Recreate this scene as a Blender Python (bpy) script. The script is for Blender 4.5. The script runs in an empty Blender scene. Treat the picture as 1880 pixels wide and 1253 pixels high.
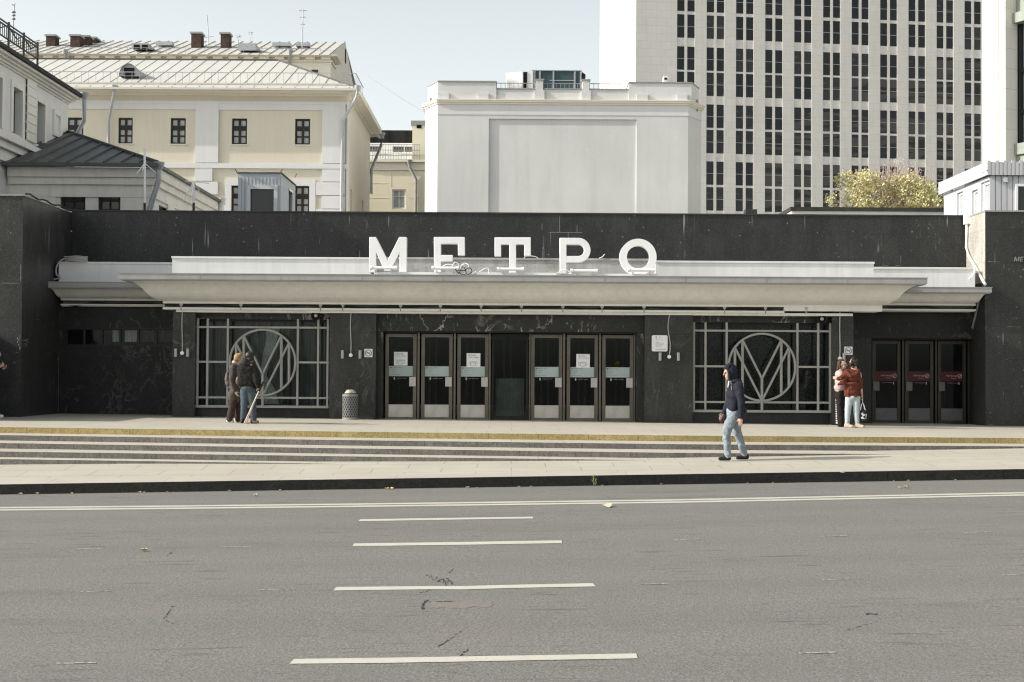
import bpy, bmesh, math, random
from mathutils import Vector, Matrix, noise
random.seed(11)
S = bpy.context.scene
COL = S.collection
PI = math.pi
V = Vector
# ------------------------------------------------------------------ camera model
CAM = V((0, 0, 1.9)); F = 50 / 36 * 1880
TH = math.atan(54.5 / F); RO = 0.006
M3 = Matrix.Rotation(PI / 2 + TH, 3, 'X') @ Matrix.Rotation(RO, 3, 'Z')
def ray(px, py): return M3 @ V(((px - 940) / F, -(py - 626.5) / F, -1))
def P(px, py, D):
    d = ray(px, py); return CAM + d * (D / d.y)
def PP(px, py, p0, n):
    d = ray(px, py); n = V(n); return CAM + d * ((V(p0) - CAM).dot(n) / d.dot(n))
def X(px, D, py=640): return P(px, py, D).x
def Z(py, D, px=940): return P(px, py, D).z
SL = 0.0063
def plat(x): return 0.665 - SL * x
def road(x): return 0.021 * x
def PLAT(px, py, dz=0): return PP(px, py, (0, 0, 0.665 + dz), (SL, 0, 1))
def ROAD(px, py, dz=0): return PP(px, py, (0, 0, dz), (-0.021, 0, 1))
YK = 23.3
def yback(x): return 26.5 + 0.136 * x
def pav(x, y):
    t = min(1, (y - YK) / (yback(x) - YK))
    return (0.155 + 0.021 * x) * (1 - t) + (0.288 + 0.0149 * x) * t
def PAV(px, py):
    z = 0.25
    for i in range(8):
        d = ray(px, py); p = CAM + d * ((z - CAM.z) / d.z); z = pav(p.x, p.y)
    return p
# ------------------------------------------------------------------ mesh builder
class MB:
    def __init__(s): s.v = []; s.f = []; s.m = []; s.mi = 0; s.sm = []; s.smooth = False
    def add(s, vs, fs):
        o = len(s.v); s.v += [V(v) for v in vs]
        for f in fs:
            s.f.append([o + i for i in f]); s.m.append(s.mi); s.sm.append(s.smooth)
        return s
    def poly(s, *p): return s.add(p, [list(range(len(p)))])
    def box(s, x0, x1, y0, y1, z0, z1):
        if x0 > x1: x0, x1 = x1, x0
        if y0 > y1: y0, y1 = y1, y0
        if z0 > z1: z0, z1 = z1, z0
        v = [(x, y, z) for z in (z0, z1) for y in (y0, y1) for x in (x0, x1)]
        return s.add(v, [(0, 2, 3, 1), (4, 5, 7, 6), (0, 1, 5, 4), (2, 6, 7, 3), (0, 4, 6, 2), (1, 3, 7, 5)])
    def hexa(s, a, b, c, d, e, f, g, h):     # front quad a b c d, back quad e f g h
        return s.add([a, b, c, d, e, f, g, h], [(0, 1, 2, 3), (7, 6, 5, 4), (0, 4, 5, 1), (1, 5, 6, 2), (2, 6, 7, 3), (3, 7, 4, 0)])
    def bar(s, p, q, w, d, up=(0, 1, 0)):    # square bar p->q; w across, d along 'up'
        p, q = V(p), V(q); a = (q - p).normalized(); u = V(up); u = (u - a * u.dot(a)).normalized(); r = a.cross(u)
        r *= w / 2; u *= d / 2
        return s.hexa(p - r - u, p + r - u, p + r + u, p - r + u, q - r - u, q + r - u, q + r + u, q - r + u)
    def ext(s, poly, y0, y1):                # xz polygon extruded in y
        n = len(poly)
        s.add([(x, y0, z) for x, z in poly] + [(x, y1, z) for x, z in poly],
              [list(range(n)), list(range(2 * n - 1, n - 1, -1))] + [(i, (i + 1) % n, n + (i + 1) % n, n + i) for i in range(n)])
        return s
    def tube(s, pts, r, n=8, r1=None, caps=True):
        pts = [V(p) for p in pts]; k = len(pts); vs = []; ref = V((0.13, 0.31, 0.94))
        for i, p in enumerate(pts):
            a = (pts[min(i + 1, k - 1)] - pts[max(i - 1, 0)]).normalized()
            u = a.cross(ref)
            if u.length < 1e-3: u = a.cross(V((1, 0, 0)))
            u.normalize(); w = a.cross(u)
            rr = r if r1 is None else r + (r1 - r) * i / (k - 1)
            vs += [p + u * rr * math.cos(2 * PI * j / n) + w * rr * math.sin(2 * PI * j / n) for j in range(n)]
        fs = [(i * n + j, i * n + (j + 1) % n, (i + 1) * n + (j + 1) % n, (i + 1) * n + j) for i in range(k - 1) for j in range(n)]
        o = s.smooth; s.smooth = True; s.add(vs, fs)
        s.smooth = False
        if caps: s.add(vs[:n], [list(range(n))]); s.add(vs[-n:], [list(range(n))])
        s.smooth = o; return s
    def lathe(s, c, prof, n=24):             # prof: (r, z) list, axis z through c
        c = V(c); vs = [c + V((r * math.cos(2 * PI * j / n), r * math.sin(2 * PI * j / n), z)) for r, z in prof for j in range(n)]
        o = s.smooth; s.smooth = True
        s.add(vs, [(i * n + j, i * n + (j + 1) % n, (i + 1) * n + (j + 1) % n, (i + 1) * n + j) for i in range(len(prof) - 1) for j in range(n)])
        s.smooth = o; return s
    def disc(s, c, r, axis='y', n=20):
        c = V(c); f = {'y': lambda a, b: V((a, 0, b)), 'z': lambda a, b: V((a, b, 0)), 'x': lambda a, b: V((0, a, b))}[axis]
        return s.add([c + f(r * math.cos(2 * PI * i / n), r * math.sin(2 * PI * i / n)) for i in range(n)], [list(range(n))])
    def ring(s, c, r, w, d, n=64):           # flat ring in the xz plane, rectangular section
        c = V(c); vs = []
        for i in range(n):
            a = 2 * PI * i / n; e = V((math.cos(a), 0, math.sin(a)))
            vs += [c + e * (r - w / 2) + V((0, -d / 2, 0)), c + e * (r + w / 2) + V((0, -d / 2, 0)), c + e * (r + w / 2) + V((0, d / 2, 0)), c + e * (r - w / 2) + V((0, d / 2, 0))]
        fs = []
        for i in range(n):
            j = (i + 1) % n
            for k in range(4):
                fs.append((i * 4 + k, i * 4 + (k + 1) % 4, j * 4 + (k + 1) % 4, j * 4 + k))
        return s.add(vs, fs)
    def ell(s, c, r, n=14, m=9, rot=None):
        c = V(c); r = V(r) if not isinstance(r, (int, float)) else V((r, r, r)); vs = []
        R = rot or Matrix.Identity(3)
        vs.append(c + R @ V((0, 0, -r.z)))
        for i in range(1, m):
            t = -PI / 2 + PI * i / m
            vs += [c + R @ V((r.x * math.cos(t) * math.cos(2 * PI * j / n), r.y * math.cos(t) * math.sin(2 * PI * j / n), r.z * math.sin(t))) for j in range(n)]
        vs.append(c + R @ V((0, 0, r.z)))
        fs = [(0, 1 + (j + 1) % n, 1 + j) for j in range(n)]
        for i in range(m - 2):
            fs += [(1 + i * n + j, 1 + i * n + (j + 1) % n, 1 + (i + 1) * n + (j + 1) % n, 1 + (i + 1) * n + j) for j in range(n)]
        L = len(vs) - 1; b = 1 + (m - 2) * n
        fs += [(b + j, b + (j + 1) % n, L) for j in range(n)]
        o = s.smooth; s.smooth = True; s.add(vs, fs); s.smooth = o; return s
    def cap(s, p, q, r0, r1, n=12):          # tapered limb with round ends
        p, q = V(p), V(q); d = q - p; L = d.length
        if L < 1e-5: return s.ell(p, r0)
        a = d / L; u = a.orthogonal().normalized(); w = a.cross(u); vs = [p - a * r0]; k = 4; rings = []
        for i in range(1, k + 1):
            t = PI / 2 * (1 - i / k); rings.append((p - a * r0 * math.sin(t), r0 * math.cos(t)))
        for i in range(0, k):
            t = PI / 2 * i / k; rings.append((q + a * r1 * math.sin(t), r1 * math.cos(t)))
        for c, r in rings: vs += [c + u * r * math.cos(2 * PI * j / n) + w * r * math.sin(2 * PI * j / n) for j in range(n)]
        vs.append(q + a * r1); fs = [(0, 1 + (j + 1) % n, 1 + j) for j in range(n)]
        for i in range(len(rings) - 1):
            fs += [(1 + i * n + j, 1 + i * n + (j + 1) % n, 1 + (i + 1) * n + (j + 1) % n, 1 + (i + 1) * n + j) for j in range(n)]
        b = 1 + (len(rings) - 1) * n; e = len(vs) - 1
        fs += [(b + j, b + (j + 1) % n, e) for j in range(n)]
        o = s.smooth; s.smooth = True; s.add(vs, fs); s.smooth = o; return s
    def wall(s, u0, u1, v0, v1, holes, T, rev=0.25):   # sheet with real openings and reveals; T(u, v, inward)
        us = sorted({u0, u1, *[h[0] for h in holes], *[h[1] for h in holes]}); vs = sorted({v0, v1, *[h[2] for h in holes], *[h[3] for h in holes]})
        us = [u for u in us if u0 <= u <= u1]; vs = [v for v in vs if v0 <= v <= v1]
        for j in range(len(vs) - 1):
            run = None; b, t = vs[j], vs[j + 1]; vm = (b + t) / 2
            for i in range(len(us)):
                solid = i < len(us) - 1 and not any(h[0] < (us[i] + us[i + 1]) / 2 < h[1] and h[2] < vm < h[3] for h in holes)
                if solid and run is None: run = us[i]
                if not solid and run is not None:
                    s.poly(T(run, b, 0), T(us[i], b, 0), T(us[i], t, 0), T(run, t, 0)); run = None
        for a, c, b, t in holes:
            for (x, y), (z, w) in (((a, b), (c, b)), ((c, b), (c, t)), ((c, t), (a, t)), ((a, t), (a, b))):
                s.poly(T(x, y, 0), T(z, w, 0), T(z, w, rev), T(x, y, rev))
        return s
WORLD = {}
def finish(o, parent, loc):
    COL.objects.link(o)
    if parent is not None: o.parent = parent; o.location = loc - WORLD[parent]
    else: o.location = loc
    WORLD[o] = loc.copy()
def add(name, mb, mats, parent=None, loc=None, recalc=True):
    if not isinstance(mats, (list, tuple)): mats = [mats]
    if loc is None:
        if parent is not None: loc = WORLD[parent]
        else:
            xs = [v.x for v in mb.v]; ys = [v.y for v in mb.v]; zs = [v.z for v in mb.v]
            loc = V(((min(xs) + max(xs)) / 2, (min(ys) + max(ys)) / 2, min(zs)))
    loc = V(loc)
    me = bpy.data.meshes.new(name); me.from_pydata([v - loc for v in mb.v], [], mb.f)
    for m in mats: me.materials.append(m)
    me.polygons.foreach_set('material_index', mb.m); me.polygons.foreach_set('use_smooth', mb.sm)
    if recalc:
        bm = bmesh.new(); bm.from_mesh(me); bmesh.ops.recalc_face_normals(bm, faces=bm.faces); bm.to_mesh(me); bm.free()
    o = bpy.data.objects.new(name, me); finish(o, parent, loc); return o
def addsplit(name, mb, mats, parent=None):      # one object for each separate piece
    par = list(range(len(mb.v)))
    def fnd(i):
        while par[i] != i: par[i] = par[par[i]]; i = par[i]
        return i
    for f in mb.f:
        for i in f[1:]: par[fnd(i)] = fnd(f[0])
    grp = {}
    for f, mi, sm in zip(mb.f, mb.m, mb.sm): grp.setdefault(fnd(f[0]), []).append((f, mi, sm))
    for fs in grp.values():
        q = MB(); ids = sorted({i for f, _, _ in fs for i in f}); k = {i: j for j, i in enumerate(ids)}; q.v = [mb.v[i] for i in ids]
        for f, mi, sm in fs: q.f.append([k[i] for i in f]); q.m.append(mi); q.sm.append(sm)
        c = sum(q.v, V()) / len(q.v); c.z = min(v.z for v in q.v); add(name, q, mats, parent, c)
def tag(o, label, cat, group=None):
    o['label'] = label; o['category'] = cat
    if group: o['group'] = group
    return o
def kind(o, k='structure'): o['kind'] = k; return o
def root(name, loc, label, cat, group=None):
    o = bpy.data.objects.new(name, None); o.empty_display_size = 0.2; finish(o, None, V(loc)); return tag(o, label, cat, group)
def dup(o, loc, parent=None, rot=None):
    c = o.copy(); COL.objects.link(c); loc = V(loc)
    if parent is not None: c.parent = parent; c.location = loc - WORLD[parent]
    else: c.location = loc
    if rot is not None: c.rotation_euler = rot
    WORLD[c] = loc
    for ch in [k for k in WORLD if k.parent == o]:
        g = dup(ch, loc + (WORLD[ch] - WORLD[o]), c)
    return c
FONT = None
def text_mesh(mb, txt, T, size, align='LEFT', ext=0.0, shear=0):
    cu = bpy.data.curves.new('lettering', 'FONT'); cu.body = txt; cu.size = size; cu.align_x = align; cu.extrude = ext; cu.shear = shear; cu.resolution_u = 3
    ob = bpy.data.objects.new('lettering', cu); COL.objects.link(ob)
    dg = bpy.context.evaluated_depsgraph_get(); me = bpy.data.meshes.new_from_object(ob.evaluated_get(dg))
    mb.add([T(v.co.x, v.co.y, v.co.z) for v in me.vertices], [list(p.vertices) for p in me.polygons])
    bpy.data.objects.remove(ob); bpy.data.curves.remove(cu); bpy.data.meshes.remove(me)
# ------------------------------------------------------------------ materials
def lin(c):
    c = c / 255; return c / 12.92 if c <= 0.04045 else ((c + 0.055) / 1.055) ** 2.4
def C(*rgb): return (rgb[0], rgb[1], rgb[2], 1)
class NT:
    def __init__(s, name):
        s.mat = bpy.data.materials.new(name); s.mat.use_nodes = True; s.nt = s.mat.node_tree
        s.b = s.nt.nodes['Principled BSDF']; s.tc = s.n('ShaderNodeTexCoord'); s.obj = s.tc.outputs['Object']
    def n(s, t, **kw):
        x = s.nt.nodes.new(t)
        for k, v in kw.items(): setattr(x, k, v)
        return x
    def l(s, a, b): s.nt.links.new(a, b)
    def put(s, sock, v):
        if hasattr(v, 'is_output'): s.l(v, sock)
        else: sock.default_value = v
    def map(s, scale=(1, 1, 1), loc=(0, 0, 0), src=None):
        m = s.n('ShaderNodeMapping'); m.inputs['Scale'].default_value = scale; m.inputs['Location'].default_value = loc
        s.l(src or s.obj, m.inputs['Vector']); return m.outputs[0]
    def noise(s, scale, detail=4, rough=0.6, vec=None, dist=0):
        x = s.n('ShaderNodeTexNoise'); x.inputs['Scale'].default_value = scale; x.inputs['Detail'].default_value = detail
        x.inputs['Roughness'].default_value = rough; x.inputs['Distortion'].default_value = dist
        s.l(vec or s.obj, x.inputs['Vector']); return x.outputs['Fac']
    def ramp(s, fac, a, b, c0=(0, 0, 0, 1), c1=(1, 1, 1, 1)):
        r = s.n('ShaderNodeValToRGB'); r.color_ramp.elements[0].position = a; r.color_ramp.elements[1].position = b
        r.color_ramp.elements[0].color = c0; r.color_ramp.elements[1].color = c1; s.l(fac, r.inputs[0]); return r.outputs[0]
    def mix(s, fac, a, b, mode='MIX'):
        m = s.n('ShaderNodeMix', data_type='RGBA', blend_type=mode); m.clamp_factor = True
        s.put(m.inputs[0], fac); s.put(m.inputs[6], a); s.put(m.inputs[7], b); return m.outputs[2]
    def math(s, op, a, b=0.0):
        m = s.n('ShaderNodeMath', operation=op); s.put(m.inputs[0], a); s.put(m.inputs[1], b); return m.outputs[0]
    def bump(s, h, strength=0.3, dist=0.01):
        b = s.n('ShaderNodeBump'); b.inputs['Strength'].default_value = strength; b.inputs['Distance'].default_value = dist
        s.l(h, b.inputs['Height']); s.l(b.outputs[0], s.b.inputs['Normal'])
    def wallvec(s, k=1):                      # (x + y, z) for upright walls
        sx = s.n('ShaderNodeSeparateXYZ'); s.l(s.obj, sx.inputs[0]); c = s.n('ShaderNodeCombineXYZ')
        s.l(s.math('ADD', sx.outputs[0], sx.outputs[1]), c.inputs[0]); s.l(sx.outputs[2], c.inputs[1]); return c.outputs[0]
    def brick(s, w, h, mortar=0.006, vec=None, off=0.5, bias=0.0):
        b = s.n('ShaderNodeTexBrick'); b.offset = off; b.inputs['Scale'].default_value = 1; b.inputs['Brick Width'].default_value = w
        b.inputs['Row Height'].default_value = h; b.inputs['Mortar Size'].default_value = mortar; b.inputs['Mortar Smooth'].default_value = 0.1
        b.inputs['Color1'].default_value = (0, 0, 0, 1); b.inputs['Color2'].default_value = (1, 1, 1, 1); b.inputs['Mortar'].default_value = (0.5, 0.5, 0.5, 1)
        s.l(vec or s.wallvec(), b.inputs['Vector']); return b.outputs['Color'], b.outputs['Fac']
    def out(s, col=None, rough=None, spec=0.3, metal=0.0):
        if col is not None: s.put(s.b.inputs['Base Color'], col)
        if rough is not None: s.put(s.b.inputs['Roughness'], rough)
        s.b.inputs['Specular IOR Level'].default_value = spec; s.b.inputs['Metallic'].default_value = metal
        return s.mat
def sc(c, k): return C(min(1, c[0] * k), min(1, c[1] * k), min(1, c[2] * k))
def plain(name, col, rough=0.6, spec=0.3, metal=0.0, var=0.15, scale=2.0, bump=0.0, bscale=60.0, streak=0.0, dirt=0.0):
    t = NT(name); col = C(*col)
    c = t.mix(t.ramp(t.noise(scale, 6, 0.65), 0.3, 0.7), sc(col, 1 - var), sc(col, 1 + var * 0.6))
    c = t.mix(0.25, c, t.mix(t.noise(scale * 14, 3), sc(col, 1 - var), sc(col, 1 + var)))
    if streak:
        k = t.ramp(t.noise(1.0, 5, 0.7, t.map((5, 5, 0.35))), 0.45, 0.8); c = t.mix(t.math('MULTIPLY', k, streak), c, sc(col, 0.45))
    if dirt:
        k = t.ramp(t.noise(0.8, 8, 0.75), 0.5, 0.75); c = t.mix(t.math('MULTIPLY', k, dirt), c, C(0.07, 0.065, 0.055))
    if bump: t.bump(t.noise(bscale, 4), bump, 0.01)
    r = t.math('ADD', t.math('MULTIPLY', t.noise(scale * 3, 3), 0.2), rough - 0.1)
    return t.out(c, r, spec, metal)
def granite(name, base, slab=(0.5, 0.8), speck=0.5, streak=0.6, rough=0.4, spec=0.3, joint=0.5, vein=0.0):
    t = NT(name); base = C(*base); wv = t.wallvec()
    bc, bf = t.brick(slab[0], slab[1], 0.005, wv)
    c = t.mix(bc, sc(base, 0.78), sc(base, 1.18))
    c = t.mix(t.ramp(t.noise(0.35, 5), 0.35, 0.7), sc(base, 0.7), c); c = t.mix(t.math('MULTIPLY', t.ramp(t.noise(1.2, 5, 0.7, t.map((1.6, 1.6, 0.7))), 0.45, 0.75), 0.55), c, sc(base, 1.9))
    g = t.noise(26, 3, 0.75); c = t.mix(t.math('MULTIPLY', t.ramp(g, 0.5, 0.72), 0.55), c, sc(base, 2.8)); g2 = t.noise(34, 2, 0.7, t.map((1, 1, 1), (5, 5, 5))); c = t.mix(t.math('MULTIPLY', t.ramp(g2, 0.55, 0.72), 0.6), c, sc(base, 0.35))
    vo = t.n('ShaderNodeTexVoronoi'); vo.inputs['Scale'].default_value = 5.5; t.l(t.obj, vo.inputs['Vector'])
    dots = t.math('MULTIPLY', t.ramp(vo.outputs['Distance'], 0.06, 0.12, (1, 1, 1, 1), (0, 0, 0, 1)), t.ramp(t.noise(2.2, 2), 0.45, 0.6))
    c = t.mix(t.math('MULTIPLY', dots, speck), c, C(0.33, 0.32, 0.3))
    if vein:
        n = t.noise(1.1, 8, 0.62, t.map((1.0, 1.0, 0.55), src=t.map((1, 1, 1), (3, 1, 2))), 1.6)
        k = t.ramp(t.math('ABSOLUTE', t.math('SUBTRACT', n, 0.5)), 0.0, 0.022, (1, 1, 1, 1), (0, 0, 0, 1))
        k = t.math('MULTIPLY', k, t.ramp(t.noise(0.9, 3), 0.48, 0.62)); c = t.mix(t.math('MULTIPLY', k, vein), c, C(0.42, 0.4, 0.36))
        k2 = t.ramp(t.noise(2.3, 6, 0.7, t.map((1.6, 1.6, 0.6)), 2.2), 0.62, 0.66); c = t.mix(t.math('MULTIPLY', k2, vein * 0.8), c, C(0.4, 0.37, 0.32))
    c = t.mix(t.math('MULTIPLY', bf, joint), c, sc(base, 0.35))
    if streak:   # lime runs bleeding from some joints
        k = t.ramp(t.noise(1.0, 2, 0.4, t.map((15, 15, 0.6))), 0.69, 0.75)
        k = t.math('MULTIPLY', k, t.ramp(t.noise(0.8, 2), 0.5, 0.6)); c = t.mix(t.math('MULTIPLY', k, streak), c, C(0.4, 0.39, 0.37))
        k = t.math('MULTIPLY', bf, t.ramp(t.noise(1.3, 3), 0.6, 0.66)); c = t.mix(t.math('MULTIPLY', k, streak), c, C(0.36, 0.35, 0.33))
    t.bump(t.math('SUBTRACT', t.noise(50, 3), t.math('MULTIPLY', bf, 2)), 0.08, 0.004)
    return t.out(c, t.math('ADD', rough - 0.1, t.math('MULTIPLY', t.noise(5, 4), 0.25)), spec)
MT = {}
MT['granite_dark'] = granite('dark_granite', (0.035, 0.0355, 0.0345), (0.46, 0.82), 0.8, 0.75)
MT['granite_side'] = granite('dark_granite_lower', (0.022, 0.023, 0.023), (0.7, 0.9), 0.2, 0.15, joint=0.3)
MT['granite_pier'] = granite('grey_granite', (0.038, 0.039, 0.037), (1.9, 1.1), 0.1, 0.0, 0.5, 0.25, 0.6, vein=0.18)
MT['marble'] = granite('veined_dark_marble', (0.024, 0.024, 0.022), (1.6, 0.62), 0.1, 0.0, 0.35, 0.3, 0.35, vein=0.95)
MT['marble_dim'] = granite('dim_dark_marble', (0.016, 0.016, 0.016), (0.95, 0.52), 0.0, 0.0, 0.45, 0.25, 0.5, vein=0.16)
t = NT('patched_whitewash'); c = t.mix(t.ramp(t.noise(0.22, 7, 0.6), 0.35, 0.65), C(0.62, 0.62, 0.615), C(0.73, 0.73, 0.722)); c = t.mix(t.math('MULTIPLY', t.ramp(t.noise(1.0, 5, 0.7, t.map((1.4, 1.4, 0.18))), 0.45, 0.7), 0.4), c, C(0.52, 0.51, 0.49))
c = t.mix(t.math('MULTIPLY', t.ramp(t.noise(2.0, 6, 0.7), 0.62, 0.68), 0.3), c, C(0.82, 0.82, 0.81)); bc, bf = t.brick(3.1, 1.35, 0.02); c = t.mix(t.math('MULTIPLY', bc, 0.12), c, C(0.58, 0.58, 0.57)); t.bump(t.noise(3, 6), 0.05, 0.01); MT['white_wall'] = t.out(c, 0.85, 0.15)
MT['bronze_shaded'] = plain('shaded_bronze', (0.055, 0.05, 0.04), 0.45, 0.35, 0.6, var=0.3, scale=5)  # bronze darkened in colour to stand for the shade of the right bay
MT['steel_shaded'] = plain('shaded_steel', (0.13, 0.13, 0.13), 0.45, 0.3, 0.5, var=0.25, scale=4)  # steel darkened the same way for the shaded right bay doors
MT['recess'] = plain('shaded_recess', (0.14, 0.13, 0.12), 0.8, 0.15, var=0.4, scale=3)  # recess backs coloured dark in place of shade under the canopy
MT['sunlit_side'] = granite('painted_sunlight_granite', (0.42, 0.4, 0.35), (0.46, 0.82), 0.0, 0.3)  # granite recoloured pale to stand for sunlight on the right block's side
MT['upstand'] = plain('white_painted_upstand', (0.78, 0.78, 0.77), 0.7, 0.2, var=0.08, scale=2, streak=0.25, bump=0.1)
MT['upstand_dirty'] = plain('peeling_white_upstand', (0.55, 0.54, 0.52), 0.8, 0.2, var=0.25, scale=3, streak=0.5, dirt=0.6, bump=0.2)
MT['cove'] = plain('cream_painted_cove', (0.74, 0.735, 0.7), 0.7, 0.25, var=0.1, scale=0.8, streak=0.28)
MT['fascia'] = plain('grey_sheet_metal', (0.33, 0.33, 0.325), 0.5, 0.4, var=0.15, scale=1.5, streak=0.3)
MT['bitumen'] = plain('dark_roofing_felt', (0.06, 0.06, 0.06), 0.9, 0.2, var=0.4, scale=2)
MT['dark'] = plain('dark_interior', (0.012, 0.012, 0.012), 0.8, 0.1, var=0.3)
MT['black'] = plain('black_rubber', (0.014, 0.014, 0.014), 0.6, 0.3, var=0.3, scale=6)
MT['white'] = plain('white_enamel', (0.85, 0.85, 0.85), 0.45, 0.4, var=0.04, scale=3)
MT['letter'] = plain('white_painted_letter', (0.84, 0.84, 0.85), 0.55, 0.3, var=0.05, scale=2, streak=0.05)
MT['bronze'] = plain('aged_bronze', (0.15, 0.135, 0.112), 0.38, 0.4, 0.75, var=0.3, scale=5, streak=0.2)
MT['steel'] = plain('brushed_steel', (0.5, 0.48, 0.45), 0.35, 0.4, 0.85, var=0.25, scale=4, streak=0.25)
MT['grille'] = plain('grey_painted_iron', (0.33, 0.33, 0.31), 0.5, 0.35, 0.0, var=0.15, scale=5)
MT['sticker'] = plain('pale_blue_film', (0.38, 0.45, 0.45), 0.5, 0.3, var=0.05)
MT['red_film'] = plain('dark_red_film', (0.075, 0.008, 0.01), 0.5, 0.3, var=0.1)  # red deepened to carry the shade of the right bay
MT['paper'] = plain('white_paper', (0.78, 0.78, 0.79), 0.7, 0.2, var=0.02)
MT['ink'] = plain('black_ink', (0.03, 0.03, 0.035), 0.7, 0.2, var=0.1)
MT['ink_grey'] = plain('grey_ink', (0.14, 0.15, 0.16), 0.7, 0.2, var=0.1)
MT['yellow_film'] = plain('ochre_film', (0.55, 0.4, 0.16), 0.5, 0.3, var=0.08)
MT['plastic_grey'] = plain('grey_plastic', (0.4, 0.4, 0.39), 0.5, 0.35, var=0.1)
MT['zinc'] = plain('galvanised_steel', (0.42, 0.44, 0.46), 0.45, 0.4, 0.3, var=0.2, scale=4, streak=0.2)
MT['dark_roof'] = plain('dark_grey_roof_sheet', (0.095, 0.103, 0.105), 0.5, 0.4, 0.0, var=0.25, scale=1.2, streak=0.3)
MT['pale_roof'] = plain('pale_painted_roof_sheet', (0.62, 0.61, 0.58), 0.5, 0.35, 0.0, var=0.1, scale=0.7, streak=0.1)
MT['seam'] = plain('dark_roof_seam', (0.08, 0.08, 0.075), 0.6, 0.3, var=0.1)
MT['cream'] = plain('cream_stucco', (0.66, 0.615, 0.515), 0.85, 0.15, var=0.06, scale=0.4, streak=0.12, bump=0.03)
MT['cream_pale'] = plain('pale_cream_stucco', (0.8, 0.755, 0.66), 0.85, 0.15, var=0.06, scale=0.4, streak=0.08)
MT['white_trim'] = plain('white_stucco_trim', (0.69, 0.69, 0.7), 0.85, 0.15, var=0.05, scale=0.6, streak=0.1)
MT['grey_stucco'] = plain('pale_grey_stucco', (0.8, 0.79, 0.77), 0.85, 0.15, var=0.08, scale=0.5, streak=0.2, bump=0.1)
MT['grey_stucco_trim'] = plain('weathered_stucco_trim', (0.86, 0.83, 0.77), 0.85, 0.15, var=0.12, scale=0.8, streak=0.3)
MT['brown_frame'] = plain('dark_brown_window_frame', (0.035, 0.028, 0.022), 0.6, 0.3, var=0.2)
MT['pane_pale'] = plain('pane_with_pale_curtain', (0.42, 0.45, 0.46), 0.15, 0.5, var=0.25, scale=2.5)
MT['pane_dark'] = plain('dark_window_glass', (0.018, 0.019, 0.02), 0.08, 0.5, var=0.5, scale=1.5)
MT['brick_red'] = plain('old_red_brick', (0.09, 0.065, 0.055), 0.9, 0.1, var=0.6, scale=6, bump=0.3)
MT['iron'] = plain('black_wrought_iron', (0.02, 0.02, 0.022), 0.5, 0.4, var=0.2)
MT['hut_metal'] = plain('grey_blue_corrugated_sheet', (0.55, 0.58, 0.62), 0.55, 0.3, 0.0, var=0.1, scale=1.2, streak=0.25)
MT['cabin_metal'] = plain('pale_grey_cladding', (0.55, 0.56, 0.58), 0.55, 0.3, 0.0, var=0.08, scale=1.2, streak=0.15)
MT['ahu'] = plain('teal_machine_panel', (0.045, 0.085, 0.1), 0.5, 0.35, var=0.15)
MT['panel_green'] = plain('bronze_green_panel', (0.3, 0.33, 0.29), 0.5, 0.35, var=0.2, scale=1.5, streak=0.2)
MT['limestone'] = None
t = NT('limestone_slabs'); wv = t.wallvec(); bc, bf = t.brick(1.5, 1.0, 0.02, wv)
c = t.mix(bc, C(0.82, 0.785, 0.73), C(0.88, 0.85, 0.8)); c = t.mix(t.ramp(t.noise(0.12, 5), 0.3, 0.7), c, C(0.8, 0.765, 0.715))
c = t.mix(t.math('MULTIPLY', t.ramp(t.noise(0.5, 5, 0.7, t.map((2, 2, 0.25))), 0.5, 0.8), 0.25), c, C(0.5, 0.47, 0.42))
c = t.mix(t.math('MULTIPLY', bf, 0.4), c, C(0.5, 0.47, 0.42)); MT['limestone'] = t.out(c, 0.85, 0.15)
t = NT('stained_limestone_spandrel'); c = t.mix(t.ramp(t.noise(1.2, 6, 0.7), 0.4, 0.7), C(0.86, 0.83, 0.79), C(0.66, 0.63, 0.58)); MT['spandrel'] = t.out(c, 0.9, 0.1)
# tower glass: each pane its own tone (blinds drawn or not)
t = NT('tower_window_glass'); oi = t.n('ShaderNodeObjectInfo'); rnd = oi.outputs['Random']
c = t.mix(t.ramp(rnd, 0.55, 1.0), C(0.009, 0.011, 0.013), C(0.035, 0.035, 0.034))
c = t.mix(t.math('MULTIPLY', t.ramp(t.noise(0.7, 3, 0.5, t.map((1.0, 1.0, 2.2))), 0.55, 0.6), t.ramp(rnd, 0.6, 0.75)), c, C(0.07, 0.066, 0.06)); MT['tower_glass'] = t.out(c, 0.06, 0.35)
t = NT('painted_reflection_tower_glass'); wv2 = t.n('ShaderNodeTexNoise'); wv2.inputs['Scale'].default_value = 0.22; wv2.inputs['Detail'].default_value = 3; wv2.inputs['Distortion'].default_value = 1.5  # reflections of neighbouring buildings painted as lighter bands in the glass colour
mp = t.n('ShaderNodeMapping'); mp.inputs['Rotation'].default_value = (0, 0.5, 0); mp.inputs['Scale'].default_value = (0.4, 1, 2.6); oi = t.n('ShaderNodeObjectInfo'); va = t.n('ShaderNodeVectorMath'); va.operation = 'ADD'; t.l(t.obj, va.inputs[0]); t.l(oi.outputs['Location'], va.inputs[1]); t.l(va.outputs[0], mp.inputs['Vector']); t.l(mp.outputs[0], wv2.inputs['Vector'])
c = t.mix(t.ramp(wv2.outputs['Fac'], 0.46, 0.52), C(0.012, 0.013, 0.014), C(0.075, 0.068, 0.06)); MT['tower_glass_reflections'] = t.out(c, 0.06, 0.35)
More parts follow.
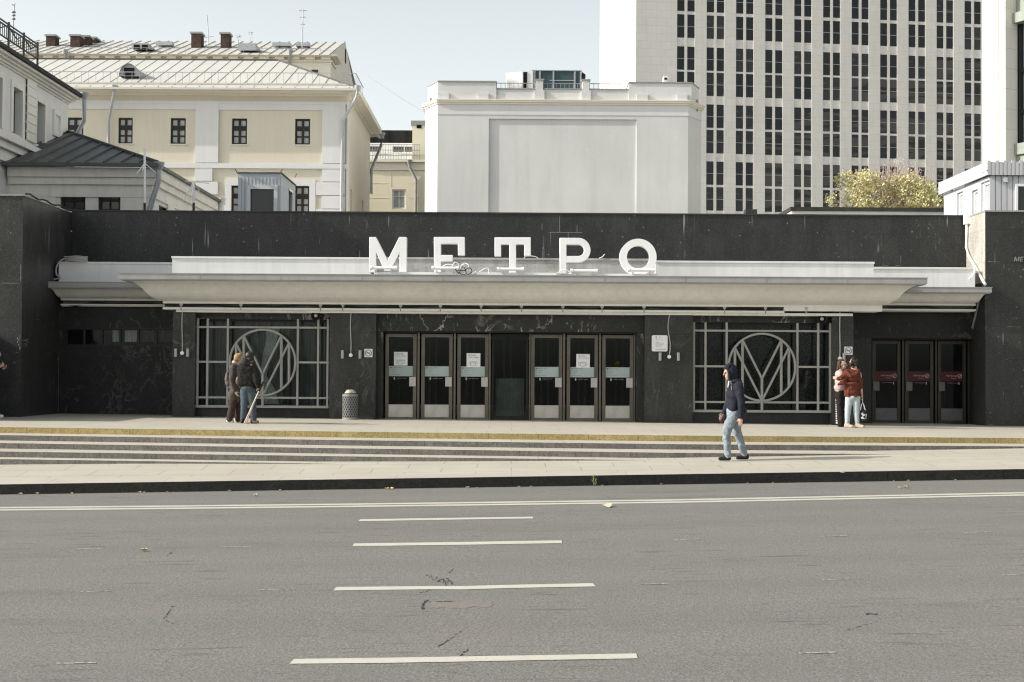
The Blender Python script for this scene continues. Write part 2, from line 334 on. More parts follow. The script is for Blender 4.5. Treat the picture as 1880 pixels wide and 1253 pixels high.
# asphalt
t = NT('worn_asphalt')
mid = t.ramp(t.noise(0.35, 6, 0.6, t.map((0.5, 1.4, 1))), 0.3, 0.7)
c = t.mix(mid, C(0.178, 0.174, 0.161), C(0.222, 0.217, 0.202))
fine = t.noise(55, 3, 0.75); c = t.mix(t.ramp(fine, 0.3, 0.72), sc(C(0.175, 0.172, 0.16), 0.45), sc(C(0.22, 0.216, 0.203), 1.55))
c2 = t.mix(mid, C(0.178, 0.174, 0.161), C(0.222, 0.217, 0.202)); c = t.mix(0.35, c, c2)
g = t.noise(24, 2, 0.6); c = t.mix(t.math('MULTIPLY', t.ramp(g, 0.63, 0.72), 0.45), c, C(0.34, 0.33, 0.31))
tar = t.math('MULTIPLY', t.ramp(t.noise(3.2, 3, 0.6, t.map((0.5, 3.6, 1))), 0.6, 0.68), t.ramp(t.noise(0.4, 3, 0.6), 0.4, 0.58)); c = t.mix(t.math('MULTIPLY', tar, 0.75), c, C(0.09, 0.088, 0.084)); oil = t.ramp(t.noise(0.9, 4, 0.6, t.map((0.35, 1.2, 1), (2, 9, 0))), 0.6, 0.75); c = t.mix(t.math('MULTIPLY', oil, 0.5), c, C(0.12, 0.118, 0.112))
pk = t.ramp(t.noise(0.5, 3, 0.6, t.map((0.8, 2.2, 1), (7, 3, 0))), 0.6, 0.72); c = t.mix(t.math('MULTIPLY', pk, 0.4), c, C(0.25, 0.215, 0.19))
sy = t.n('ShaderNodeSeparateXYZ'); t.l(t.obj, sy.inputs[0])
wv_ = t.n('ShaderNodeTexWave', wave_type='BANDS', bands_direction='Y'); wv_.inputs['Scale'].default_value = 0.19; wv_.inputs['Distortion'].default_value = 1.2; wv_.inputs['Detail'].default_value = 2; t.l(t.obj, wv_.inputs['Vector'])
c = t.mix(t.math('MULTIPLY', wv_.outputs['Fac'], 0.13), c, C(0.12, 0.118, 0.113))
t.bump(t.math('ADD', fine, g), 0.55, 0.012); MT['asphalt'] = t.out(c, 0.9, 0.2)
def paving(name, a, b, w, h, rot=0.0, mort=0.006):
    t = NT(name); mp = t.n('ShaderNodeMapping'); mp.inputs['Rotation'].default_value = (0, 0, rot); t.l(t.obj, mp.inputs['Vector'])
    bc, bf = t.brick(w, h, mort, mp.outputs[0]); c = t.mix(bc, C(*a), C(*b))
    c = t.mix(t.ramp(t.noise(0.8, 6, 0.65), 0.3, 0.75), c, sc(C(*a), 0.86)); c = t.mix(t.math('MULTIPLY', t.ramp(t.noise(40, 3), 0.45, 0.7), 0.25), c, sc(C(*a), 0.7))
    c = t.mix(t.math('MULTIPLY', bf, 0.6), c, sc(C(*a), 0.45))
    st = t.math('MULTIPLY', t.ramp(t.noise(3, 5, 0.7), 0.62, 0.75), 0.25); c = t.mix(st, c, sc(C(*a), 0.55))
    t.bump(t.math('SUBTRACT', t.noise(60, 3), bf), 0.2, 0.005); return t.out(c, 0.75, 0.25)
MT['pav_stone'] = paving('pale_granite_paving', (0.5, 0.472, 0.4), (0.535, 0.506, 0.432), 1.2, 0.62, 0.0, 0.011)
MT['plat_stone'] = paving('pale_platform_slabs', (0.515, 0.48, 0.41), (0.54, 0.505, 0.435), 1.0, 1.4)
MT['kerb_top'] = paving('granite_kerb_top', (0.5, 0.46, 0.41), (0.52, 0.485, 0.43), 1.9, 3.0)
def blocks(name, a, b, w, off=0.0, h=3.0):
    t = NT(name); wv = t.map((1, 1, 1), (off, 1.5, 0), src=t.wallvec()); bc, bf = t.brick(w, h, 0.008, wv)
    c = t.mix(bc, C(*a), C(*b)); f = t.noise(28, 5, 0.7); c = t.mix(t.ramp(f, 0.35, 0.7), sc(C(*a), 0.5), c)
    c = t.mix(t.math('MULTIPLY', t.ramp(t.noise(4, 5, 0.7), 0.5, 0.8), 0.35), c, sc(C(*b), 1.6))
    c = t.mix(t.math('MULTIPLY', bf, 0.7), c, sc(C(*a), 0.35)); t.bump(f, 0.6, 0.012); return t.out(c, 0.85, 0.2)
MT['riser'] = blocks('rough_granite_riser', (0.2, 0.188, 0.176), (0.26, 0.246, 0.23), 1.0)
MT['riser_yellow'] = blocks('yellow_painted_riser', (0.47, 0.375, 0.17), (0.52, 0.42, 0.2), 1.0)
MT['kerb_face'] = blocks('dark_granite_kerb', (0.024, 0.024, 0.023), (0.036, 0.036, 0.034), 1.9)
t = NT('worn_white_road_paint'); fl = t.ramp(t.noise(22, 6, 0.8), 0.57, 0.66); c = t.mix(fl, C(0.58, 0.56, 0.5), C(0.28, 0.27, 0.25))
c = t.mix(t.ramp(t.noise(2, 4), 0.3, 0.8), c, C(0.5, 0.48, 0.43)); t.bump(t.noise(60, 3), 0.3, 0.005); MT['paint'] = t.out(c, 0.8, 0.2)
t = NT('nearly_worn_off_road_paint'); c = t.mix(t.ramp(t.noise(26, 4, 0.7), 0.45, 0.55), C(0.5, 0.48, 0.44), C(0.19, 0.187, 0.18)); MT['paint_worn'] = t.out(c, 0.85, 0.2)
MT['crack'] = plain('dark_broken_asphalt', (0.07, 0.068, 0.065), 0.95, 0.1, var=0.6, scale=25, bump=0.6)
MT['patch'] = plain('pinkish_worn_asphalt', (0.235, 0.217, 0.2), 0.95, 0.1, var=0.25, scale=14, bump=0.5)
MT['curtain'] = plain('grey_green_curtain', (0.27, 0.28, 0.265), 0.9, 0.1, var=0.15, scale=3)
MT['ochre_curtain'] = plain('ochre_curtain', (0.16, 0.13, 0.08), 0.9, 0.1, var=0.3, scale=6)
MT['net'] = plain('pale_net_curtain', (0.85, 0.85, 0.8), 0.9, 0.1, var=0.3, scale=6)
MT['frost'] = None
t = NT('frosted_dark_panel'); vo = t.n('ShaderNodeTexVoronoi'); vo.inputs['Scale'].default_value = 22; t.l(t.obj, vo.inputs['Vector'])
c = t.mix(t.ramp(vo.outputs['Distance'], 0.15, 0.55), C(0.12, 0.12, 0.115), C(0.035, 0.035, 0.034)); MT['frost'] = t.out(c, 0.6, 0.2)
def glass(name, tint, refl=0.06):
    t = NT(name); tr = t.n('ShaderNodeBsdfTransparent'); tr.inputs[0].default_value = C(*tint)
    gl = t.n('ShaderNodeBsdfGlossy'); gl.inputs['Color'].default_value = (0.8, 0.85, 0.85, 1); gl.inputs['Roughness'].default_value = 0.04
    fr = t.n('ShaderNodeFresnel'); fr.inputs[0].default_value = 1.4; m = t.n('ShaderNodeMixShader')
    t.l(t.math('MULTIPLY', fr.outputs[0], refl), m.inputs[0]); t.l(tr.outputs[0], m.inputs[1]); t.l(gl.outputs[0], m.inputs[2])
    t.l(m.outputs[0], t.nt.nodes['Material Output'].inputs['Surface']); t.nt.nodes.remove(t.b); return t.mat
MT['glass'] = glass('tinted_door_glass', (0.55, 0.58, 0.58), 0.75)
MT['glass_clear'] = glass('window_glass', (0.75, 0.78, 0.78), 0.6)
def cloth(name, col, var=0.25, rough=0.85, scale=9): return plain(name, col, rough, 0.12, var=var, scale=scale, bump=0.25, bscale=220)
# ------------------------------------------------------------------ the setting
def grid(mb, xs, ys, zf):
    n = len(ys); mb.add([(x, y, zf(x, y)) for x in xs for y in ys], [(i * n + j, (i + 1) * n + j, (i + 1) * n + j + 1, i * n + j + 1) for i in range(len(xs) - 1) for j in range(n - 1)])
MT['earth'] = plain('distant_ground', (0.2, 0.19, 0.18), 0.95, 0.1, var=0.2, scale=0.05)
m = MB(); m.box(-1500, 1500, -600, 3000, -4, -1.6); kind(add('ground', m, MT['earth']))
m = MB(); grid(m, [-60, -30, -15, 0, 15, 30, 60], [-20, 0, 10, YK], lambda x, y: road(x)); kind(add('road', m, MT['asphalt'], loc=(0, 0, 0)))
m = MB(); xs = [-60 + 4 * i for i in range(31)]
for x in xs[:-1]:
    for i in range(8):
        f = lambda x, i: (lambda y: V((x, y, pav(x, y))))(YK + .6 + (yback(x) + 1.0 - YK - .6) * i / 8)
        m.poly(f(x, i), f(x + 4, i), f(x + 4, i + 1), f(x, i + 1))
kind(add('pavement', m, MT['pav_stone'], loc=(0, 0, 0)))
m = MB()
for x in xs[:-1]:
    x1 = x + 4; zt = lambda a: pav(a, YK) + 0.012
    m.mi = 0; m.poly((x, YK, zt(x)), (x1, YK, zt(x1)), (x1, YK + 0.56, pav(x1, YK + 0.56) + 0.012), (x, YK + 0.56, pav(x, YK + 0.56) + 0.012))
    m.mi = 1; m.poly((x, YK, zt(x) - 0.5), (x1, YK, zt(x1) - 0.5), (x1, YK, zt(x1)), (x, YK, zt(x)))
    m.poly((x, YK + 0.56, zt(x) - 0.5), (x1, YK + 0.56, zt(x1) - 0.5), (x1, YK + 0.56, pav(x1, YK + 0.56) + 0.012), (x, YK + 0.56, pav(x, YK + 0.56) + 0.012))
kind(add('kerb', m, [MT['kerb_top'], MT['kerb_face']], loc=(0, 0, 0)))
# platform and steps: nosing lines found on their own levels
RISE = 0.115
PXS = (0, 640, 1260, 1880)
nos = [(784.5, 793, 800.2, 804.6), (798, 807.3, 815, 818.8), (812.5, 822.3, 830.8, 834.6), (828, 837, 845, 849), (842, 850.5, 858, 862), (857, 865, 872, 876)]
lines = []
for k, ys in enumerate(nos):
    pl = [PLAT(x, y, -RISE * k) for x, y in zip(PXS, ys)]; pl = [(p.x, p.y) for p in pl]
    if k: pl = [(x, min(y, ln(k - 1, x) - 0.34)) for x, y in pl]
    lines.append(pl)
    def ln(k, x):
        q = lines[k]
        if x <= q[0][0]: return q[0][1] + (x - q[0][0]) * 0.03
        for (x0, y0), (x1, y1) in zip(q[:-1], q[1:]):
            if x <= x1: return y0 + (y1 - y0) * (x - x0) / (x1 - x0)
        return q[-1][1] + (x - q[-1][0]) * 0.03
SX_ = [-40, -20] + [-12 + 1.0 * i for i in range(25)] + [20, 40]; zz = lambda x, k: plat(x) - RISE * k
m = MB()
for xa, xb in zip(SX_[:-1], SX_[1:]): m.poly((xa, ln(0, xa), zz(xa, 0)), (xb, ln(0, xb), zz(xb, 0)), (xb, 60, zz(xb, 0)), (xa, 60, zz(xa, 0)))
kind(add('platform', m, MT['plat_stone'], loc=(0, 0, 0)))
m = MB()
for xa, xb in zip(SX_[:-1], SX_[1:]):
    for k in range(6):
        lo_ = .4 if k == 5 else 0; y0, y1 = ln(k, xa), ln(k, xb); m.mi = 1 if k == 0 else 2; nz = .012; zt = zz(xa, k), zz(xb, k)
        m.poly((xa, y0, zz(xa, k + 1) - lo_), (xb, y1, zz(xb, k + 1) - lo_), (xb, y1, zt[1] - (nz if k else 0)), (xa, y0, zt[0] - (nz if k else 0)))
        if k: m.mi = 0; m.poly((xa, y0, zt[0] - nz), (xb, y1, zt[1] - nz), (xb, y1 + .012, zt[1]), (xa, y0 + .012, zt[0]))
        if k < 5:
            m.mi = 0; m.poly((xa, ln(k + 1, xa) + .012, zz(xa, k + 1)), (xb, ln(k + 1, xb) + .012, zz(xb, k + 1)), (xb, y1, zz(xb, k + 1)), (xa, y0, zz(xa, k + 1)))
kind(add('steps', m, [MT['plat_stone'], MT['riser_yellow'], MT['riser']], loc=(0, 0, 0)))
# painted markings
def marking(pts_top, pts_bot, mat='paint', name='road_marking'):
    m = MB(); a = [ROAD(*p, 0.004) for p in pts_top]; b = [ROAD(*p, 0.004) for p in pts_bot]
    for i in range(len(a) - 1): m.poly(b[i], b[i + 1], a[i + 1], a[i])
    return kind(add(name, m, MT[mat]))
marking([(540, 1210), (700, 1208), (850, 1205.5), (1000, 1203), (1168, 1200)], [(531, 1219), (700, 1217.5), (850, 1215), (1000, 1212), (1171, 1209)])
marking([(617, 1078), (720, 1077), (800, 1076.2), (850, 1076.4), (900, 1075), (960, 1073.5), (1088, 1071)], [(612, 1084.5), (720, 1083), (800, 1082.2), (850, 1082.6), (900, 1081), (960, 1079.5), (1094, 1077)])
marking([(650, 998), (850, 995.4), (1031, 992.3)], [(647, 1003), (850, 1000.6), (1032, 997.5)])
marking([(661, 953.7), (820, 951.2), (978, 949)], [(658, 957.2), (820, 954.6), (979, 952.2)])
la = [(-400, 935.5), (0, 931.2), (320, 928.3), (640, 924.8), (940, 921), (1240, 917), (1560, 910.5), (1880, 903.8), (2300, 895)]
marking(la, [(x, y + 2.5) for x, y in la]); marking([(x, y + 3.9) for x, y in la], [(x, y + 6.6) for x, y in la])
for x0, x1, y0, y1 in [(142, 190, 1007.5, 1006.5), (409, 460, 1004, 1003), (1237, 1286, 990.5, 989.5), (1507, 1555, 984.5, 983.5), (1770, 1820, 977.5, 976.5), (148, 203, 1086, 1085), (475, 541, 1082.5, 1081.5),
                       (1170, 1226, 1072.5, 1071.5), (1510, 1561, 1064, 1063), (1840, 1890, 1055, 1054), (104, 176, 1217, 1216), (1466, 1536, 1198.5, 1196.5)]:
    w = 1.0 if y0 < 1100 else 2.0
    marking([(x0, y0), (x1, y1)], [(x0, y0 + w), (x1, y1 + w)], 'paint_worn', 'worn_road_marking')
def jag(p, q, n, j):
    return [(p[0] + (q[0] - p[0]) * i / n + random.uniform(-j, j), p[1] + (q[1] - p[1]) * i / n + random.uniform(-j, j)) for i in range(n + 1)]
def crack(pts, w, mat='crack', gap=.3, name='road_crack'):
    """a broken line of ragged holes in the surface"""
    m = MB()
    for i in range(len(pts) - 1):
        if random.random() < gap: continue
        (x0, y0), (x1, y1) = pts[i], pts[i + 1]; n = 7; cx, cy = (x0 + x1) / 2, (y0 + y1) / 2; L = math.hypot(x1 - x0, y1 - y0) * .62; an = math.atan2(y1 - y0, x1 - x0); ww = w * random.uniform(.5, 1.5)
        q = []
        for k in range(n):
            t_ = 2 * PI * k / n; r = random.uniform(.6, 1.2); u, v = L * r * math.cos(t_), ww * r * math.sin(t_); q.append(ROAD(cx + u * math.cos(an) - v * math.sin(an), cy + u * math.sin(an) + v * math.cos(an), .003))
        m.add(q, [list(range(n))])
    if m.f: kind(add(name, m, MT[mat]))
def patch(x0, x1, y0, y1, mat):
    m = MB(); n = 16; up = [ROAD(x0 + (x1 - x0) * i / n, y0 + random.uniform(-1.6, 1.6), .002) for i in range(n + 1)]; dn = [ROAD(x0 + (x1 - x0) * i / n + random.uniform(-2, 2), y1 + random.uniform(-2, 2) - (3 if i > 9 else 0), .002) for i in range(n + 1)]
    for i in range(n): m.poly(dn[i], dn[i + 1], up[i + 1], up[i])
    kind(add('road_patch', m, MT[mat]))
patch(788, 903, 1104, 1117, 'patch')
crack([(775, 1119), (777, 1115), (776, 1111), (778, 1107), (781, 1104), (786, 1102)], 2.6, gap=0)
crack(jag((786, 1105), (850, 1104), 22, .8), .8, gap=.3); crack(jag((806, 1187), (832, 1168), 12, 2.0), .9, gap=.3); crack(jag((832, 1168), (851, 1156), 8, 1.6), .7, gap=.3); crack(jag((845, 1204), (860, 1191), 8, 1.3), 1.0, gap=.2)
crack(jag((780, 1056), (832, 1072), 22, 5), .6, gap=.4); crack(jag((818, 1074), (830, 1044), 18, 4), .6, gap=.4); crack(jag((305, 1022), (316, 1013), 6, 1), .8, gap=.2)
crack(jag((300, 1136), (319, 1112), 10, 2), .8, gap=.3); crack(jag((305, 1140), (318, 1145), 5, 1), .6); crack(jag((1556, 1157), (1616, 1139), 26, 1.0), .5, gap=.4)
crack([(1590, 1127.5), (1596, 1127), (1604, 1127.4), (1612, 1128)], 1.8, gap=0); crack(jag((770, 1090), (800, 1080), 10, 3), .7, gap=.4)
# ------------------------------------------------------------------ the station building
st = root('metro_station', (0, 36, 0.62), 'dark granite metro station pavilion with a white canopy along its front', 'metro station')
def sadd(name, mb, mats, loc=None): return add(name, mb, mats if not isinstance(mats, str) else MT[mats], st, loc)
DF, DG, DD, DB, DP = 35.0, 35.32, 35.6, 36.8, 37.3
XL, XR = X(41, 33.6, 500), X(1809, 35.8, 500)
TOP = Z(393, DP)
m = MB(); m.box(XL + 0.003, XR - 0.003, DP, DP + 0.4, 3.3, TOP); sadd('parapet_wall', m, 'granite_dark')
m = MB(); m.box(XL + 0.01, XR - 0.01, DP - 0.03, DP + 0.43, TOP, TOP + 0.035); sadd('coping', m, 'bitumen')
m = MB(); m.box(-24, 24, DP + 0.45, 43, 4.5, 5.5); sadd('roof', m, 'bitumen')
ZB = 0.3
m = MB(); m.box(-24, XL, 33.6, 37.9, ZB, 5.97); sadd('side_block', m, 'granite_dark')
m = MB(); m.box(-24, XL + 0.02, 33.57, 37.92, 5.97, 6.0); sadd('coping', m, 'fascia')
m = MB(); m.box(XR, 24, 35.8, 37.9, ZB, 5.98)
sadd('side_block', m, 'granite_dark'); m = MB(); m.box(XR - .006, XR - .001, 35.8, 37.28, 4.2, 5.978); sadd('sunlit_side_sheet', m, 'sunlit_side')  # thin added sheet carries the painted sunlight of the side face
m = MB(); m.box(XR - 0.02, 24, 35.77, 37.92, 5.98, 6.02); sadd('coping', m, 'fascia')
m = MB(); m.box(-24, -12.25, 31.0, 33.59, ZB, 2.7); sadd('unseen_shadow_wall', m, 'granite_dark')  # added block out of view, sized to shade the platform's left end
# piers
for a, b, g in ((317, 358, 0), (605, 690, 0), (1184, 1272, 0), (1528, 1567, 0)):
    m = MB(); m.box(X(a, DF), X(b, DF), DF, DF + 2.2, ZB, 3.40); sadd('pier', m, 'granite_pier')
# window bays: sill wall, header, glazing, grille
def bay(a, b, ytop, ysill, gx, gy, cx, cy, rr, mx, curt):
    xa, xb = X(a, DF) + 0.002, X(b, DF) - 0.002; zt = Z(ytop, DG, (a + b) / 2); zs = Z(ysill, DG, (a + b) / 2)
    m = MB(); m.box(xa, xb, DG - 0.02, DG + 0.3, zt, 3.40); sadd('window_header', m, 'marble')
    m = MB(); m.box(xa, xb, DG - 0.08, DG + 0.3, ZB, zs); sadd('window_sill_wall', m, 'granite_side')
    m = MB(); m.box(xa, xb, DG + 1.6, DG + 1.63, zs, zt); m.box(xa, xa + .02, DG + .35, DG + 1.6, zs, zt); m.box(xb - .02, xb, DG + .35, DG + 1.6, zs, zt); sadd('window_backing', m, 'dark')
    w = MB(); f = 0.045
    for px in gx[1]:
        x = X(px, DG + .2); w.box(x - f, x + f, DG + 0.16, DG + 0.24, zs, zt)
    w.box(xa, xb, DG + .161, DG + .239, zt - .05, zt); w.box(xa, xb, DG + .161, DG + .239, zs, zs + .05)
    win = sadd('window', w, 'iron', V((X(cx, DG), DG, zs)))
    g = MB(); g.box(xa, xb, DG + 0.19, DG + 0.205, zs + .02, zt - .02); add('pane', g, MT['glass_clear'], win)
    if curt:
        c = MB(); n = 240; c.smooth = True
        for k in range(n):
            def pt(i):
                u = i / n; x = xa + (xb - xa) * u; return x, DG + 0.42 + 0.05 * math.sin(u * 130) + 0.02 * math.sin(u * 57 + 1)
            (x0, y0), (x1, y1) = pt(k), pt(k + 1); c.poly((x0, y0, zs), (x1, y1, zs), (x1, y1, zt), (x0, y0, zt))
        add('curtain', c, MT['curtain'], win)
        c = MB(); c.smooth = True; top = (488, 512); n = 24
        rows = [(603, 489, 514), (625, 488, 509), (645, 484, 503), (665, 481, 494), (690, 478, 490), (715, 483, 505), (742, 486, 512)]
        G = [[P(r[1] + (r[2] - r[1]) * j / n, r[0], DG + 0.34 + 0.02 * math.sin(j * 1.9 + i * .4)) for j in range(n + 1)] for i, r in enumerate(rows)]
        for i in range(len(rows) - 1):
            for j in range(n): c.poly(G[i][j], G[i][j + 1], G[i + 1][j + 1], G[i + 1][j])
        add('net_curtain', c, MT['net'], win)
    else:
        c = MB(); c.box(xa, xb, DG + 0.3, DG + 0.31, zs, zt); add('frosted_panel', c, MT['frost'], win)
    # grille in front
    gr = MB(); D = DG - 0.16; w = 0.048
    zt2, zb2 = Z(gy['top'], D, cx), Z(gy['h'][-1], D, cx)
    for px in gx[0]: 
        x = X(px, D, 665); gr.box(x - w / 2, x + w / 2, D - .03, D + .03, zb2 - w / 2, zt2)
    zh = [Z(y, D, cx) for y in gy['h']]; xl, xr = X(gx[0][0], D) - .04, X(gx[0][-1], D) + .04
    ix0, ix1 = X(gx[0][2], D, 665), X(gx[0][3], D, 665)
    gr.box(xl, xr, D - .022, D + .022, zh[0] - w / 2, zh[0] + w / 2)
    gr.box(xl, ix0, D - .022, D + .022, zh[1] - w / 2, zh[1] + w / 2); gr.box(ix1, xr, D - .022, D + .022, zh[1] - w / 2, zh[1] + w / 2)
    gr.box(xl, xr, D - .022, D + .022, zh[2] - w / 2, zh[2] + w / 2); gr.box(xl, xr, D - .045, D + .045, zh[3] - .03, zh[3] + .03)
    for x in (xl, xr):    # lugs that carry the frame
        for z in zh: gr.box(x - .02, x + .02, D + .03, DG + .02, z - .02, z + .02)
    add('grille', gr, MT['grille'], win)
    e = MB(); c0 = P(cx, cy, D - .035); R = rr / F * D; e.ring(c0, R - .03, .05, .06); e.ring(c0 + V((0, -.012, 0)), R - .025, .018, .06)
    pt = lambda dx, dy: P(cx + dx, cy + dy, D - .04)
    def leg(p, q, ww=.05, off=0):
        p, q = pt(*p), pt(*q); o = V((0, -off, 0)); e.bar(p + o, q + o, ww, .04); e.bar(p + o + V((0, -.02, 0)), q + o + V((0, -.02, 0)), ww * .35, .03)
    ox, ix = mx
    yo = -math.sqrt(rr ** 2 - ox ** 2) + 4; yi = -math.sqrt(rr ** 2 - ix ** 2) + 3
    vb = 21
    for s in (-1, 1):
        leg((s * ox, yo), (s * ox, -yo - 1), .06, .004); leg((s * ix, yi), (s * ix, -yi - 1), .06, .004)
        leg((s * ix, yi), (0, vb), .05, .012); leg((s * ox, yo), (0, rr - 2), .05, .016)
    leg((0, vb - 2), (0, rr + 16.5), .06, .008)
    add('emblem', e, MT['grille'], win)
    return win
bay(358, 605, 587, 748.5, ((363, 381, 418, 546.5, 584, 601.5), (372, 423, 541, 600)), {'top': 586, 'h': (601.5, 665.3, 730.5, 747)}, 482.2, 666, 62.5, (48.5, 34.5), True)
bay(1272, 1528, 593, 756.5, ((1274, 1295, 1333.8, 1463.8, 1502, 1524), (1287, 1330, 1458, 1518)), {'top': 593, 'h': (608, 673.5, 739, 755.5)}, 1398.7, 674.5, 63.5, (49.5, 35.5), False)
# entrance bay: marble lintel and jambs, bronze posts, doors, vestibule behind
ZD0, ZD1 = 0.655, Z(614.3, DD)
xa, xb = X(690, DF) + .002, X(1184, DF) - .002
m = MB(); m.box(xa, xb, DD - .3, DD + .3, ZD1 + .06, 3.40); sadd('lintel', m, 'marble')
m = MB(); m.box(xa, X(705, DD), DD - .299, DD + .3, ZB, ZD1 + .058); m.box(X(1167, DD), xb, DD - .299, DD + .3, ZB, ZD1 + .058); addsplit('jamb', m, MT['marble'], st)
m = MB(); m.box(X(705, DD) + .002, X(1167, DD) - .002, DD - .25, DD + .25, ZD1 + .025, ZD1 + .057); m.box(X(705, DD) + .002, X(1167, DD) - .002, DD - .2, DD + .2, ZB, ZD0 - .01); addsplit('door_surround', m, MT['black'], st)
def posts(cx, D, w, z0, z1):
    m = MB()
    for a, b in cx:
        c = (X(a, D) + X(b, D)) / 2; h = (X(b, D) - X(a, D)) / 2
        m.box(c - h * .42, c + h * .42, D - .09, D + .06, z0, z1)
    return m
addsplit('door_post', posts([(700.5, 707), (764.5, 773.5), (831, 839.5), (896, 903), (970, 975.5), (1031, 1040), (1097, 1105.5), (1161, 1168)], DD, .1, ZD0, ZD1 + .02), MT['bronze'], st)
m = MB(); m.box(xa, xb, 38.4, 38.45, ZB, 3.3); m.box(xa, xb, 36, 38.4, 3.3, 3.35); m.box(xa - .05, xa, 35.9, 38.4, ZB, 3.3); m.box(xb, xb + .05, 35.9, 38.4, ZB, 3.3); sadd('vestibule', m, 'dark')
for i in range(7):
    x = xa + .35 + i * .98; m = MB()
    m.box(x, x + .06, 37.4, 37.46, ZB, 2.8); m.box(x + .8, x + .86, 37.4, 37.46, ZB, 2.8); m.box(x + .06, x + .8, 37.41, 37.45, 2.72, 2.8); m.box(x + .06, x + .8, 37.41, 37.45, ZB, 1.0); sadd('inner_door', m, 'bronze')
def words(mb, x0, z, ws, h, y, gap=.018):
    x = x0
    for w in ws:
        n = max(2, int(w / (h * .62)))
        for i in range(n):   # letter-sized strokes
            a = x + w * i / n; b = a + w / n * .78
            k = (i * 7 + int(w * 1000)) % 4
            if k != 1: mb.poly((a, y, z), (a + .24 * (b - a), y, z), (a + .24 * (b - a), y, z + h), (a, y, z + h))
            if k != 2: mb.poly((b - .24 * (b - a), y, z), (b, y, z), (b, y, z + h), (b - .24 * (b - a), y, z + h))
            zz_ = z + h * (.8 if k in (0, 1) else .4); mb.poly((a, y - .0003, zz_), (b, y - .0003, zz_), (b, y - .0003, zz_ + h * .2), (a, y - .0003, zz_ + h * .2))
            if k in (1, 2): mb.poly((a, y - .0006, z), (b, y - .0006, z), (b, y - .0006, z + h * .2), (a, y - .0006, z + h * .2))
        x += w + gap
def make_door(loc, w, h, hand, film, text):
    mb = MB(); st_, tr, kp = .085, .085, .385; y0, y1 = -.035, .035
    mb.box(0, st_, y0, y1, 0, h); mb.box(w - st_, w, y0, y1, 0, h); mb.box(st_, w - st_, y0, y1, h - tr, h); mb.box(st_, w - st_, y0 + .004, y1 - .004, 0, .07)
    mb.box(st_ - .02, st_ - .001, y0 - .012, y0, .07, h - .02); mb.box(w - st_ + .001, w - st_ + .02, y0 - .012, y0, .07, h - .02); mb.box(.02, w - .02, y0 - .012, y0, h - .03, h - .01)
    o = lambda q: [V(v) + V(loc) for v in q]
    def put(name, q, mat, par):
        q.v = o(q.v); return add(name, q, mat, par, None if par is not st else V(loc))
    dim = film != 'sticker'; d = put('door', mb, MT['bronze_shaded' if dim else 'bronze'], st)
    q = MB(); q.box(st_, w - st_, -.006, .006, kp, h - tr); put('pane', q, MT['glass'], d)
    q = MB(); q.box(st_ + .002, w - st_ - .002, -.028, .028, .072, kp); q.box(st_ + .03, w - st_ - .03, -.032, -.028, .1, kp - .03); put('kick_plate', q, MT['steel_shaded' if dim else 'steel'], d)
    q = MB(); hx = w - .175 if hand > 0 else .015; q.box(hx, hx + .16, -.075, -.06, .84, 1.075); q.box(hx + .06, hx + .1, -.06, -.03, .9, 1.0); put('handle_plate', q, MT['steel_shaded' if dim else 'steel'], d)
    q = MB(); q.box(st_ + .004, w - st_ - .004, -.011, -.0065, 1.09, 1.345); put('film_band', q, MT[film], d)
    q = MB(); y = -.0125
    if film == 'sticker':
        q.disc((st_ + .055, y, 1.305), .02, n=12)
        words(q, st_ + .085, 1.296, (.13, .09), .02, y); words(q, st_ + .04, 1.24, (.02, .13), .018, y); words(q, st_ + .04, 1.19, (.02, .09), .018, y); words(q, st_ + .04, 1.125, (.1, .14), .014, y)
        put('lettering', q, MT['ink_grey'], d)
        q = MB(); q.ell((st_ + .14, -.008, 1.035), (.02, .002, .036), 10, 6); words(q, st_ + .2, 1.035, (.13, .1), .013, y); put('lower_lettering', q, MT['plastic_grey'], d)
    else:
        T = lambda x, yy, zz_: V((st_ + .14 + x, y - .001, 1.215 + yy)); text_mesh(q, 'Нет входа', T, .062)
        T2 = lambda x, yy, zz_: V((st_ + .27 + x, y - .001, 1.16 + yy)); text_mesh(q, 'No entry', T2, .036)
        rc = V((st_ + .5, y - .001, 1.225)); q.ring(rc, .05, .012, .001, 24); q.bar(rc + V((-.03, 0, -.03)), rc + V((.03, 0, .03)), .012, .001)
        put('lettering', q, MT['plastic_grey'], d)
        q = MB(); q.ell((w - st_ - .09, -.008, 1.035), (.016, .002, .036), 10, 6); words(q, st_ + .17, 1.04, (.27,), .012, y); put('lower_lettering', q, MT['plastic_grey'], d)
    return d
dw = X(765, DD) - X(708, DD); dh = ZD1 - ZD0
d0 = make_door((X(708, DD), DD, ZD0), dw, dh, 1, 'sticker', 0)
for px in (774, 840, 975.3, 1040.6, 1105.5): dup(d0, (X(px, DD), DD, ZD0), st)
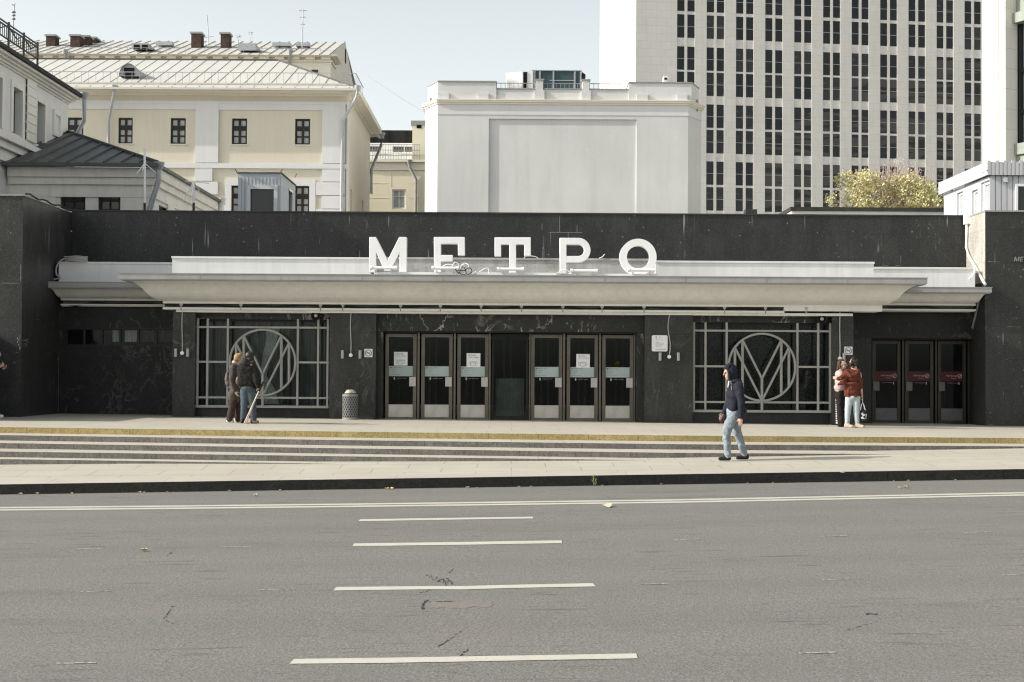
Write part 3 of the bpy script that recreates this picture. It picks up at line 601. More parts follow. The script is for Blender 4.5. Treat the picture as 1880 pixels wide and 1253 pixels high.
# fixed glazed panel between the two runs of doors
m = MB(); x0, x1 = X(903, DD), X(970, DD)
m.box(x0, x0 + .05, DD - .05, DD + .05, ZD0, ZD1); m.box(x1 - .05, x1, DD - .05, DD + .05, ZD0, ZD1); m.box(x0 + .05, x1 - .05, DD - .05, DD + .05, ZD0, ZD0 + .08); m.box(x0 + .05, x1 - .05, DD - .05, DD + .05, ZD1 - .04, ZD1)
gp = sadd('glazed_panel', m, 'black', V((x0, DD, ZD0)))
m = MB(); m.box(x0 + .05, x1 - .05, DD - .01, DD, ZD0 + .08, ZD1 - .04); add('pane', m, MT['glass'], gp)
m = MB(); m.smooth = True; n = 60
for k in range(n):
    f = lambda i: (x0 + .1 + (x1 - x0 - .2) * i / n, DD + .25 + .03 * math.sin(i * .9) + .02 * math.sin(i * 2.3))
    (a, b), (c, d) = f(k), f(k + 1); m.poly((a, b, ZD0 + .1), (c, d, ZD0 + .1), (c, d, ZD0 + 1.05), (a, b, ZD0 + 1.05))
add('curtain', m, MT['net'], gp)
# left bay: marble wall with a ribbon of small panes
xa, xb = XL + .002, X(317, DF) - .002
DB1 = 36.4; rz1, rz0 = Z(604, DB1, 217), Z(635, DB1, 217)
hx = [X(119 + i * 32.8 + 2, DB1) for i in range(7)]
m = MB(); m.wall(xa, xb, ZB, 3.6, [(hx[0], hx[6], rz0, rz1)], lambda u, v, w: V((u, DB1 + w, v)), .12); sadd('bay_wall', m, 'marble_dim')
m = MB()
for i in range(7): m.box(hx[i] - .025, hx[i] + .025, DB1 + .04, DB1 + .1, rz0, rz1)
m.box(hx[0], hx[6], DB1 + .041, DB1 + .099, rz1 - .03, rz1 + .0); m.box(hx[0], hx[6], DB1 + .041, DB1 + .099, rz0, rz0 + .025); m.box(hx[0] - .05, hx[6] + .02, DB1 - .02, DB1, rz1, rz1 + .03)
rw = sadd('ribbon_window', m, 'iron', V((hx[0], DB1, rz0)))
m = MB(); m.box(hx[0], hx[6], DB1 + .07, DB1 + .08, rz0, rz1); add('pane', m, MT['glass_clear'], rw)
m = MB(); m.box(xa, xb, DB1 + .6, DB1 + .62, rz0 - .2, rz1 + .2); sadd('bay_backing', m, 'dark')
m = MB(); m.smooth = True
for (a, b, m.mi) in ((hx[2] + .22, hx[3] - .05, 0), (hx[3] + .08, hx[4] - .06, 0), (hx[4] + .05, hx[5] - .05, 1), (hx[5] + .05, hx[6] - .05, 1)):
    n = 18
    for k in range(n):
        f = lambda i: (a + (b - a) * i / n, DB1 + .2 + .02 * math.sin(i * 1.7))
        (p, q), (r, s_) = f(k), f(k + 1); m.poly((p, q, rz0 + .1), (r, s_, rz0 + .1), (r, s_, rz1), (p, q, rz1))
add('curtain', m, [MT['net'], MT['ochre_curtain']], rw)
# right bay: header, three doors
xa, xb = X(1567, DF) + .002, XR - .002; DR = 37.1
zr0, zr1 = .6, Z(626, DR, 1690)
m = MB(); m.box(xa, xb, DR - .35, DR + .3, zr1 + .05, 3.6); sadd('lintel', m, 'marble_dim')
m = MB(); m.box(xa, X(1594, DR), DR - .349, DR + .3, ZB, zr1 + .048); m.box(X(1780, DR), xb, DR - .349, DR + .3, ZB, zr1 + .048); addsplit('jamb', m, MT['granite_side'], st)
m = MB(); m.box(X(1594, DR) + .002, X(1780, DR) - .002, DR - .2, DR + .2, ZB, zr0 - .006); m.box(X(1594, DR) + .002, X(1780, DR) - .002, DR - .2, DR + .2, zr1 + .012, zr1 + .046); addsplit('door_surround', m, MT['black'], st)
addsplit('door_post', posts([(1594, 1600.5), (1652, 1661), (1713, 1720.5), (1773, 1780)], DR, .1, zr0, zr1 + .01), MT['bronze_shaded'], st)
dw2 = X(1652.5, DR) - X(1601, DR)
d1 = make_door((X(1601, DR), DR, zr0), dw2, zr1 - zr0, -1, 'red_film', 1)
for px in (1661.3, 1721): dup(d1, (X(px, DR), DR, zr0), st)
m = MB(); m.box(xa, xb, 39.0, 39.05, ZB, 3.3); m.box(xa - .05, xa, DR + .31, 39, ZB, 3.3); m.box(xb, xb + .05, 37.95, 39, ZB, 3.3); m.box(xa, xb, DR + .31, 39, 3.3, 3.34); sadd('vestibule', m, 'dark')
# canopies: cyma cove under a sheet-metal fascia
PROF = [(0.0, 0.0), (.10, .022), (.19, .055), (.27, .105), (.34, .17), (.40, .24), (.46, .305), (.53, .36), (.62, .405), (.72, .43), (.84, .445)]
def canopy(xl, xr, ym, yb, z0, over, endk, zf, th, ends=(1, 1), name='canopy'):
    k = over / .84; kz = (zf - z0) / .445
    def ringpts(o, z):
        return [V((xl - o * endk * ends[0], yb, z)), V((xl - o * endk * ends[0], ym - o * k, z)), V((xr + o * endk * ends[1], ym - o * k, z)), V((xr + o * endk * ends[1], yb, z))]
    m = MB(); m.smooth = True; R = [ringpts(o, z0 + z * kz) for o, z in PROF]
    for a, b in zip(R[:-1], R[1:]):
        for i in range(3):
            if i == 0 and not ends[0] or i == 2 and not ends[1]: continue
            m.add([a[i], a[i + 1], b[i + 1], b[i]], [(0, 1, 2, 3)])
    m.smooth = False; m.poly(R[0][0], R[0][1], R[0][2], R[0][3])
    cn = sadd('canopy', m, 'cove', V(((xl + xr) / 2, ym, z0)))
    f = MB(); e0, e1 = .05 * ends[0], .05 * ends[1]; o = .84
    x0, x1, y0 = xl - o * endk * ends[0] - e0, xr + o * endk * ends[1] + e1, ym - over - .05
    f.box(x0, x1, y0, yb, zf + .006, zf + th); f.box(x0 + .03 * ends[0], x1 - .03 * ends[1], y0 + .02, yb, zf - .02, zf + .004)
    f.box(x0 - .012 * ends[0], x1 + .012 * ends[1], y0 - .014, yb, zf + th + .002, zf + th + .02)
    n = int((x1 - x0) / 1.9)
    for i in range(1, n): 
        x = x0 + (x1 - x0) * i / n; f.box(x - .008, x + .008, y0 - .006, y0 + .02, zf + .008, zf + th - .002)
    add('fascia', f, MT['fascia'], cn)
    return cn
cxl, cxr = X(299, 34.8, 550), X(1620, 34.8, 562)
zc = Z(557, 34.8); zf = Z(517.5, 33.7)
cn = canopy(cxl, cxr, 34.8, DP - .01, zc, 1.08, .86, zf, .135)
m = MB()   # white mouldings with the cable recess between
m.box(cxl, cxr, 34.80, 35.6, zc - .055, zc - .002); m.mi = 1; m.box(cxl + .01, cxr - 2.4, 34.95, 35.6, zc - .15, zc - .0552); m.mi = 0; m.box(cxl, cxr - 2.4, 34.80, 35.6, zc - .2, zc - .1502); m.box(cxr - 2.4, cxr, 34.81, 35.6, zc - .15, zc - .0552)
m.box(cxl + .3, cxr - .7, 34.9, 35.6, zc - .262, zc - .2002)
add('moulding', m, [MT['cove'], MT['recess']], cn)
side_z = Z(549, 36.3, 200); sf = Z(528, 35.5, 160)
cl = canopy(XL + .12, cxl + 1.2, 36.15, DP - .012, side_z, .62, .2, sf, .12, (1, 0))
cr = canopy(cxr - 1.2, XR - .16, 36.15, DP - .012, side_z, .62, .2, sf, .12, (0, 1))
for par, a, b in ((cl, XL + .1, cxl + 1.0), (cr, cxr - 1.0, XR - .12)):
    m = MB(); m.box(a, b, 36.16, 36.9, side_z - .05, side_z - .002); m.mi = 1; m.box(a + .02, b - .01, 36.3, 36.9, side_z - .14, side_z - .0502); m.mi = 0; m.box(a, b, 36.16, 36.9, side_z - .18, side_z - .1402); m.box(a, b, 36.25, 37.2, side_z - .2, side_z - .1802)
    add('moulding', m, [MT['cove'], MT['recess']], par)
# white upstands on the canopy roof
zu0 = zf + .157
def upstand(a, b, D, ytop, px, mat, name='upstand', z0=None):
    m = MB(); z1 = Z(ytop, D, px); z0 = z0 or zu0; m.box(X(a, D, 490), X(b, D, 490), D, D + .5, z0, z1 - .05); m.box(X(a, D, 490) - .015, X(b, D, 490) + .015, D - .03, D + .52, z1 - .05, z1); return sadd(name, m, mat)
upstand(316, 681, 34.75, 472, 498, 'upstand'); upstand(681.3, 1203, 34.9, 474, 940, 'upstand_dirty'); upstand(1203.3, 1604, 34.75, 480, 1403, 'upstand')
upstand(108, 330, 36.0, 481.5, 217, 'upstand', z0=sf + .145); upstand(1590, 1790, 36.0, 491, 1697, 'upstand', z0=sf + .145)
m = MB(); m.box(X(228, 34.3, 500), X(1596, 34.3, 500), 34.3, 34.74, zu0 - .02, zu0 + .03); m.box(X(300, 34.2, 500), X(685, 34.2, 500), 34.15, 34.3, zu0 - .02, zu0 + .012); sadd('flashing', m, 'fascia')
# ------------------------------------------------------------------ signs, lamps, cables and fittings on the station
zr = zf + .155
RD = 34.0
for a, b, y0, y1 in ((684, 835, 499.5, 503.5), (838, 1020, 501.5, 504.5), (1056, 1207, 503, 507.5)):
    pass
def letter(name, polys, label, D=34.05, dep=.22):
    m = MB()
    for po in polys: m.ext([(P(x, y, D).x, P(x, y, D).z) for x, y in po], D, D + dep)
    o = add(name, m, MT['letter'])
    bv = o.modifiers.new('bevel', 'BEVEL'); bv.width = .008; bv.segments = 1; bv.limit_method = 'ANGLE'
    return tag(o, label, 'sign letter', 'white letters of the station sign')
letter('sign_letter', [[(678, 435.5), (690, 435.5), (711.7, 478), (733, 435.5), (746.5, 435.5), (746.5, 500), (733.5, 500), (733.5, 464), (716.5, 497.5), (706, 497.5), (690.5, 464), (690.5, 500), (678, 500)]], 'big white letter M, first of the word on the canopy')
letter('sign_letter', [[(796.5, 435.5), (853, 435.5), (853.5, 469.5), (841, 469.5), (840.5, 448), (809.5, 448), (809.5, 468.5), (831, 468.5), (831, 480.5), (809.5, 480.5), (809.5, 500), (797, 500)]], 'big white letter E with a hanging upper arm, beside the tangle of cables')
letter('sign_letter', [[(908, 436), (974.5, 436), (974.5, 470), (962.5, 470), (962.5, 449), (947.5, 449), (947.5, 502), (935, 502), (935, 449), (920, 449), (920, 470.5), (908, 470.5)]], 'big white letter T with two hanging arms, middle of the sign')
def arc(cx, cy, rx, ry, a0, a1, n): return [(cx + rx * math.cos(math.radians(a0 + (a1 - a0) * i / n)), cy + ry * math.sin(math.radians(a0 + (a1 - a0) * i / n))) for i in range(n + 1)]
letter('sign_letter', [[(1027.5, 437), (1062, 437)] + arc(1062, 459.7, 22.3, 22.7, -90, 90, 18) + [(1040, 482.4), (1040, 470.5)] + arc(1062, 459.9, 10.2, 10.5, 90, -90, 14) + [(1040, 449.4), (1040, 503), (1028, 503)]][:1], 'big white letter P with a round bowl, fourth of the word')
m = MB(); c = P(1171, 473, 34.16); m.ring(c, 27.3 / F * 34.05, 13 / F * 34.05, .22, 72)
tag(add('sign_letter', m, MT['letter']), 'big round white letter O closing the word on the canopy', 'sign letter', 'white letters of the station sign')
def rail(a, b, y, label):
    m = MB(); z = Z(y, 33.9, 940); m.box(X(a, 33.9, 500), X(b, 33.9, 500), 33.86, 34.04, z - .055, z); m.box(X(a, 33.9, 500) + .01, X(b, 33.9, 500) - .01, 33.95, 34.4, z - .09, z - .056)
    tag(add('sign_rail', m, MT['white']), label, 'sign rail', 'white rails under the sign letters')
rail(687, 836, 501.3, 'white rail under the letter M and the start of E'); rail(866, 1021, 501, 'white rail under the letter T'); rail(1056, 1207, 502, 'white rail under the letters P and O')
def lamp(px, w, y, label):
    z = Z(y, 33.8, px) + .01; m = MB(); x = X(px, 33.8, 500); w = w / 77.2
    m.tube([(x - w / 2 + .05, 33.8, z + .02), (x + w / 2 - .05, 33.8, z + .02)], .038, 10)
    r = tag(add('flood_lamp', m, MT['white'], loc=(x, 33.8, z)), label, 'lamp', 'tubular lamps at the foot of the letters')
    e = MB(); 
    for s in (-1, 1): e.tube([(x + s * (w / 2 - .06), 33.8, z + .02), (x + s * w / 2, 33.8, z + .02)], .05, 10)
    add('end_cap', e, MT['white'], r)
    e = MB()
    for s in (-.3, .3): e.box(x + s * w - .012, x + s * w + .012, 33.76, 33.84, z - .09, z - .03)
    add('bracket', e, MT['plastic_grey'], r)
for px, w, y, n in ((704, 50, 496, 'M'), (817, 50, 496.5, 'E'), (937, 50, 498.5, 'T'), (1072, 50, 501.5, 'P'), (1177, 50, 500, 'O')): lamp(px, w, y - 1.5, 'white tube lamp at the foot of the letter ' + n)
def cable(name, pts, r, mat, label, cat='cable', group=None, smooth=True):
    m = MB(); q = []
    pts = [V(p) for p in pts]
    if smooth and len(pts) > 2:
        for i in range(len(pts) - 1):
            p0, p1, p2, p3 = pts[max(i - 1, 0)], pts[i], pts[i + 1], pts[min(i + 2, len(pts) - 1)]
            for k in range(5):
                t_ = k / 5; q.append(0.5 * ((2 * p1) + (p2 - p0) * t_ + (2 * p0 - 5 * p1 + 4 * p2 - p3) * t_ ** 2 + (3 * p1 - p0 - 3 * p2 + p3) * t_ ** 3))
        q.append(pts[-1])
    else: q = pts
    m.tube(q, r, 6); return tag(add(name, m, MT[mat]), label, cat, group)
random.seed(5)
q = [(830, 490), (835, 482), (842, 486), (838, 496), (846, 500), (853, 495), (850, 486), (858, 490), (864, 497), (857, 504), (850, 499), (846, 490), (853, 484), (861, 488), (858, 500), (866, 503), (874, 499)]
cable('cable_tangle', [P(x, y, 33.7 + .12 * random.random()) for x, y in q], .011, 'white', 'tangle of white cable hanging between the letters E and T')
q = [(836, 494), (842, 502), (850, 490), (856, 502), (848, 504), (840, 497), (852, 497), (862, 492), (866, 500), (856, 506)]
cable('cable_tangle', [P(x, y, 33.68 + .1 * random.random()) for x, y in q], .01, 'black', 'tangle of black cable caught among the white cable')
cable('loose_cable', [P(x, y, 33.75) for x, y in ((868, 503), (880, 500), (889, 494), (896, 493), (897.5, 499), (897, 503))], .011, 'white', 'white cable arching up just left of the letter T')
cable('loose_cable', [P(x, y, 33.8) for x, y in ((812, 490), (820, 486), (832, 487), (840, 493))], .011, 'white', 'white cable looping over the lamp of the letter E')
cable('loose_cable', [P(x, y, 33.78) for x, y in ((1022, 502.5), (1032, 497), (1040, 496), (1046, 500), (1050, 503), (1043, 503))], .012, 'white', 'white cable curling round the foot of the letter P')
cable('loose_cable', [P(x, y, 34.75) for x, y in ((962, 474), (966, 471), (975, 470.5), (984, 472), (988, 474.5))], .011, 'white', 'white cable humped on the ledge right of the letter T')
cable('loose_cable', [P(x, y, 34.85) for x, y in ((1100, 474.5), (1106, 472), (1110, 467))], .012, 'white', 'short bent stub of white cable between the letters P and O')
cable('cable', [P(x, y, 35.9) for x, y in ((97, 514), (110, 510), (104, 505), (103, 494), (108, 482), (118, 475))], .022, 'plastic_grey', 'thick grey cable curling up at the left end of the canopy')
m = MB()
for k in range(9):
    c = P(139, 472 + k * 1.0, 35.95); rr = .27 - .012 * (k % 4); pts = [c + V((rr * 1.1 * math.cos(a * .35), rr * .5 * math.sin(a * .35), .012 * math.sin(a + k))) for a in range(19)]
    m.tube(pts, .013, 6)
tag(add('cable_coil', m, MT['plastic_grey']), 'coil of grey cable lying on the left end of the canopy', 'cable coil')
pts = []; zc_ = zc - .1
for i in range(100):
    px = 302 + i * (1480 - 302) / 99; dip = .03 * math.sin(i * .35) + .018 * math.sin(i * .93 + 1)
    pts.append(V((X(px, 34.88), 34.87, zc_ + dip)))
cb = cable('cable', pts, .024, 'black', 'long wavy black cable in the recess under the central canopy', smooth=False)
for px in (332, 442, 588, 629, 735, 808, 883, 957, 1033, 1105, 1182, 1330, 1405, 1480):
    m = MB(); c = V((X(px, 34.83), 34.83, zc_ + .025)); m.disc(c + V((0, -.03, 0)), .04, n=14); m.tube([c + V((0, -.029, 0)), c + V((0, .04, 0))], .04, 12); m.box(c.x - .012, c.x + .012, 34.8, 34.86, c.z - .14, c.z)
    add('cable_clip', m, MT['plastic_grey'], cb, c)
def hang(pts, label): return cable('cable', pts, .018, 'black', label)
hang([P(x, y, 36.2) for x, y in ((120, 559), (140, 562), (160, 558), (176, 556), (210, 558), (250, 557), (296, 560))], 'black cable sagging under the left side canopy')
hang([P(x, y, 36.2) for x, y in ((1630, 566), (1680, 565), (1700, 563), (1730, 568), (1790, 567))], 'black cable under the right side canopy')
# pier fittings
def sconce(px, py, D, label):
    c = P(px, py, D - .07); m = MB(); r = .036
    m.tube([c + V((0, 0, -.1)), c + V((0, 0, .1))], r, 14); o = add('wall_lamp', m, MT['plastic_grey'], loc=(c.x, c.y, c.z - .1)); tag(o, label, 'wall lamp', 'tube wall lamps on the granite piers')
    b = MB(); b.box(c.x - .015, c.x + .015, c.y + .03, D, c.z - .02, c.z + .02); add('bracket', b, MT['iron'], o)
for px, py, s in ((322.5, 648, 'left tube lamp of the narrow left pier'), (344.5, 648, 'right tube lamp of the narrow left pier'), (628.8, 651, 'left tube lamp above the litter bin'), (661, 651, 'tube lamp beside the no smoking sign above the litter bin'),
                  (1212, 655, 'tube lamp just below the white notice board'), (1245.5, 655, 'tube lamp on the right edge of the pier with the notice board'), (1549.5, 656, 'tube lamp over the heads of the hugging pair')): sconce(px, py, DF, s)
def pendant(px, py, top, wig, label):
    c = P(px, py, DF - .03); m = MB(); m.disc(c + V((0, -.03, 0)), .045, n=18); m.tube([c + V((0, -.029, 0)), c + V((0, .03, 0))], .045, 18); m.disc(c + V((0, -.034, 0)), .016, n=10)
    o = tag(add('junction_box', m, MT['white']), label, 'junction box', 'round boxes with a conduit on the piers')
    m = MB(); m.tube([P(px + wig * math.sin(i * .9), py - 2 - (py - 2 - top) * i / 8, DF - .02) for i in range(9)], .014, 6); add('conduit', m, MT['plastic_grey'], o)
pendant(334.5, 648.5, 570, .4, 'round white box and conduit on the narrow left pier'); pendant(644, 652.5, 570, .6, 'round white box and conduit above the litter bin')
pendant(1228.5, 655.5, 572, 2.2, 'round white box at the end of a crooked conduit by the notice board'); pendant(1542, 658.5, 570, .3, 'round white box and conduit above the hugging pair')
def plate(px0, px1, py0, py1, D, mat, name, label, cat, group=None, rnd=0.02, th=.012):
    a, b = P(px0, py1, D), P(px1, py0, D); x0, x1, z0, z1 = a.x, b.x, a.z, b.z; m = MB(); po = []
    for cx, cz, a0 in ((x1 - rnd, z0 + rnd, -90), (x1 - rnd, z1 - rnd, 0), (x0 + rnd, z1 - rnd, 90), (x0 + rnd, z0 + rnd, 180)):
        po += [(cx + rnd * math.cos(math.radians(a0 + k * 22.5)), cz + rnd * math.sin(math.radians(a0 + k * 22.5))) for k in range(5)]
    m.ext(po, D - th, D); o = tag(add(name, m, MT[mat]), label, cat, group); return o, x0, x1, z0, z1
def nosmoke(px, py, label):
    o, x0, x1, z0, z1 = plate(px - 7.5, px + 7.5, py - 7.5, py + 7.5, DF - .003, 'paper', 'no_smoking_sign', label, 'sign', 'square no smoking signs', .008)
    m = MB(); c = V(((x0 + x1) / 2, DF - .018, (z0 + z1) / 2)); r = .083; m.ring(c, r - .006, .012, .002, 32); m.bar(c + V((-.055, 0, .055)), c + V((.055, 0, -.055)), .011, .002)
    m.bar(c + V((-.05, -.001, 0)), c + V((.035, -.001, 0)), .018, .002); m.bar(c + V((.038, -.001, 0)), c + V((.05, -.001, 0)), .018, .002); m.tube([c + V((.048, -.001, .014)), c + V((.042, -.001, .03)), c + V((.054, -.001, .045))], .003, 5)
    add('pictogram', m, MT['ink'], o)
nosmoke(676.5, 648.5, 'no smoking sign on the pier above the litter bin'); nosmoke(1557.5, 644.5, 'no smoking sign above the hugging pair')
o, x0, x1, z0, z1 = plate(1196.5, 1225.5, 616, 645.5, DF - .012, 'paper', 'notice_board', 'white rounded notice board with lines of text on the granite pier', 'notice board', None, .035, .02)
m = MB(); y = DF - .033; w_, h_ = x1 - x0, z1 - z0
m.ring(V((x0 + w_ * .28, y, z1 - h_ * .1)), .012, .007, .001, 12); m.box(x0 + w_ * .25, x0 + w_ * .32, y - .001, y, z1 - h_ * .2, z1 - h_ * .165); m.ring(V((x0 + w_ * .49, y, z1 - h_ * .13)), .016, .005, .001, 12)
words(m, x0 + w_ * .25, z1 - h_ * .3, (.09, .06), .01, y); words(m, x0 + w_ * .25, z1 - h_ * .46, (.09,), .016, y); words(m, x0 + w_ * .25, z1 - h_ * .57, (.2,), .022, y); words(m, x0 + w_ * .25, z1 - h_ * .66, (.06, .08), .01, y); words(m, x0 + w_ * .25, z1 - h_ * .72, (.13,), .01, y)
for i in range(10):
    a = V((x0 + w_ * (.24 + .07 * i), y, z0 + h_ * (.1 if i % 2 else .155))); b = V((x0 + w_ * (.24 + .07 * (i + 1)), y, z0 + h_ * (.155 if i % 2 else .1))); m.bar(a, b, .007, .001)
add('lettering', m, MT['ink_grey'], o)
def mask_notice(px0, px1, py0, py1, label):
    D = DD - .013; o, x0, x1, z0, z1 = plate(px0, px1, py0, py1, D, 'paper', 'mask_notice', label, 'notice', 'white mask notices on the glass doors', .006, .003)
    y = D - .0045; m = MB(); w_ = x1 - x0; T = lambda a, b, c: V((x0 + .04 + a, y, z1 - .065 + b)); text_mesh(m, 'Проход', T, .05); T2 = lambda a, b, c: V((x0 + .04 + a, y, z1 - .112 + b)); text_mesh(m, 'только в маске', T2, .0355)
    add('lettering', m, MT['ink'], o)
    m = MB(); c = V((x0 + w_ * .47, y, z0 + .095)); f = lambda a, b: c + V((a, 0, b))
    oc = [(-.07, .03), (-.045, .045), (0, .052), (.045, .045), (.07, .03), (.07, -.01), (.05, -.05), (0, -.068), (-.05, -.05), (-.07, -.01)]
    for i in range(len(oc)): m.bar(f(*oc[i]), f(*oc[(i + 1) % len(oc)]), .0065, .0015)
    for dz in (.018, -.012): m.bar(f(-.065, dz), f(0, dz + .02), .005, .0015); m.bar(f(0, dz + .02), f(.065, dz), .005, .0015)
    for s in (-1, 1):
        q = [(s * .07, .03), (s * .095, .055), (s * .108, .02), (s * .1, -.03), (s * .055, -.045)]
        for i in range(4): m.bar(f(*q[i]), f(*q[i + 1]), .005, .0015)
    add('mask_drawing', m, MT['ink_grey'], o)
mask_notice(723.3, 748.3, 646.5, 671.5, 'white mask notice on the leftmost door'); mask_notice(856.6, 882, 649, 674.5, 'white mask notice on the door left of the dark glazed panel'); mask_notice(1058, 1083, 650.5, 675.5, 'white mask notice on the door next to the round ochre sticker')
D = DD - .012; m = MB(); c = P(1133.3, 667, D); m.disc(c, .077, n=28); m.tube([c, c + V((0, .003, 0))], .077, 28)
o = tag(add('round_sticker', m, MT['yellow_film']), 'round ochre sticker on the glass of the rightmost central door', 'sticker')
m = MB(); m.ring(c + V((0, -.002, 0)), .05, .004, .001, 24); m.bar(c + V((-.03, -.002, .01)), c + V((.03, -.002, .02)), .008, .001); m.bar(c + V((-.02, -.002, -.015)), c + V((.025, -.002, -.01)), .006, .001); add('pictogram', m, plain('brown_ink', (.3, .2, .07)), o)
# loudspeakers under the canopy
for px, py, s in ((580, 580, 'round dark loudspeaker over the left grille window'), (1509, 586, 'round dark loudspeaker over the right grille window')):
    c = P(px, py, DG - .3); m = MB()
    R_ = Matrix.Rotation(PI / 2, 3, 'X')
    def lath(prof, n=24):
        vs = [c + R_ @ V((r * math.cos(2 * PI * j / n), r * math.sin(2 * PI * j / n), z)) for r, z in prof for j in range(n)]; m.smooth = True
        m.add(vs, [(i * n + j, i * n + (j + 1) % n, (i + 1) * n + (j + 1) % n, (i + 1) * n + j) for i in range(len(prof) - 1) for j in range(n)]); m.smooth = False
    lath([(.001, -.26), (.045, -.26), (.05, -.16), (.075, -.1), (.115, .0), (.12, .03), (.11, .03), (.1, -.01), (.06, -.06), (.001, -.06)])
    o = tag(add('loudspeaker', m, MT['iron'], loc=c), s, 'loudspeaker', 'loudspeakers over the grille windows')
    m = MB(); m.ell(c + V((0, -.02, 0)), (.045, .045, .045), 12, 8); add('horn_core', m, MT['plastic_grey'], o)
    m = MB(); m.box(c.x - .015, c.x + .015, c.y + .05, DG, c.z + .05, c.z + .08); m.tube([c + V((0, .12, -.03)), c + V((0, .16, -.16)), c + V((.02, .2, -.2))], .012, 6); add('bracket', m, MT['iron'], o)
# lettering on the right block and house number on the left block
m = MB(); a = P(1859.5, 480.5, 35.8); T = lambda x, y, z: V((a.x + x, 35.8 - .05 + z, a.z + y)); text_mesh(m, 'МЕТРО', T, .155, ext=.02, shear=.22)
tag(add('wall_lettering', m, MT['steel']), 'small slanted metal letters on the right granite block', 'wall lettering')
m = MB()
for i, (y, g) in enumerate(((625.5, 'x'), (632.5, 'b'))):
    Y0 = 33.85; c = PP(42.3, y, (XL + .02, 0, 0), (1, 0, 0)); f = lambda a, b: V((XL + .02, c.y + a, c.z + b)); s = .38
    if g == 'x': m.bar(f(-s, .045), f(s, -.04), .022, .02, (1, 0, 0)); m.bar(f(-s, -.04), f(s, .045), .022, .021, (1, 0, 0)); m.bar(f(-s * .8, 0.0), f(s * .7, .0), .02, .019, (1, 0, 0))
    else:
        m.bar(f(-s, .045), f(-s * .2, -.0), .022, .02, (1, 0, 0)); m.bar(f(-s * .2, 0), f(s * .8, .045), .016, .018, (1, 0, 0))
        for k in range(8): m.bar(f(s * .8 * math.cos(k * PI / 4), -.018 + .025 * math.sin(k * PI / 4)), f(s * .8 * math.cos((k + 1) * PI / 4), -.018 + .025 * math.sin((k + 1) * PI / 4)), .016, .018 + .001 * (k % 2), (1, 0, 0))
tag(add('house_number', m, MT['steel']), 'small pale metal characters one above the other on the left block', 'house number')
# pipes, box and brace at the right end of the canopy
p = lambda x, y: PP(x, y, (XR - .05, 0, 0), (1, 0, 0))
m = MB(); m.tube([p(1775.5, 398), p(1774.5, 430), p(1774, 455), p(1779, 470), p(1795, 498), p(1806, 518), p(1809, 522)], .035, 8); tag(add('drain_pipe', m, MT['white']), 'white pipe slanting down the sunlit side of the right block', 'pipe')
m = MB(); a, b = P(1800, 541, 36.0), P(1783, 613, 36.9); m.tube([a, b], .03, 8); tag(add('brace', m, MT['fascia']), 'slanting grey strut under the right end of the canopy', 'strut')
m = MB(); c = P(1780, 403, 37.0); m.box(c.x - .1, c.x + .06, 36.95, 37.2, c.z - .12, c.z + .12); o = tag(add('junction_box', m, MT['white']), 'white electrical box at the top corner beside the right block', 'junction box')
m = MB(); q = [c + V((.1 + .03 * math.sin(i * .35), -.1, .1 - .032 * i)) for i in range(9)]; m.tube(q, .016, 6); add('cable', m, MT['white'], o)
cable('loose_cable', [P(x, y, 35.95) for x, y in ((1778, 513), (1786, 507), (1789, 500), (1789, 493))], .018, 'white', 'white cable bending down at the right end of the canopy')
m = MB(); q = [V((XL + .02 + .01 * math.sin(i), 33.7 + 3.7 * i / 12, 6.03 + .03 * math.sin(i * 1.7))) for i in range(13)]; m.tube(q, .02, 6); tag(add('cable', m, MT['black']), 'black cable lying along the top of the left granite block', 'cable')
m = MB(); m.tube([P(128, 391, 37.25), P(128, 424, 37.25), P(131, 425, 37.2)], .02, 6); tag(add('drain_pipe', m, MT['plastic_grey']), 'thin grey pipe in the corner beside the left block', 'pipe')
# litter bin
c = P(642.5, 774, 34.55); c.z = plat(c.x) ; R = 14.2 / F * 34.55; H = .62
m = MB(); nc, nr = 18, 9; m.smooth = True; z0 = .05; ch = (H - .1) / nr; cw = 2 * PI / nc
def W(a, z, r=R): return c + V((r * math.cos(a), r * math.sin(a), z))
for j in range(nr):
    for i in range(nc):
        a0 = (i + (.5 if j % 2 else 0)) * cw; zc2 = z0 + (j + .5) * ch; op, ip = [], []
        for k in range(8):
            th = PI / 4 * k + PI / 8; x, z = math.cos(th), math.sin(th); q = max(abs(x), abs(z)); op.append(W(a0 + x / q * cw / 2, zc2 + z / q * ch / 2)); ip.append(W(a0 + x * cw * .36, zc2 + z * ch * .34 * (R * cw / ch)))
        m.add(op + ip, [(k, (k + 1) % 8, 8 + (k + 1) % 8, 8 + k) for k in range(8)])
for a, b in ((0, z0), (z0 + nr * ch, H)):
    n = 44; m.add([W(i * 2 * PI / n, z) for z in (a, b) for i in range(n)], [(i, (i + 1) % n, n + (i + 1) % n, n + i) for i in range(n)])
bn = tag(add('litter_bin', m, plain('grey_perforated_sheet', (.3, .3, .3), .5, .3, .2, var=.1), loc=c), 'round grey perforated litter bin against the granite pier', 'litter bin')
m = MB(); m.lathe(c, [(.001, .02), (R * .9, .02), (R * .9, H - .02)], 24); add('liner', m, MT['black'], bn)
m = MB(); m.lathe(c, [(R * .95, H - .01), (R * 1.0, H + .012), (R * .93, H + .02), (R * .88, H - .03)], 24); add('rim', m, MT['black'], bn)
m = MB(); m.smooth = True; n = 20
rr = [(R * .62, H - .02), (R * .74, H + .03), (R * .6, H + .06), (R * .5, H + .1), (.001, H + .11)]
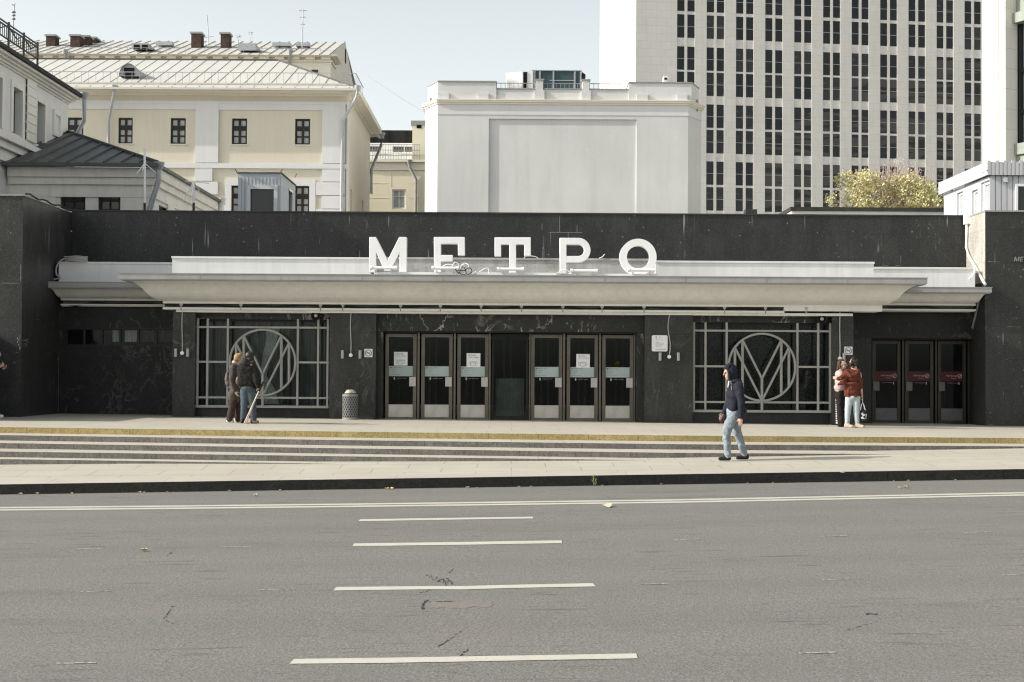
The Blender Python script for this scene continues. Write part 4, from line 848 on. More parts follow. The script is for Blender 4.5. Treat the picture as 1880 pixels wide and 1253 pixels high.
m.add([c + V((r * (1 + .12 * math.sin(i * 2.1 + k)) * math.cos(2 * PI * i / n), r * (1 + .12 * math.sin(i * 2.1 + k)) * math.sin(2 * PI * i / n), z + .008 * math.sin(i * 3 + k))) for k, (r, z) in enumerate(rr) for i in range(n)],
      [(k * n + i, k * n + (i + 1) % n, (k + 1) * n + (i + 1) % n, (k + 1) * n + i) for k in range(len(rr) - 1) for i in range(n)])
tag(add('rubbish_bag', m, plain('pale_plastic_bag', (.55, .5, .4), .5, .3, var=.2)), 'pale crumpled bag of rubbish sticking out of the litter bin', 'bag')
# fallen leaves and scraps
random.seed(3)
leafm = [plain('dry_yellow_leaf', (.6, .5, .26), .8, .2, var=.2), plain('dry_tan_leaf', (.5, .4, .27), .8, .2, var=.2), plain('pale_leaf', (.66, .6, .45), .8, .2, var=.1)]
def leaf(pos, size, mi, label, curl=.3):
    m = MB(); a = random.uniform(0, 6.3); n = 10; R_ = Matrix.Rotation(a, 3, 'Z'); c0 = V(pos) + V((0, 0, .006))
    pts = [c0 + R_ @ V((size * (1 if i % 2 else .7) * math.cos(2 * PI * i / n), size * .75 * (1 if i % 2 else .7) * math.sin(2 * PI * i / n), size * curl * abs(math.sin(2 * PI * i / n + a)) + random.uniform(0, size * .4))) for i in range(n)]
    m.add([c0] + pts, [(0, 1 + i, 1 + (i + 1) % n) for i in range(n)])
    return tag(add('fallen_leaf', m, leafm[mi], recalc=False), label, 'leaf', 'fallen leaves on the road and pavement')
for x, y, sz, mi, s in ((468, 911.5, .055, 2, 'pale round leaf on the asphalt left of the lane dashes'), (1663, 897, .06, 1, 'tan leaf on the asphalt near the right end of the kerb'), (1652, 897.5, .04, 2, 'small pale leaf beside the tan leaf at the right'),
                    (780, 843.5, .055, 1, 'tan leaf curled against the lowest step'), (264, 1013, .05, 1, 'brownish leaf lying on the asphalt far from the kerb at the left'), (818, 835.5, .03, 2, 'tiny pale leaf on a step tread'), (1546, 869.5, .05, 2, 'pale leaf caught on the kerb edge at the right')):
    p = PAV(x, y) if y < 895 and y > 838 else (ROAD(x, y) if y >= 895 else PLAT(x, y, -RISE * 3)); leaf(p, sz, mi, s)
for x in (36, 68, 133, 255, 265, 308, 422, 515, 711, 720, 858, 876, 953, 975, 1105, 1215, 1372, 1419, 1640, 1668, 1755):
    Xx = X(x, YK - .1, 890); p = V((Xx, YK - random.uniform(.05, .2), road(Xx))); leaf(p, random.uniform(.022, .05), random.randrange(3), 'small pale dry leaf lying in the gutter along the kerb')
m = MB(); p = ROAD(1114, 930.5, .01); f = lambda a, b, c: p + V((a * .75, b, c * .6)); m.poly(f(-.08, .08, .03), f(.1, .12, .07), f(.09, 0, .03)); m.poly(f(-.08, .08, .03), f(.09, 0, .03), f(.03, -.14, .0)); tag(add('paper_scrap', m, plain('pale_yellow_paper', (.6, .55, .38), .8, .2), recalc=False), 'pale yellow paper scrap on the road just below the double line', 'scrap')
m = MB(); cX = X(1090, YK, 880)
for i in range(16):
    z = road(cX) + .02 + .12 * i / 16; a = random.uniform(0, 6.3); b = V((cX + random.uniform(-.02, .02), YK - .03 - .02 * random.random(), z)); e = b + V((.03 * math.cos(a), -.02 - .02 * random.random(), .04)); s_ = V((.012 * math.sin(a), 0, .012)); m.poly(b, b + (e - b) * .5 + s_, e, b + (e - b) * .5 - s_)
m.tube([(cX, YK - .02, road(cX)), (cX, YK - .04, road(cX) + .19)], .004, 4); tag(add('weed', m, plain('weed_green', (.2, .24, .1), .8, .2, var=.3), recalc=False), 'small green weed growing from the foot of the kerb', 'plant')
# ------------------------------------------------------------------ people
def remesh(mb, vox, it=4, wrinkle=0.0, sc_=(11, 11, 17), seed=0.0, flat=None):
    me = bpy.data.meshes.new('tmp'); me.from_pydata(mb.v, [], mb.f)
    bm = bmesh.new(); bm.from_mesh(me); bmesh.ops.recalc_face_normals(bm, faces=bm.faces); bm.to_mesh(me); bm.free()
    ob = bpy.data.objects.new('tmp', me); COL.objects.link(ob); r = ob.modifiers.new('r', 'REMESH'); r.mode = 'VOXEL'; r.voxel_size = vox
    s = ob.modifiers.new('s', 'SMOOTH'); s.iterations = it; s.factor = .5
    dg = bpy.context.evaluated_depsgraph_get(); me2 = bpy.data.meshes.new_from_object(ob.evaluated_get(dg)); bpy.data.objects.remove(ob); bpy.data.meshes.remove(me)
    out = MB(); out.smooth = True; vs = []
    for v in me2.vertices:
        c = v.co.copy()
        if wrinkle:
            q = V((c.x * sc_[0], c.y * sc_[1], c.z * sc_[2] + c.x * 6)) + V((seed, seed * 2, 0)); k = noise.noise(q) + .5 * noise.noise(q * 2.1); k = k if k > 0 else k * .6
            c += v.normal * wrinkle * k
        if flat is not None and c.z < flat: c.z = flat + (c.z - flat) * .1
        vs.append(c)
    out.add(vs, [list(p.vertices) for p in me2.polygons]); bpy.data.meshes.remove(me2); return out
def hand(mb, w, d, n, th, curl=.35, s=1.0):
    w, d, n, th = V(w), V(d).normalized(), V(n), V(th); n = (n - d * n.dot(d)).normalized(); th = (th - d * th.dot(d) - n * th.dot(n)).normalized()
    R = Matrix((d, th, n)).transposed(); mb.ell(w + d * .05 * s, (.052 * s, .041 * s, .017 * s), 12, 8, R); mb.cap(w - d * .03, w + d * .02, .027 * s, .024 * s)
    for o, L in ((.029, .070), (.010, .078), (-.010, .072), (-.028, .056)):
        p = w + d * .088 * s + th * o * s; a = 0
        for k, f in enumerate((.42, .33, .25)):
            a += curl * (.6 if k == 0 else 1); q = p + (d * math.cos(a) + n * math.sin(a)) * L * f * s; mb.cap(p, q, .0095 * s - .0007 * k, .0088 * s - .0007 * k, 8); p = q
    p = w + d * .03 * s + th * .034 * s; q = p + (d * .65 + th * .6 + n * .35).normalized() * .036 * s; mb.cap(p, q, .012 * s, .0105 * s, 8); mb.cap(q, q + (d * .85 + th * .15 + n * .5).normalized() * .03 * s, .0105 * s, .009 * s, 8)
def head(mb, c, f, up=(0, 0, 1), s=1.0):
    """skull, jaw, nose, brow, lips, ears; f is where the face looks"""
    c, f, up = V(c), V(f).normalized(), V(up); up = (up - f * up.dot(f)).normalized(); sd_ = f.cross(up); R = Matrix((f, sd_, up)).transposed(); L = lambda a, b, d: c + (f * a + sd_ * b + up * d) * s
    mb.ell(L(-.012, 0, .02), (.098 * s, .077 * s, .098 * s), 18, 12, R); mb.ell(L(.022, 0, -.045), (.066 * s, .06 * s, .072 * s), 16, 10, R); mb.ell(L(.055, 0, -.098), (.026 * s, .03 * s, .02 * s), 10, 7, R)
    mb.cap(L(.09, 0, .022), L(.109, 0, -.018), .009 * s, .013 * s, 8); mb.cap(L(.078, -.042, .03), L(.078, .042, .03), .012 * s, .012 * s, 8)
    mb.cap(L(.084, -.019, -.056), L(.084, .019, -.056), .0075 * s, .0075 * s, 8); mb.cap(L(.08, -.016, -.07), L(.08, .016, -.07), .008 * s, .008 * s, 8)
    for k in (-1, 1): mb.ell(L(-.012, .077 * k, -.005), (.02 * s, .01 * s, .032 * s), 8, 6, R); mb.ell(L(.052, .04 * k, -.035), (.025 * s, .02 * s, .028 * s), 8, 6, R)
    mb.cap(L(-.02, 0, -.08), L(-.035, 0, -.17), .052 * s, .058 * s, 12)
    return L
SK = [plain('fair_skin', (.48, .31, .235), .55, .35, var=.08, scale=12), plain('tanned_skin', (.42, .26, .19), .55, .35, var=.08, scale=12)]
SHOE = lambda mb, h, t, r=.045: (mb.cap(h, t, r, r * .8), mb.cap(V(h) + V((0, 0, .03)), V(h) * .55 + V(t) * .45 + V((0, 0, .02)), r * .95, r * .9))
def chain(mb, pts, rs, n=12):
    for i in range(len(pts) - 1): mb.cap(pts[i], pts[i + 1], rs[i], rs[i + 1], n)
def person(label, base, skin, parts, group=None):
    o = tag(add('person', remesh(skin[0], .0065, 3), skin[1], loc=base), label, 'person', group); o_ = {}
    for i, (nm, mb, mat, vox, wr) in enumerate(parts): o_[nm] = add(nm, remesh(mb, vox, 3, wr, seed=i * 3.7) if vox else mb, mat, o)
    return o, o_
def eyes(o, L, s=1.0):
    m = MB()
    for k in (-1, 1): m.ell(L(.083, .032 * k, .008), .011, 8, 6)
    add('eyes', m, MT['ink'], o)
# --- the walker on the pavement
foot = PAV(1345, 845.9); Dm = foot.y; J = lambda x, y, d=0: P(1290 + x / 5.967, 650 + y / 5.967, Dm) + V((0, d, 0))
zg_ = lambda x, d: pav(J(x, 1160).x, Dm + d)
def on(x, d, h): j = J(x, 1160, d); j.z = pav(j.x, j.y) + h; return j
s = MB(); Lh = head(s, J(292, 208), (-1, -.1, -.22)); 
chain(s, [J(318, 290), J(350, 380), J(335, 520), J(340, 630)], [.06, .11, .11, .11])
nw, fw = J(396, 690, -.22), J(247, 655, .17)
chain(s, [J(372, 345, -.13), J(385, 345, -.17), J(402, 520, -.23), nw], [.05, .05, .04, .027]); chain(s, [J(345, 345, .13), J(340, 345, .17), J(318, 515, .22), fw], [.05, .05, .04, .027])
hand(s, nw + V((0, 0, -.01)), (-.05, 0, -1), (.25, 1, 0), (-1, .2, 0), .3); hand(s, fw, (-.6, 0, -1), (.3, -1, .2), (-1, -.3, .5), .6)
chain(s, [J(340, 640, -.08), J(256, 850, -.09), J(262, 1110, -.09)], [.07, .055, .04]); chain(s, [J(350, 640, .08), J(388, 860, .09), J(468, 1100, .09)], [.07, .055, .04])
for a, b, d in ((285, 185, -.09), (495, 395, .09)): chain(s, [J(262 if d < 0 else 468, 1100, d), on(a - 10, d, .05), on(b + 15, d, .045)], [.04, .035, .03])
hood = MB(); hood.ell(J(318, 196), (.1, .108, .152), 16, 12); hood.ell(J(330, 245), (.088, .1, .1)); hood.cap(J(254, 156, -.05), J(254, 156, .05), .032, .032); hood.cap(J(275, 140, -.05), J(275, 140, .05), .05, .05); hood.cap(J(300, 125, -.03), J(300, 125, .03), .05, .05)
for k in (-1, 1): chain(hood, [J(258, 152, .055 * k), J(277, 195, .088 * k), J(286, 245, .09 * k), J(292, 285, .06 * k)], [.02, .024, .026, .03])
hood.ell(J(355, 300), (.13, .15, .05))
jk = MB(); jk.ell(J(358, 385), (.15, .205, .14), 18, 12); jk.ell(J(352, 450), (.155, .185, .17), 18, 12); jk.ell(J(335, 545), (.135, .17, .13), 18, 12); jk.cap(J(330, 588, -.08), J(330, 588, .08), .105, .105)
chain(jk, [J(330, 310), J(352, 350)], [.07, .12])
for sh, el, wr in (((380, 345, -.17), (402, 515, -.23), (396, 680, -.22)), ((350, 345, .17), (318, 510, .22), (252, 645, .17))): chain(jk, [J(*sh), J(*el), J(*wr)], [.083, .068, .048]); jk.cap(J(*wr), J(*wr) + (J(*el) - J(*wr)) * .06, .052, .052)
tr_ = MB(); tr_.ell(J(340, 630), (.135, .17, .11), 16, 10)
chain(tr_, [J(335, 650, -.08), J(252, 850, -.09), J(258, 960, -.09), J(264, 1112, -.09)], [.105, .078, .07, .062]); chain(tr_, [J(350, 650, .08), J(388, 860, .09), J(425, 970, .09), J(466, 1105, .09)], [.105, .078, .068, .06])
sh = MB(); SHOE(sh, on(280, -.09, .05), on(182, -.09, .042), .042); SHOE(sh, on(492, .09, .05), on(392, .09, .042), .042)
po, pp_ = person('man in a dark hooded sweatshirt and pale jeans striding left along the pavement', foot, (s, SK[0]), [
    ('hood', hood, cloth('navy_black_jersey', (.022, .024, .034)), .009, .006), ('sweatshirt', jk, cloth('navy_black_jersey_body', (.024, .026, .036)), .010, .014),
    ('jeans', tr_, cloth('washed_pale_denim', (.24, .28, .315), .4), .009, .02), ('shoes', sh, MT['black'], .009, 0)])
eyes(po, Lh)
m = MB(); m.tube([J(297, 300, -.1), J(299, 330, -.155), J(300, 362, -.165), J(300, 392, -.165)], .004, 6); add('hood_string', m, MT['plastic_grey'], po)
m = MB(); m.tube([J(284, 300, -.06), J(276, 330, -.09), J(270, 370, -.1)], .012, 6); add('shirt_collar', m, MT['white'], po)
m = MB(); m.ell(J(450, 632, .0), (.06, .12, .075), 14, 9); tag(add('waist_bag', remesh(m, .01, 2, .008), MT['black']), 'small black bag at the back of the walking man', 'bag')
m = MB(); c = J(226, 715, .15); m.ell(c, (.035, .028, .075), 12, 8, Matrix.Rotation(.45, 3, 'Y')); m.ell(c + V((.03, 0, .06)), (.03, .025, .04)); tag(add('pouch', remesh(m, .006, 2, .006), plain('maroon_leather', (.1, .03, .04), .4, .4, var=.4, scale=20)), 'small maroon pouch in the far hand of the walking man', 'pouch')
# --- couple with walking poles
def frame(ox, oy, k, pfoot):
    D = PLAT(*pfoot).y; JJ = lambda x, y, d=0: P(ox + x / k, oy + y / k, D) + V((0, d, 0))
    def onp(x, d, h): j = JJ(x, 1100, d); j.z = plat(j.x) + h; return j
    return D, JJ, onp
D1, J, on = frame(400, 640, 8.354, (428, 776.4)); s = MB(); Lh = head(s, J(330, 158), (1, .25, -.1))
chain(s, [J(280, 260), J(262, 400), J(250, 600), J(250, 790)], [.06, .1, .1, .1]); w1 = J(285, 655, -.17)
chain(s, [J(262, 290, -.12), J(250, 300, -.16), J(240, 490, -.19), w1], [.045, .045, .036, .025]); hand(s, w1, (.5, 0, -1), (.6, 1, .3), (1, -.2, .5), .55)
w2 = J(360, 560, .15); chain(s, [J(280, 290, .13), J(270, 470, .18), w2], [.045, .036, .025]); hand(s, w2, (1, .1, .1), (.2, -1, 0), (0, 0, 1), .5)
for d, kx_, ax in ((-.08, 225, 185), (.08, 312, 300)): chain(s, [J(255, 790, d), J(kx_, 930, d), J(ax, 1090, d), on(ax - 15, d, .05), on(ax + 60, d, .04)], [.07, .055, .04, .035, .03])
hr_ = MB(); hr_.ell(J(310, 140), (.098, .1, .105), 16, 11); hr_.ell(J(285, 175), (.06, .09, .08)); hr_.cap(J(345, 100, -.04), J(345, 100, .04), .045, .045); hr_.cap(J(275, 180, -.05), J(280, 215, -.04), .04, .02)
ct = MB(); ct.ell(J(262, 300), (.12, .19, .1), 16, 10); ct.ell(J(265, 400), (.125, .18, .18), 16, 10); ct.ell(J(255, 560), (.125, .175, .19), 16, 10); ct.cap(J(248, 700, -.07), J(248, 700, .07), .125, .125); ct.cap(J(248, 745, -.08), J(248, 745, .08), .12, .12)
chain(ct, [J(258, 295, -.15), J(240, 485, -.19), J(278, 640, -.17)], [.078, .068, .05]); chain(ct, [J(275, 295, .15), J(272, 470, .18), J(345, 560, .15)], [.078, .066, .048]); ct.cap(J(258, 240, -.04), J(268, 240, .06), .06, .06)
tr_ = MB(); chain(tr_, [J(250, 780, -.08), J(225, 930, -.08), J(188, 1085, -.08)], [.1, .082, .075]); chain(tr_, [J(262, 780, .08), J(312, 930, .08), J(300, 1088, .08)], [.1, .082, .075])
sh = MB(); SHOE(sh, on(165, -.08, .045), on(235, -.08, .035), .04); SHOE(sh, on(270, .08, .045), on(345, .08, .035), .04)
co_ = MB(); co_.cap(J(262, 222, -.03), J(268, 222, .03), .066, .066)
po, _ = person('fair-haired person in a brown coat facing right, close beside a partner in a black jacket', J(245, 1135), (s, SK[0]), [('hair', hr_, plain('golden_hair', (.3, .21, .11), .6, .3, var=.35, scale=30), .008, .008), ('scarf', co_, cloth('pale_pink_scarf', (.55, .42, .42)), .008, .006),
    ('coat', ct, cloth('taupe_coat', (.09, .078, .072), .3), .010, .016), ('trousers', tr_, cloth('dark_brown_trousers', (.06, .042, .036)), .010, .012), ('shoes', sh, MT['white'], .009, 0)])
eyes(po, Lh)
m = MB(); m.ell(J(152, 470), (.062, .13, .165), 16, 11); m.ell(J(165, 530), (.07, .13, .09)); bp_ = tag(add('backpack', remesh(m, .01, 2, .008), cloth('grey_backpack_cloth', (.14, .13, .125))), 'greyish backpack on the back of the fair-haired person', 'backpack')
m = MB()
for d in (-.11, .11): m.tube([J(180, 380, d), J(215, 300, d), J(262, 268, d), J(300, 330, d), J(290, 430, d)], .016, 6)
add('strap', m, MT['black'], bp_)
D2, J, on = frame(400, 640, 8.354, (452, 778)); s = MB(); Lh = head(s, J(487, 130), (-.75, .65, -.15))
chain(s, [J(470, 220), J(450, 400), J(455, 600)], [.06, .11, .11]); w1 = J(630, 595, -.1)
chain(s, [J(520, 300, -.02), J(560, 320, -.04), J(602, 490, -.1), w1], [.05, .05, .04, .026]); hand(s, w1, (.45, -.2, -1), (-.6, .3, -.3), (.3, -1, 0), .75)
w2 = J(345, 480, .2); chain(s, [J(370, 300, .02), J(330, 330, .05), J(325, 430, .14), w2], [.05, .05, .04, .026]); hand(s, w2, (-.6, .6, .1), (-.3, -.5, 0), (0, 0, 1), .4)
for hx_, kx_, ax, tx in ((415, 405, 388, -.12), (500, 532, 548, .12)): chain(s, [J(hx_, 640), J(kx_, 865), J(ax, 1090), on(ax, -.03, .05), on(ax + (-15 if tx < 0 else 45), .1 if tx < 0 else .02, .04)], [.075, .058, .042, .035, .03])
hr_ = MB(); hr_.ell(J(492, 112, -.01), (.1, .1, .105), 16, 11); hr_.ell(J(500, 165, -.02), (.085, .09, .07)); hr_.ell(J(515, 80, -.03), (.06, .06, .05))
hd = MB(); hd.ell(J(425, 215, -.05), (.095, .1, .09), 14, 10); hd.cap(J(375, 225, -.05), J(520, 235, -.04), .055, .06)
jk = MB(); jk.ell(J(445, 320), (.2, .145, .13), 18, 12); jk.ell(J(448, 420), (.19, .15, .17), 18, 12); jk.ell(J(455, 520), (.175, .14, .13), 18, 12); jk.cap(J(400, 575), J(520, 575), .11, .1)
for z in (320, 370, 420, 470, 520): jk.cap(J(390, z, -.05), J(510, z, -.05), .105, .1)
chain(jk, [J(550, 310, -.03), J(602, 485, -.1), J(630, 585, -.1)], [.088, .075, .055]); chain(jk, [J(345, 310, .03), J(322, 430, .13), J(342, 480, .19)], [.088, .075, .055])
for t_ in (.25, .5, .75): a, b = J(550, 310, -.03), J(602, 485, -.1); jk.ell(a + (b - a) * t_, (.088, .088, .035), 12, 8)
tr_ = MB(); tr_.ell(J(457, 610), (.165, .135, .1), 16, 10); chain(tr_, [J(415, 640), J(405, 865), J(390, 1088)], [.105, .08, .068]); chain(tr_, [J(500, 640), J(532, 865), J(548, 1088)], [.105, .08, .068])
sh = MB(); SHOE(sh, on(385, -.06, .045), on(375, .14, .038), .045); SHOE(sh, on(530, -.02, .045), on(600, .06, .038), .044)
po, _ = person('dark-haired person in a black padded jacket and jeans, back turned, holding walking poles', J(460, 1145), (s, SK[1]), [('hair', hr_, plain('black_hair', (.02, .018, .017), .5, .35, var=.4, scale=30), .008, .012), ('hood', hd, cloth('brown_black_hood', (.05, .043, .042)), .009, .01),
    ('jacket', jk, cloth('black_padded_jacket', (.024, .0225, .0225), .35), .010, .016), ('jeans', tr_, cloth('blue_grey_denim', (.075, .095, .112), .35), .010, .013), ('shoes', sh, MT['black'], .009, 0)])
m = MB(); m.ell(J(318, 495, -.08), (.05, .06, .095), 14, 10); tag(add('shoulder_bag', remesh(m, .008, 2, .006), plain('brown_leather', (.13, .09, .075), .5, .35, var=.25, scale=10)), 'brown shoulder bag between the two people with the poles', 'bag')
hp = w1 + V((.02, -.03, -.09))
for i, (x, d, mat, lab) in enumerate(((428, -.22, 'pale_pole', 'pale walking pole held by the person in the black jacket, nearer the left foot'), (452, -.16, 'red_pole', 'reddish walking pole held by the person in the black jacket, nearer the right'))):
    tip = on(x, d, .0); up_ = hp + (hp - tip).normalized() * (.16 + .05 * i) + V((.02 * i, 0, 0)); m = MB(); m.tube([tip, hp], .011, 8, .013)
    o = tag(add('walking_pole', m, plain(mat, (.6, .55, .52) if i == 0 else (.5, .28, .2), .4, .4, var=.1), loc=tip), lab, 'walking pole', 'walking poles of the couple')
    m = MB(); m.tube([hp, up_], .02, 8); m.ell(up_, .026, 10, 7); add('grip', m, MT['black'], o)
    m = MB(); m.tube([up_, up_ + V((.06, -.02, -.02)), up_ + V((.08, -.03, -.1)), up_ + V((.03, -.02, -.14))], .008, 5); add('wrist_strap', m, MT['black'], o)
# --- hugging pair at the right
D3, J, on = frame(1510, 620, 6.96, (1545, 784)); s = MB(); Lh = head(s, J(258, 345), (.85, -.45, -.12), s=.95)
chain(s, [J(232, 430), J(215, 520), J(212, 690)], [.055, .1, .1]); w1 = J(330, 560, -.05); chain(s, [J(225, 470, -.1), J(215, 560, -.16), w1], [.042, .035, .025]); hand(s, w1, (1, .1, 0), (0, 1, 0), (0, 0, 1), .4)
w2 = J(330, 520, .25); chain(s, [J(225, 470, .1), J(250, 560, .2), w2], [.042, .035, .025]); hand(s, w2, (1, -.1, 0), (0, -1, 0), (0, 0, 1), .4)
for d, hx_, kx_, ax in ((-.06, 205, 210, 222), (.08, 235, 272, 262)): chain(s, [J(hx_, 690, d), J(kx_, 900, d), J(ax, 1090, d), on(ax, d, .05), on(ax + 45, d, .035)], [.07, .055, .04, .035, .03])
hr_ = MB(); hr_.ell(J(240, 335, .03), (.092, .09, .112), 16, 11); hr_.cap(J(208, 335, .0), J(198, 410, .02), .04, .03); hr_.cap(J(225, 360, .05), J(220, 425, .06), .055, .045); hr_.cap(J(238, 290, -.02), J(262, 292, -.03), .035, .03); hr_.cap(J(215, 310, -.04), J(214, 395, -.05), .025, .018)
ct = MB(); ct.ell(J(218, 470), (.105, .165, .1), 16, 10); ct.ell(J(215, 560), (.105, .155, .15), 16, 10); ct.cap(J(208, 640, -.05), J(208, 640, .05), .105, .105); chain(ct, [J(220, 465, -.12), J(212, 560, -.16), J(310, 565, -.06)], [.07, .06, .045])
tr_ = MB(); tr_.ell(J(215, 705), (.11, .15, .1)); chain(tr_, [J(210, 720, -.06), J(212, 900, -.06), J(225, 1105, -.06)], [.1, .09, .085]); chain(tr_, [J(235, 720, .08), J(272, 900, .08), J(258, 1105, .08)], [.1, .085, .075])
sh = MB(); SHOE(sh, on(230, -.06, .045), on(275, -.06, .035), .04); SHOE(sh, on(255, .08, .045), on(300, .08, .035), .04)
po, pd = person('brown-haired woman in a pink top and black side-striped trousers, hugging', J(235, 1130), (s, SK[0]), [('hair', hr_, plain('brown_hair', (.07, .045, .03), .55, .3, var=.4, scale=30), .008, .01), ('sweater', ct, cloth('pale_pink_knit', (.5, .38, .36)), .010, .01),
    ('trousers', tr_, cloth('black_trousers', (.022, .02, .019)), .010, .012), ('shoes', sh, cloth('beige_shoe', (.5, .42, .35)), .009, 0)])
eyes(po, Lh); m = MB()
for i in range(11): z = 800 + i * 29; c = J(168 - 0 + 4 * (i / 10), z, -.075); m.box(c.x - .012, c.x + .02, c.y - .02, c.y + .03, c.z - .016, c.z + .016)
add('side_stripe', m, MT['white'], pd['trousers'])
D4, J, on = frame(1510, 620, 6.96, (1568, 786)); s = MB(); head(s, J(395, 325), (-.55, .8, -.1), s=.97)
chain(s, [J(388, 420), J(380, 520), J(382, 720)], [.058, .11, .11]); w1 = J(500, 715, -.02); chain(s, [J(440, 440), J(470, 460, -.02), J(490, 590, -.03), w1], [.045, .045, .036, .025]); hand(s, w1, (.25, 0, -1), (-.8, .3, 0), (0, -1, 0), .5)
w2 = J(190, 525, -.13); chain(s, [J(320, 440), J(275, 470, -.06), J(250, 560, -.12), w2], [.045, .045, .036, .025]); hand(s, w2, (-.8, .5, .15), (.2, 1, 0), (0, 0, 1), .4)
for hx_, kx_, ax in ((345, 322, 314), (430, 432, 440)): chain(s, [J(hx_, 730), J(kx_, 930), J(ax, 1095), on(ax, -.02, .05), on(ax + 40, -.08, .035)], [.075, .058, .04, .035, .03])
hr_ = MB(); random.seed(9); hr_.ell(J(405, 315, -.03), (.088, .1, .112), 16, 11)
for i in range(34): a = random.uniform(0, 6.3); r = random.uniform(.03, .085); hr_.ell(J(395, 320, -.03) + V((r * math.cos(a) * 1.15, random.uniform(-.08, .04), r * math.sin(a) * 1.3)), random.uniform(.022, .038), 8, 6)
po_ = MB(); po_.ell(J(385, 445), (.165, .14, .085), 18, 11); po_.ell(J(378, 520), (.185, .16, .12), 18, 11); po_.ell(J(372, 640), (.19, .16, .13), 18, 12); po_.ell(J(375, 700), (.185, .155, .12), 18, 11)
chain(po_, [J(315, 440, -.03), J(262, 500, -.09), J(185, 530, -.13)], [.075, .07, .045]); chain(po_, [J(290, 500, -.09), J(245, 570, -.12), J(190, 600, -.1)], [.06, .055, .03]); chain(po_, [J(445, 440), J(478, 560, -.02), J(488, 640, -.02)], [.075, .066, .05])
chain(po_, [J(290, 425, -.1), J(340, 490, -.16), J(405, 480, -.15), J(450, 420, -.08)], [.04, .05, .05, .04]); chain(po_, [J(270, 585, -.12), J(360, 590, -.165), J(450, 592, -.12)], [.028, .03, .028])
po_.cap(J(330, 725, .0), J(425, 725, .0), .1, .1); po_.cap(J(345, 745, -.04), J(420, 745, -.04), .07, .07)
for a, b in (((400, 610), (405, 750)), ((335, 610), (318, 715))): po_.cap(J(a[0], a[1], -.12), J(b[0], b[1], -.1), .02, .04)
tr_ = MB(); tr_.ell(J(388, 760), (.15, .13, .09)); chain(tr_, [J(345, 770), J(324, 930), J(316, 1085)], [.098, .074, .055]); chain(tr_, [J(432, 770), J(433, 930), J(442, 1085)], [.098, .074, .055])
sh = MB(); SHOE(sh, on(305, .0, .045), on(365, -.1, .036), .05); SHOE(sh, on(435, .0, .045), on(505, -.1, .036), .05)
po, pd = person('curly dark-haired woman in a rust poncho and pale jeans, back turned, hugging', J(385, 1150), (s, SK[0]), [('hair', hr_, plain('dark_curly_hair', (.03, .02, .016), .6, .3, var=.5, scale=40), .008, .012), ('poncho', po_, cloth('rust_wool', (.125, .038, .026), .3), .010, .013),
    ('jeans', tr_, cloth('pale_blue_denim', (.4, .46, .5), .12), .010, .006), ('shoes', sh, cloth('cream_shoe', (.42, .36, .3), .1), .009, 0)])
t = NT('black_white_print'); vo = t.n('ShaderNodeTexVoronoi'); vo.inputs['Scale'].default_value = 22; t.l(t.obj, vo.inputs['Vector']); sx = t.n('ShaderNodeSeparateColor'); t.l(vo.outputs['Color'], sx.inputs[0])
PR = t.out(t.mix(t.ramp(sx.outputs[0], .62, .64), C(.025, .025, .03), C(.7, .7, .72)), .5, .3)
m = MB(); m.ell(J(520, 985, .0), (.085, .05, .125), 14, 11); m.ell(J(510, 1030, .0), (.095, .05, .07)); bg_ = tag(add('handbag', remesh(m, .008, 2, .008), PR), 'black and white patterned handbag held by the woman in the poncho', 'handbag')
m = MB(); m.tube([J(485, 930), J(495, 860), J(514, 835), J(530, 870), J(545, 930)], .014, 6); m.tube([J(512, 840), J(514, 770)], .008, 5); add('handle', m, MT['white'], bg_)
# --- figure cut by the left edge
D5, J, on = frame(-5, 620, 7.37, (-3, 768)); s = MB(); Lh = head(s, J(-12, 225), (1, -.1, -.15)); chain(s, [J(-35, 310), J(-50, 480), J(-50, 680)], [.06, .11, .11]); w1 = J(52, 405, -.12)
chain(s, [J(-40, 350, -.15), J(-20, 470, -.19), w1], [.045, .038, .026]); hand(s, w1, (.7, 0, .5), (-.3, .6, .6), (0, -.3, 1), .7); w2 = J(40, 430, .12); chain(s, [J(-40, 350, .15), J(-25, 480, .19), w2], [.045, .038, .026]); hand(s, w2, (.8, 0, .4), (-.3, -.6, .6), (0, .3, 1), .6)
for d, a in ((-.09, -15), (.09, -45)): chain(s, [J(-45, 690, d), J(-30 + a * .3, 850, d), J(a, 1030, d), on(a, d, .05), on(a + 70, d, .04)], [.07, .055, .04, .035, .03])
hr_ = MB(); hr_.ell(J(-28, 205), (.1, .1, .11), 16, 11); hr_.cap(J(-45, 230, -.03), J(-50, 300, -.02), .06, .05)
ct = MB(); ct.ell(J(-45, 360), (.135, .19, .12), 16, 10); ct.ell(J(-45, 500), (.14, .185, .2), 16, 10); ct.ell(J(-48, 640), (.14, .185, .13), 16, 10); chain(ct, [J(-42, 345, -.16), J(-18, 470, -.19), J(42, 415, -.13)], [.08, .066, .048]); chain(ct, [J(-42, 345, .16), J(-22, 480, .19), J(30, 435, .13)], [.08, .066, .048])
tr_ = MB(); chain(tr_, [J(-45, 690, -.08), J(-33, 850, -.09), J(-17, 1030, -.09)], [.1, .08, .07]); chain(tr_, [J(-48, 690, .08), J(-42, 850, .09), J(-46, 1030, .09)], [.1, .08, .07])
sh = MB(); SHOE(sh, on(-10, -.09, .05), on(80, -.09, .042), .048); SHOE(sh, on(-40, .09, .05), on(45, .09, .042), .048)
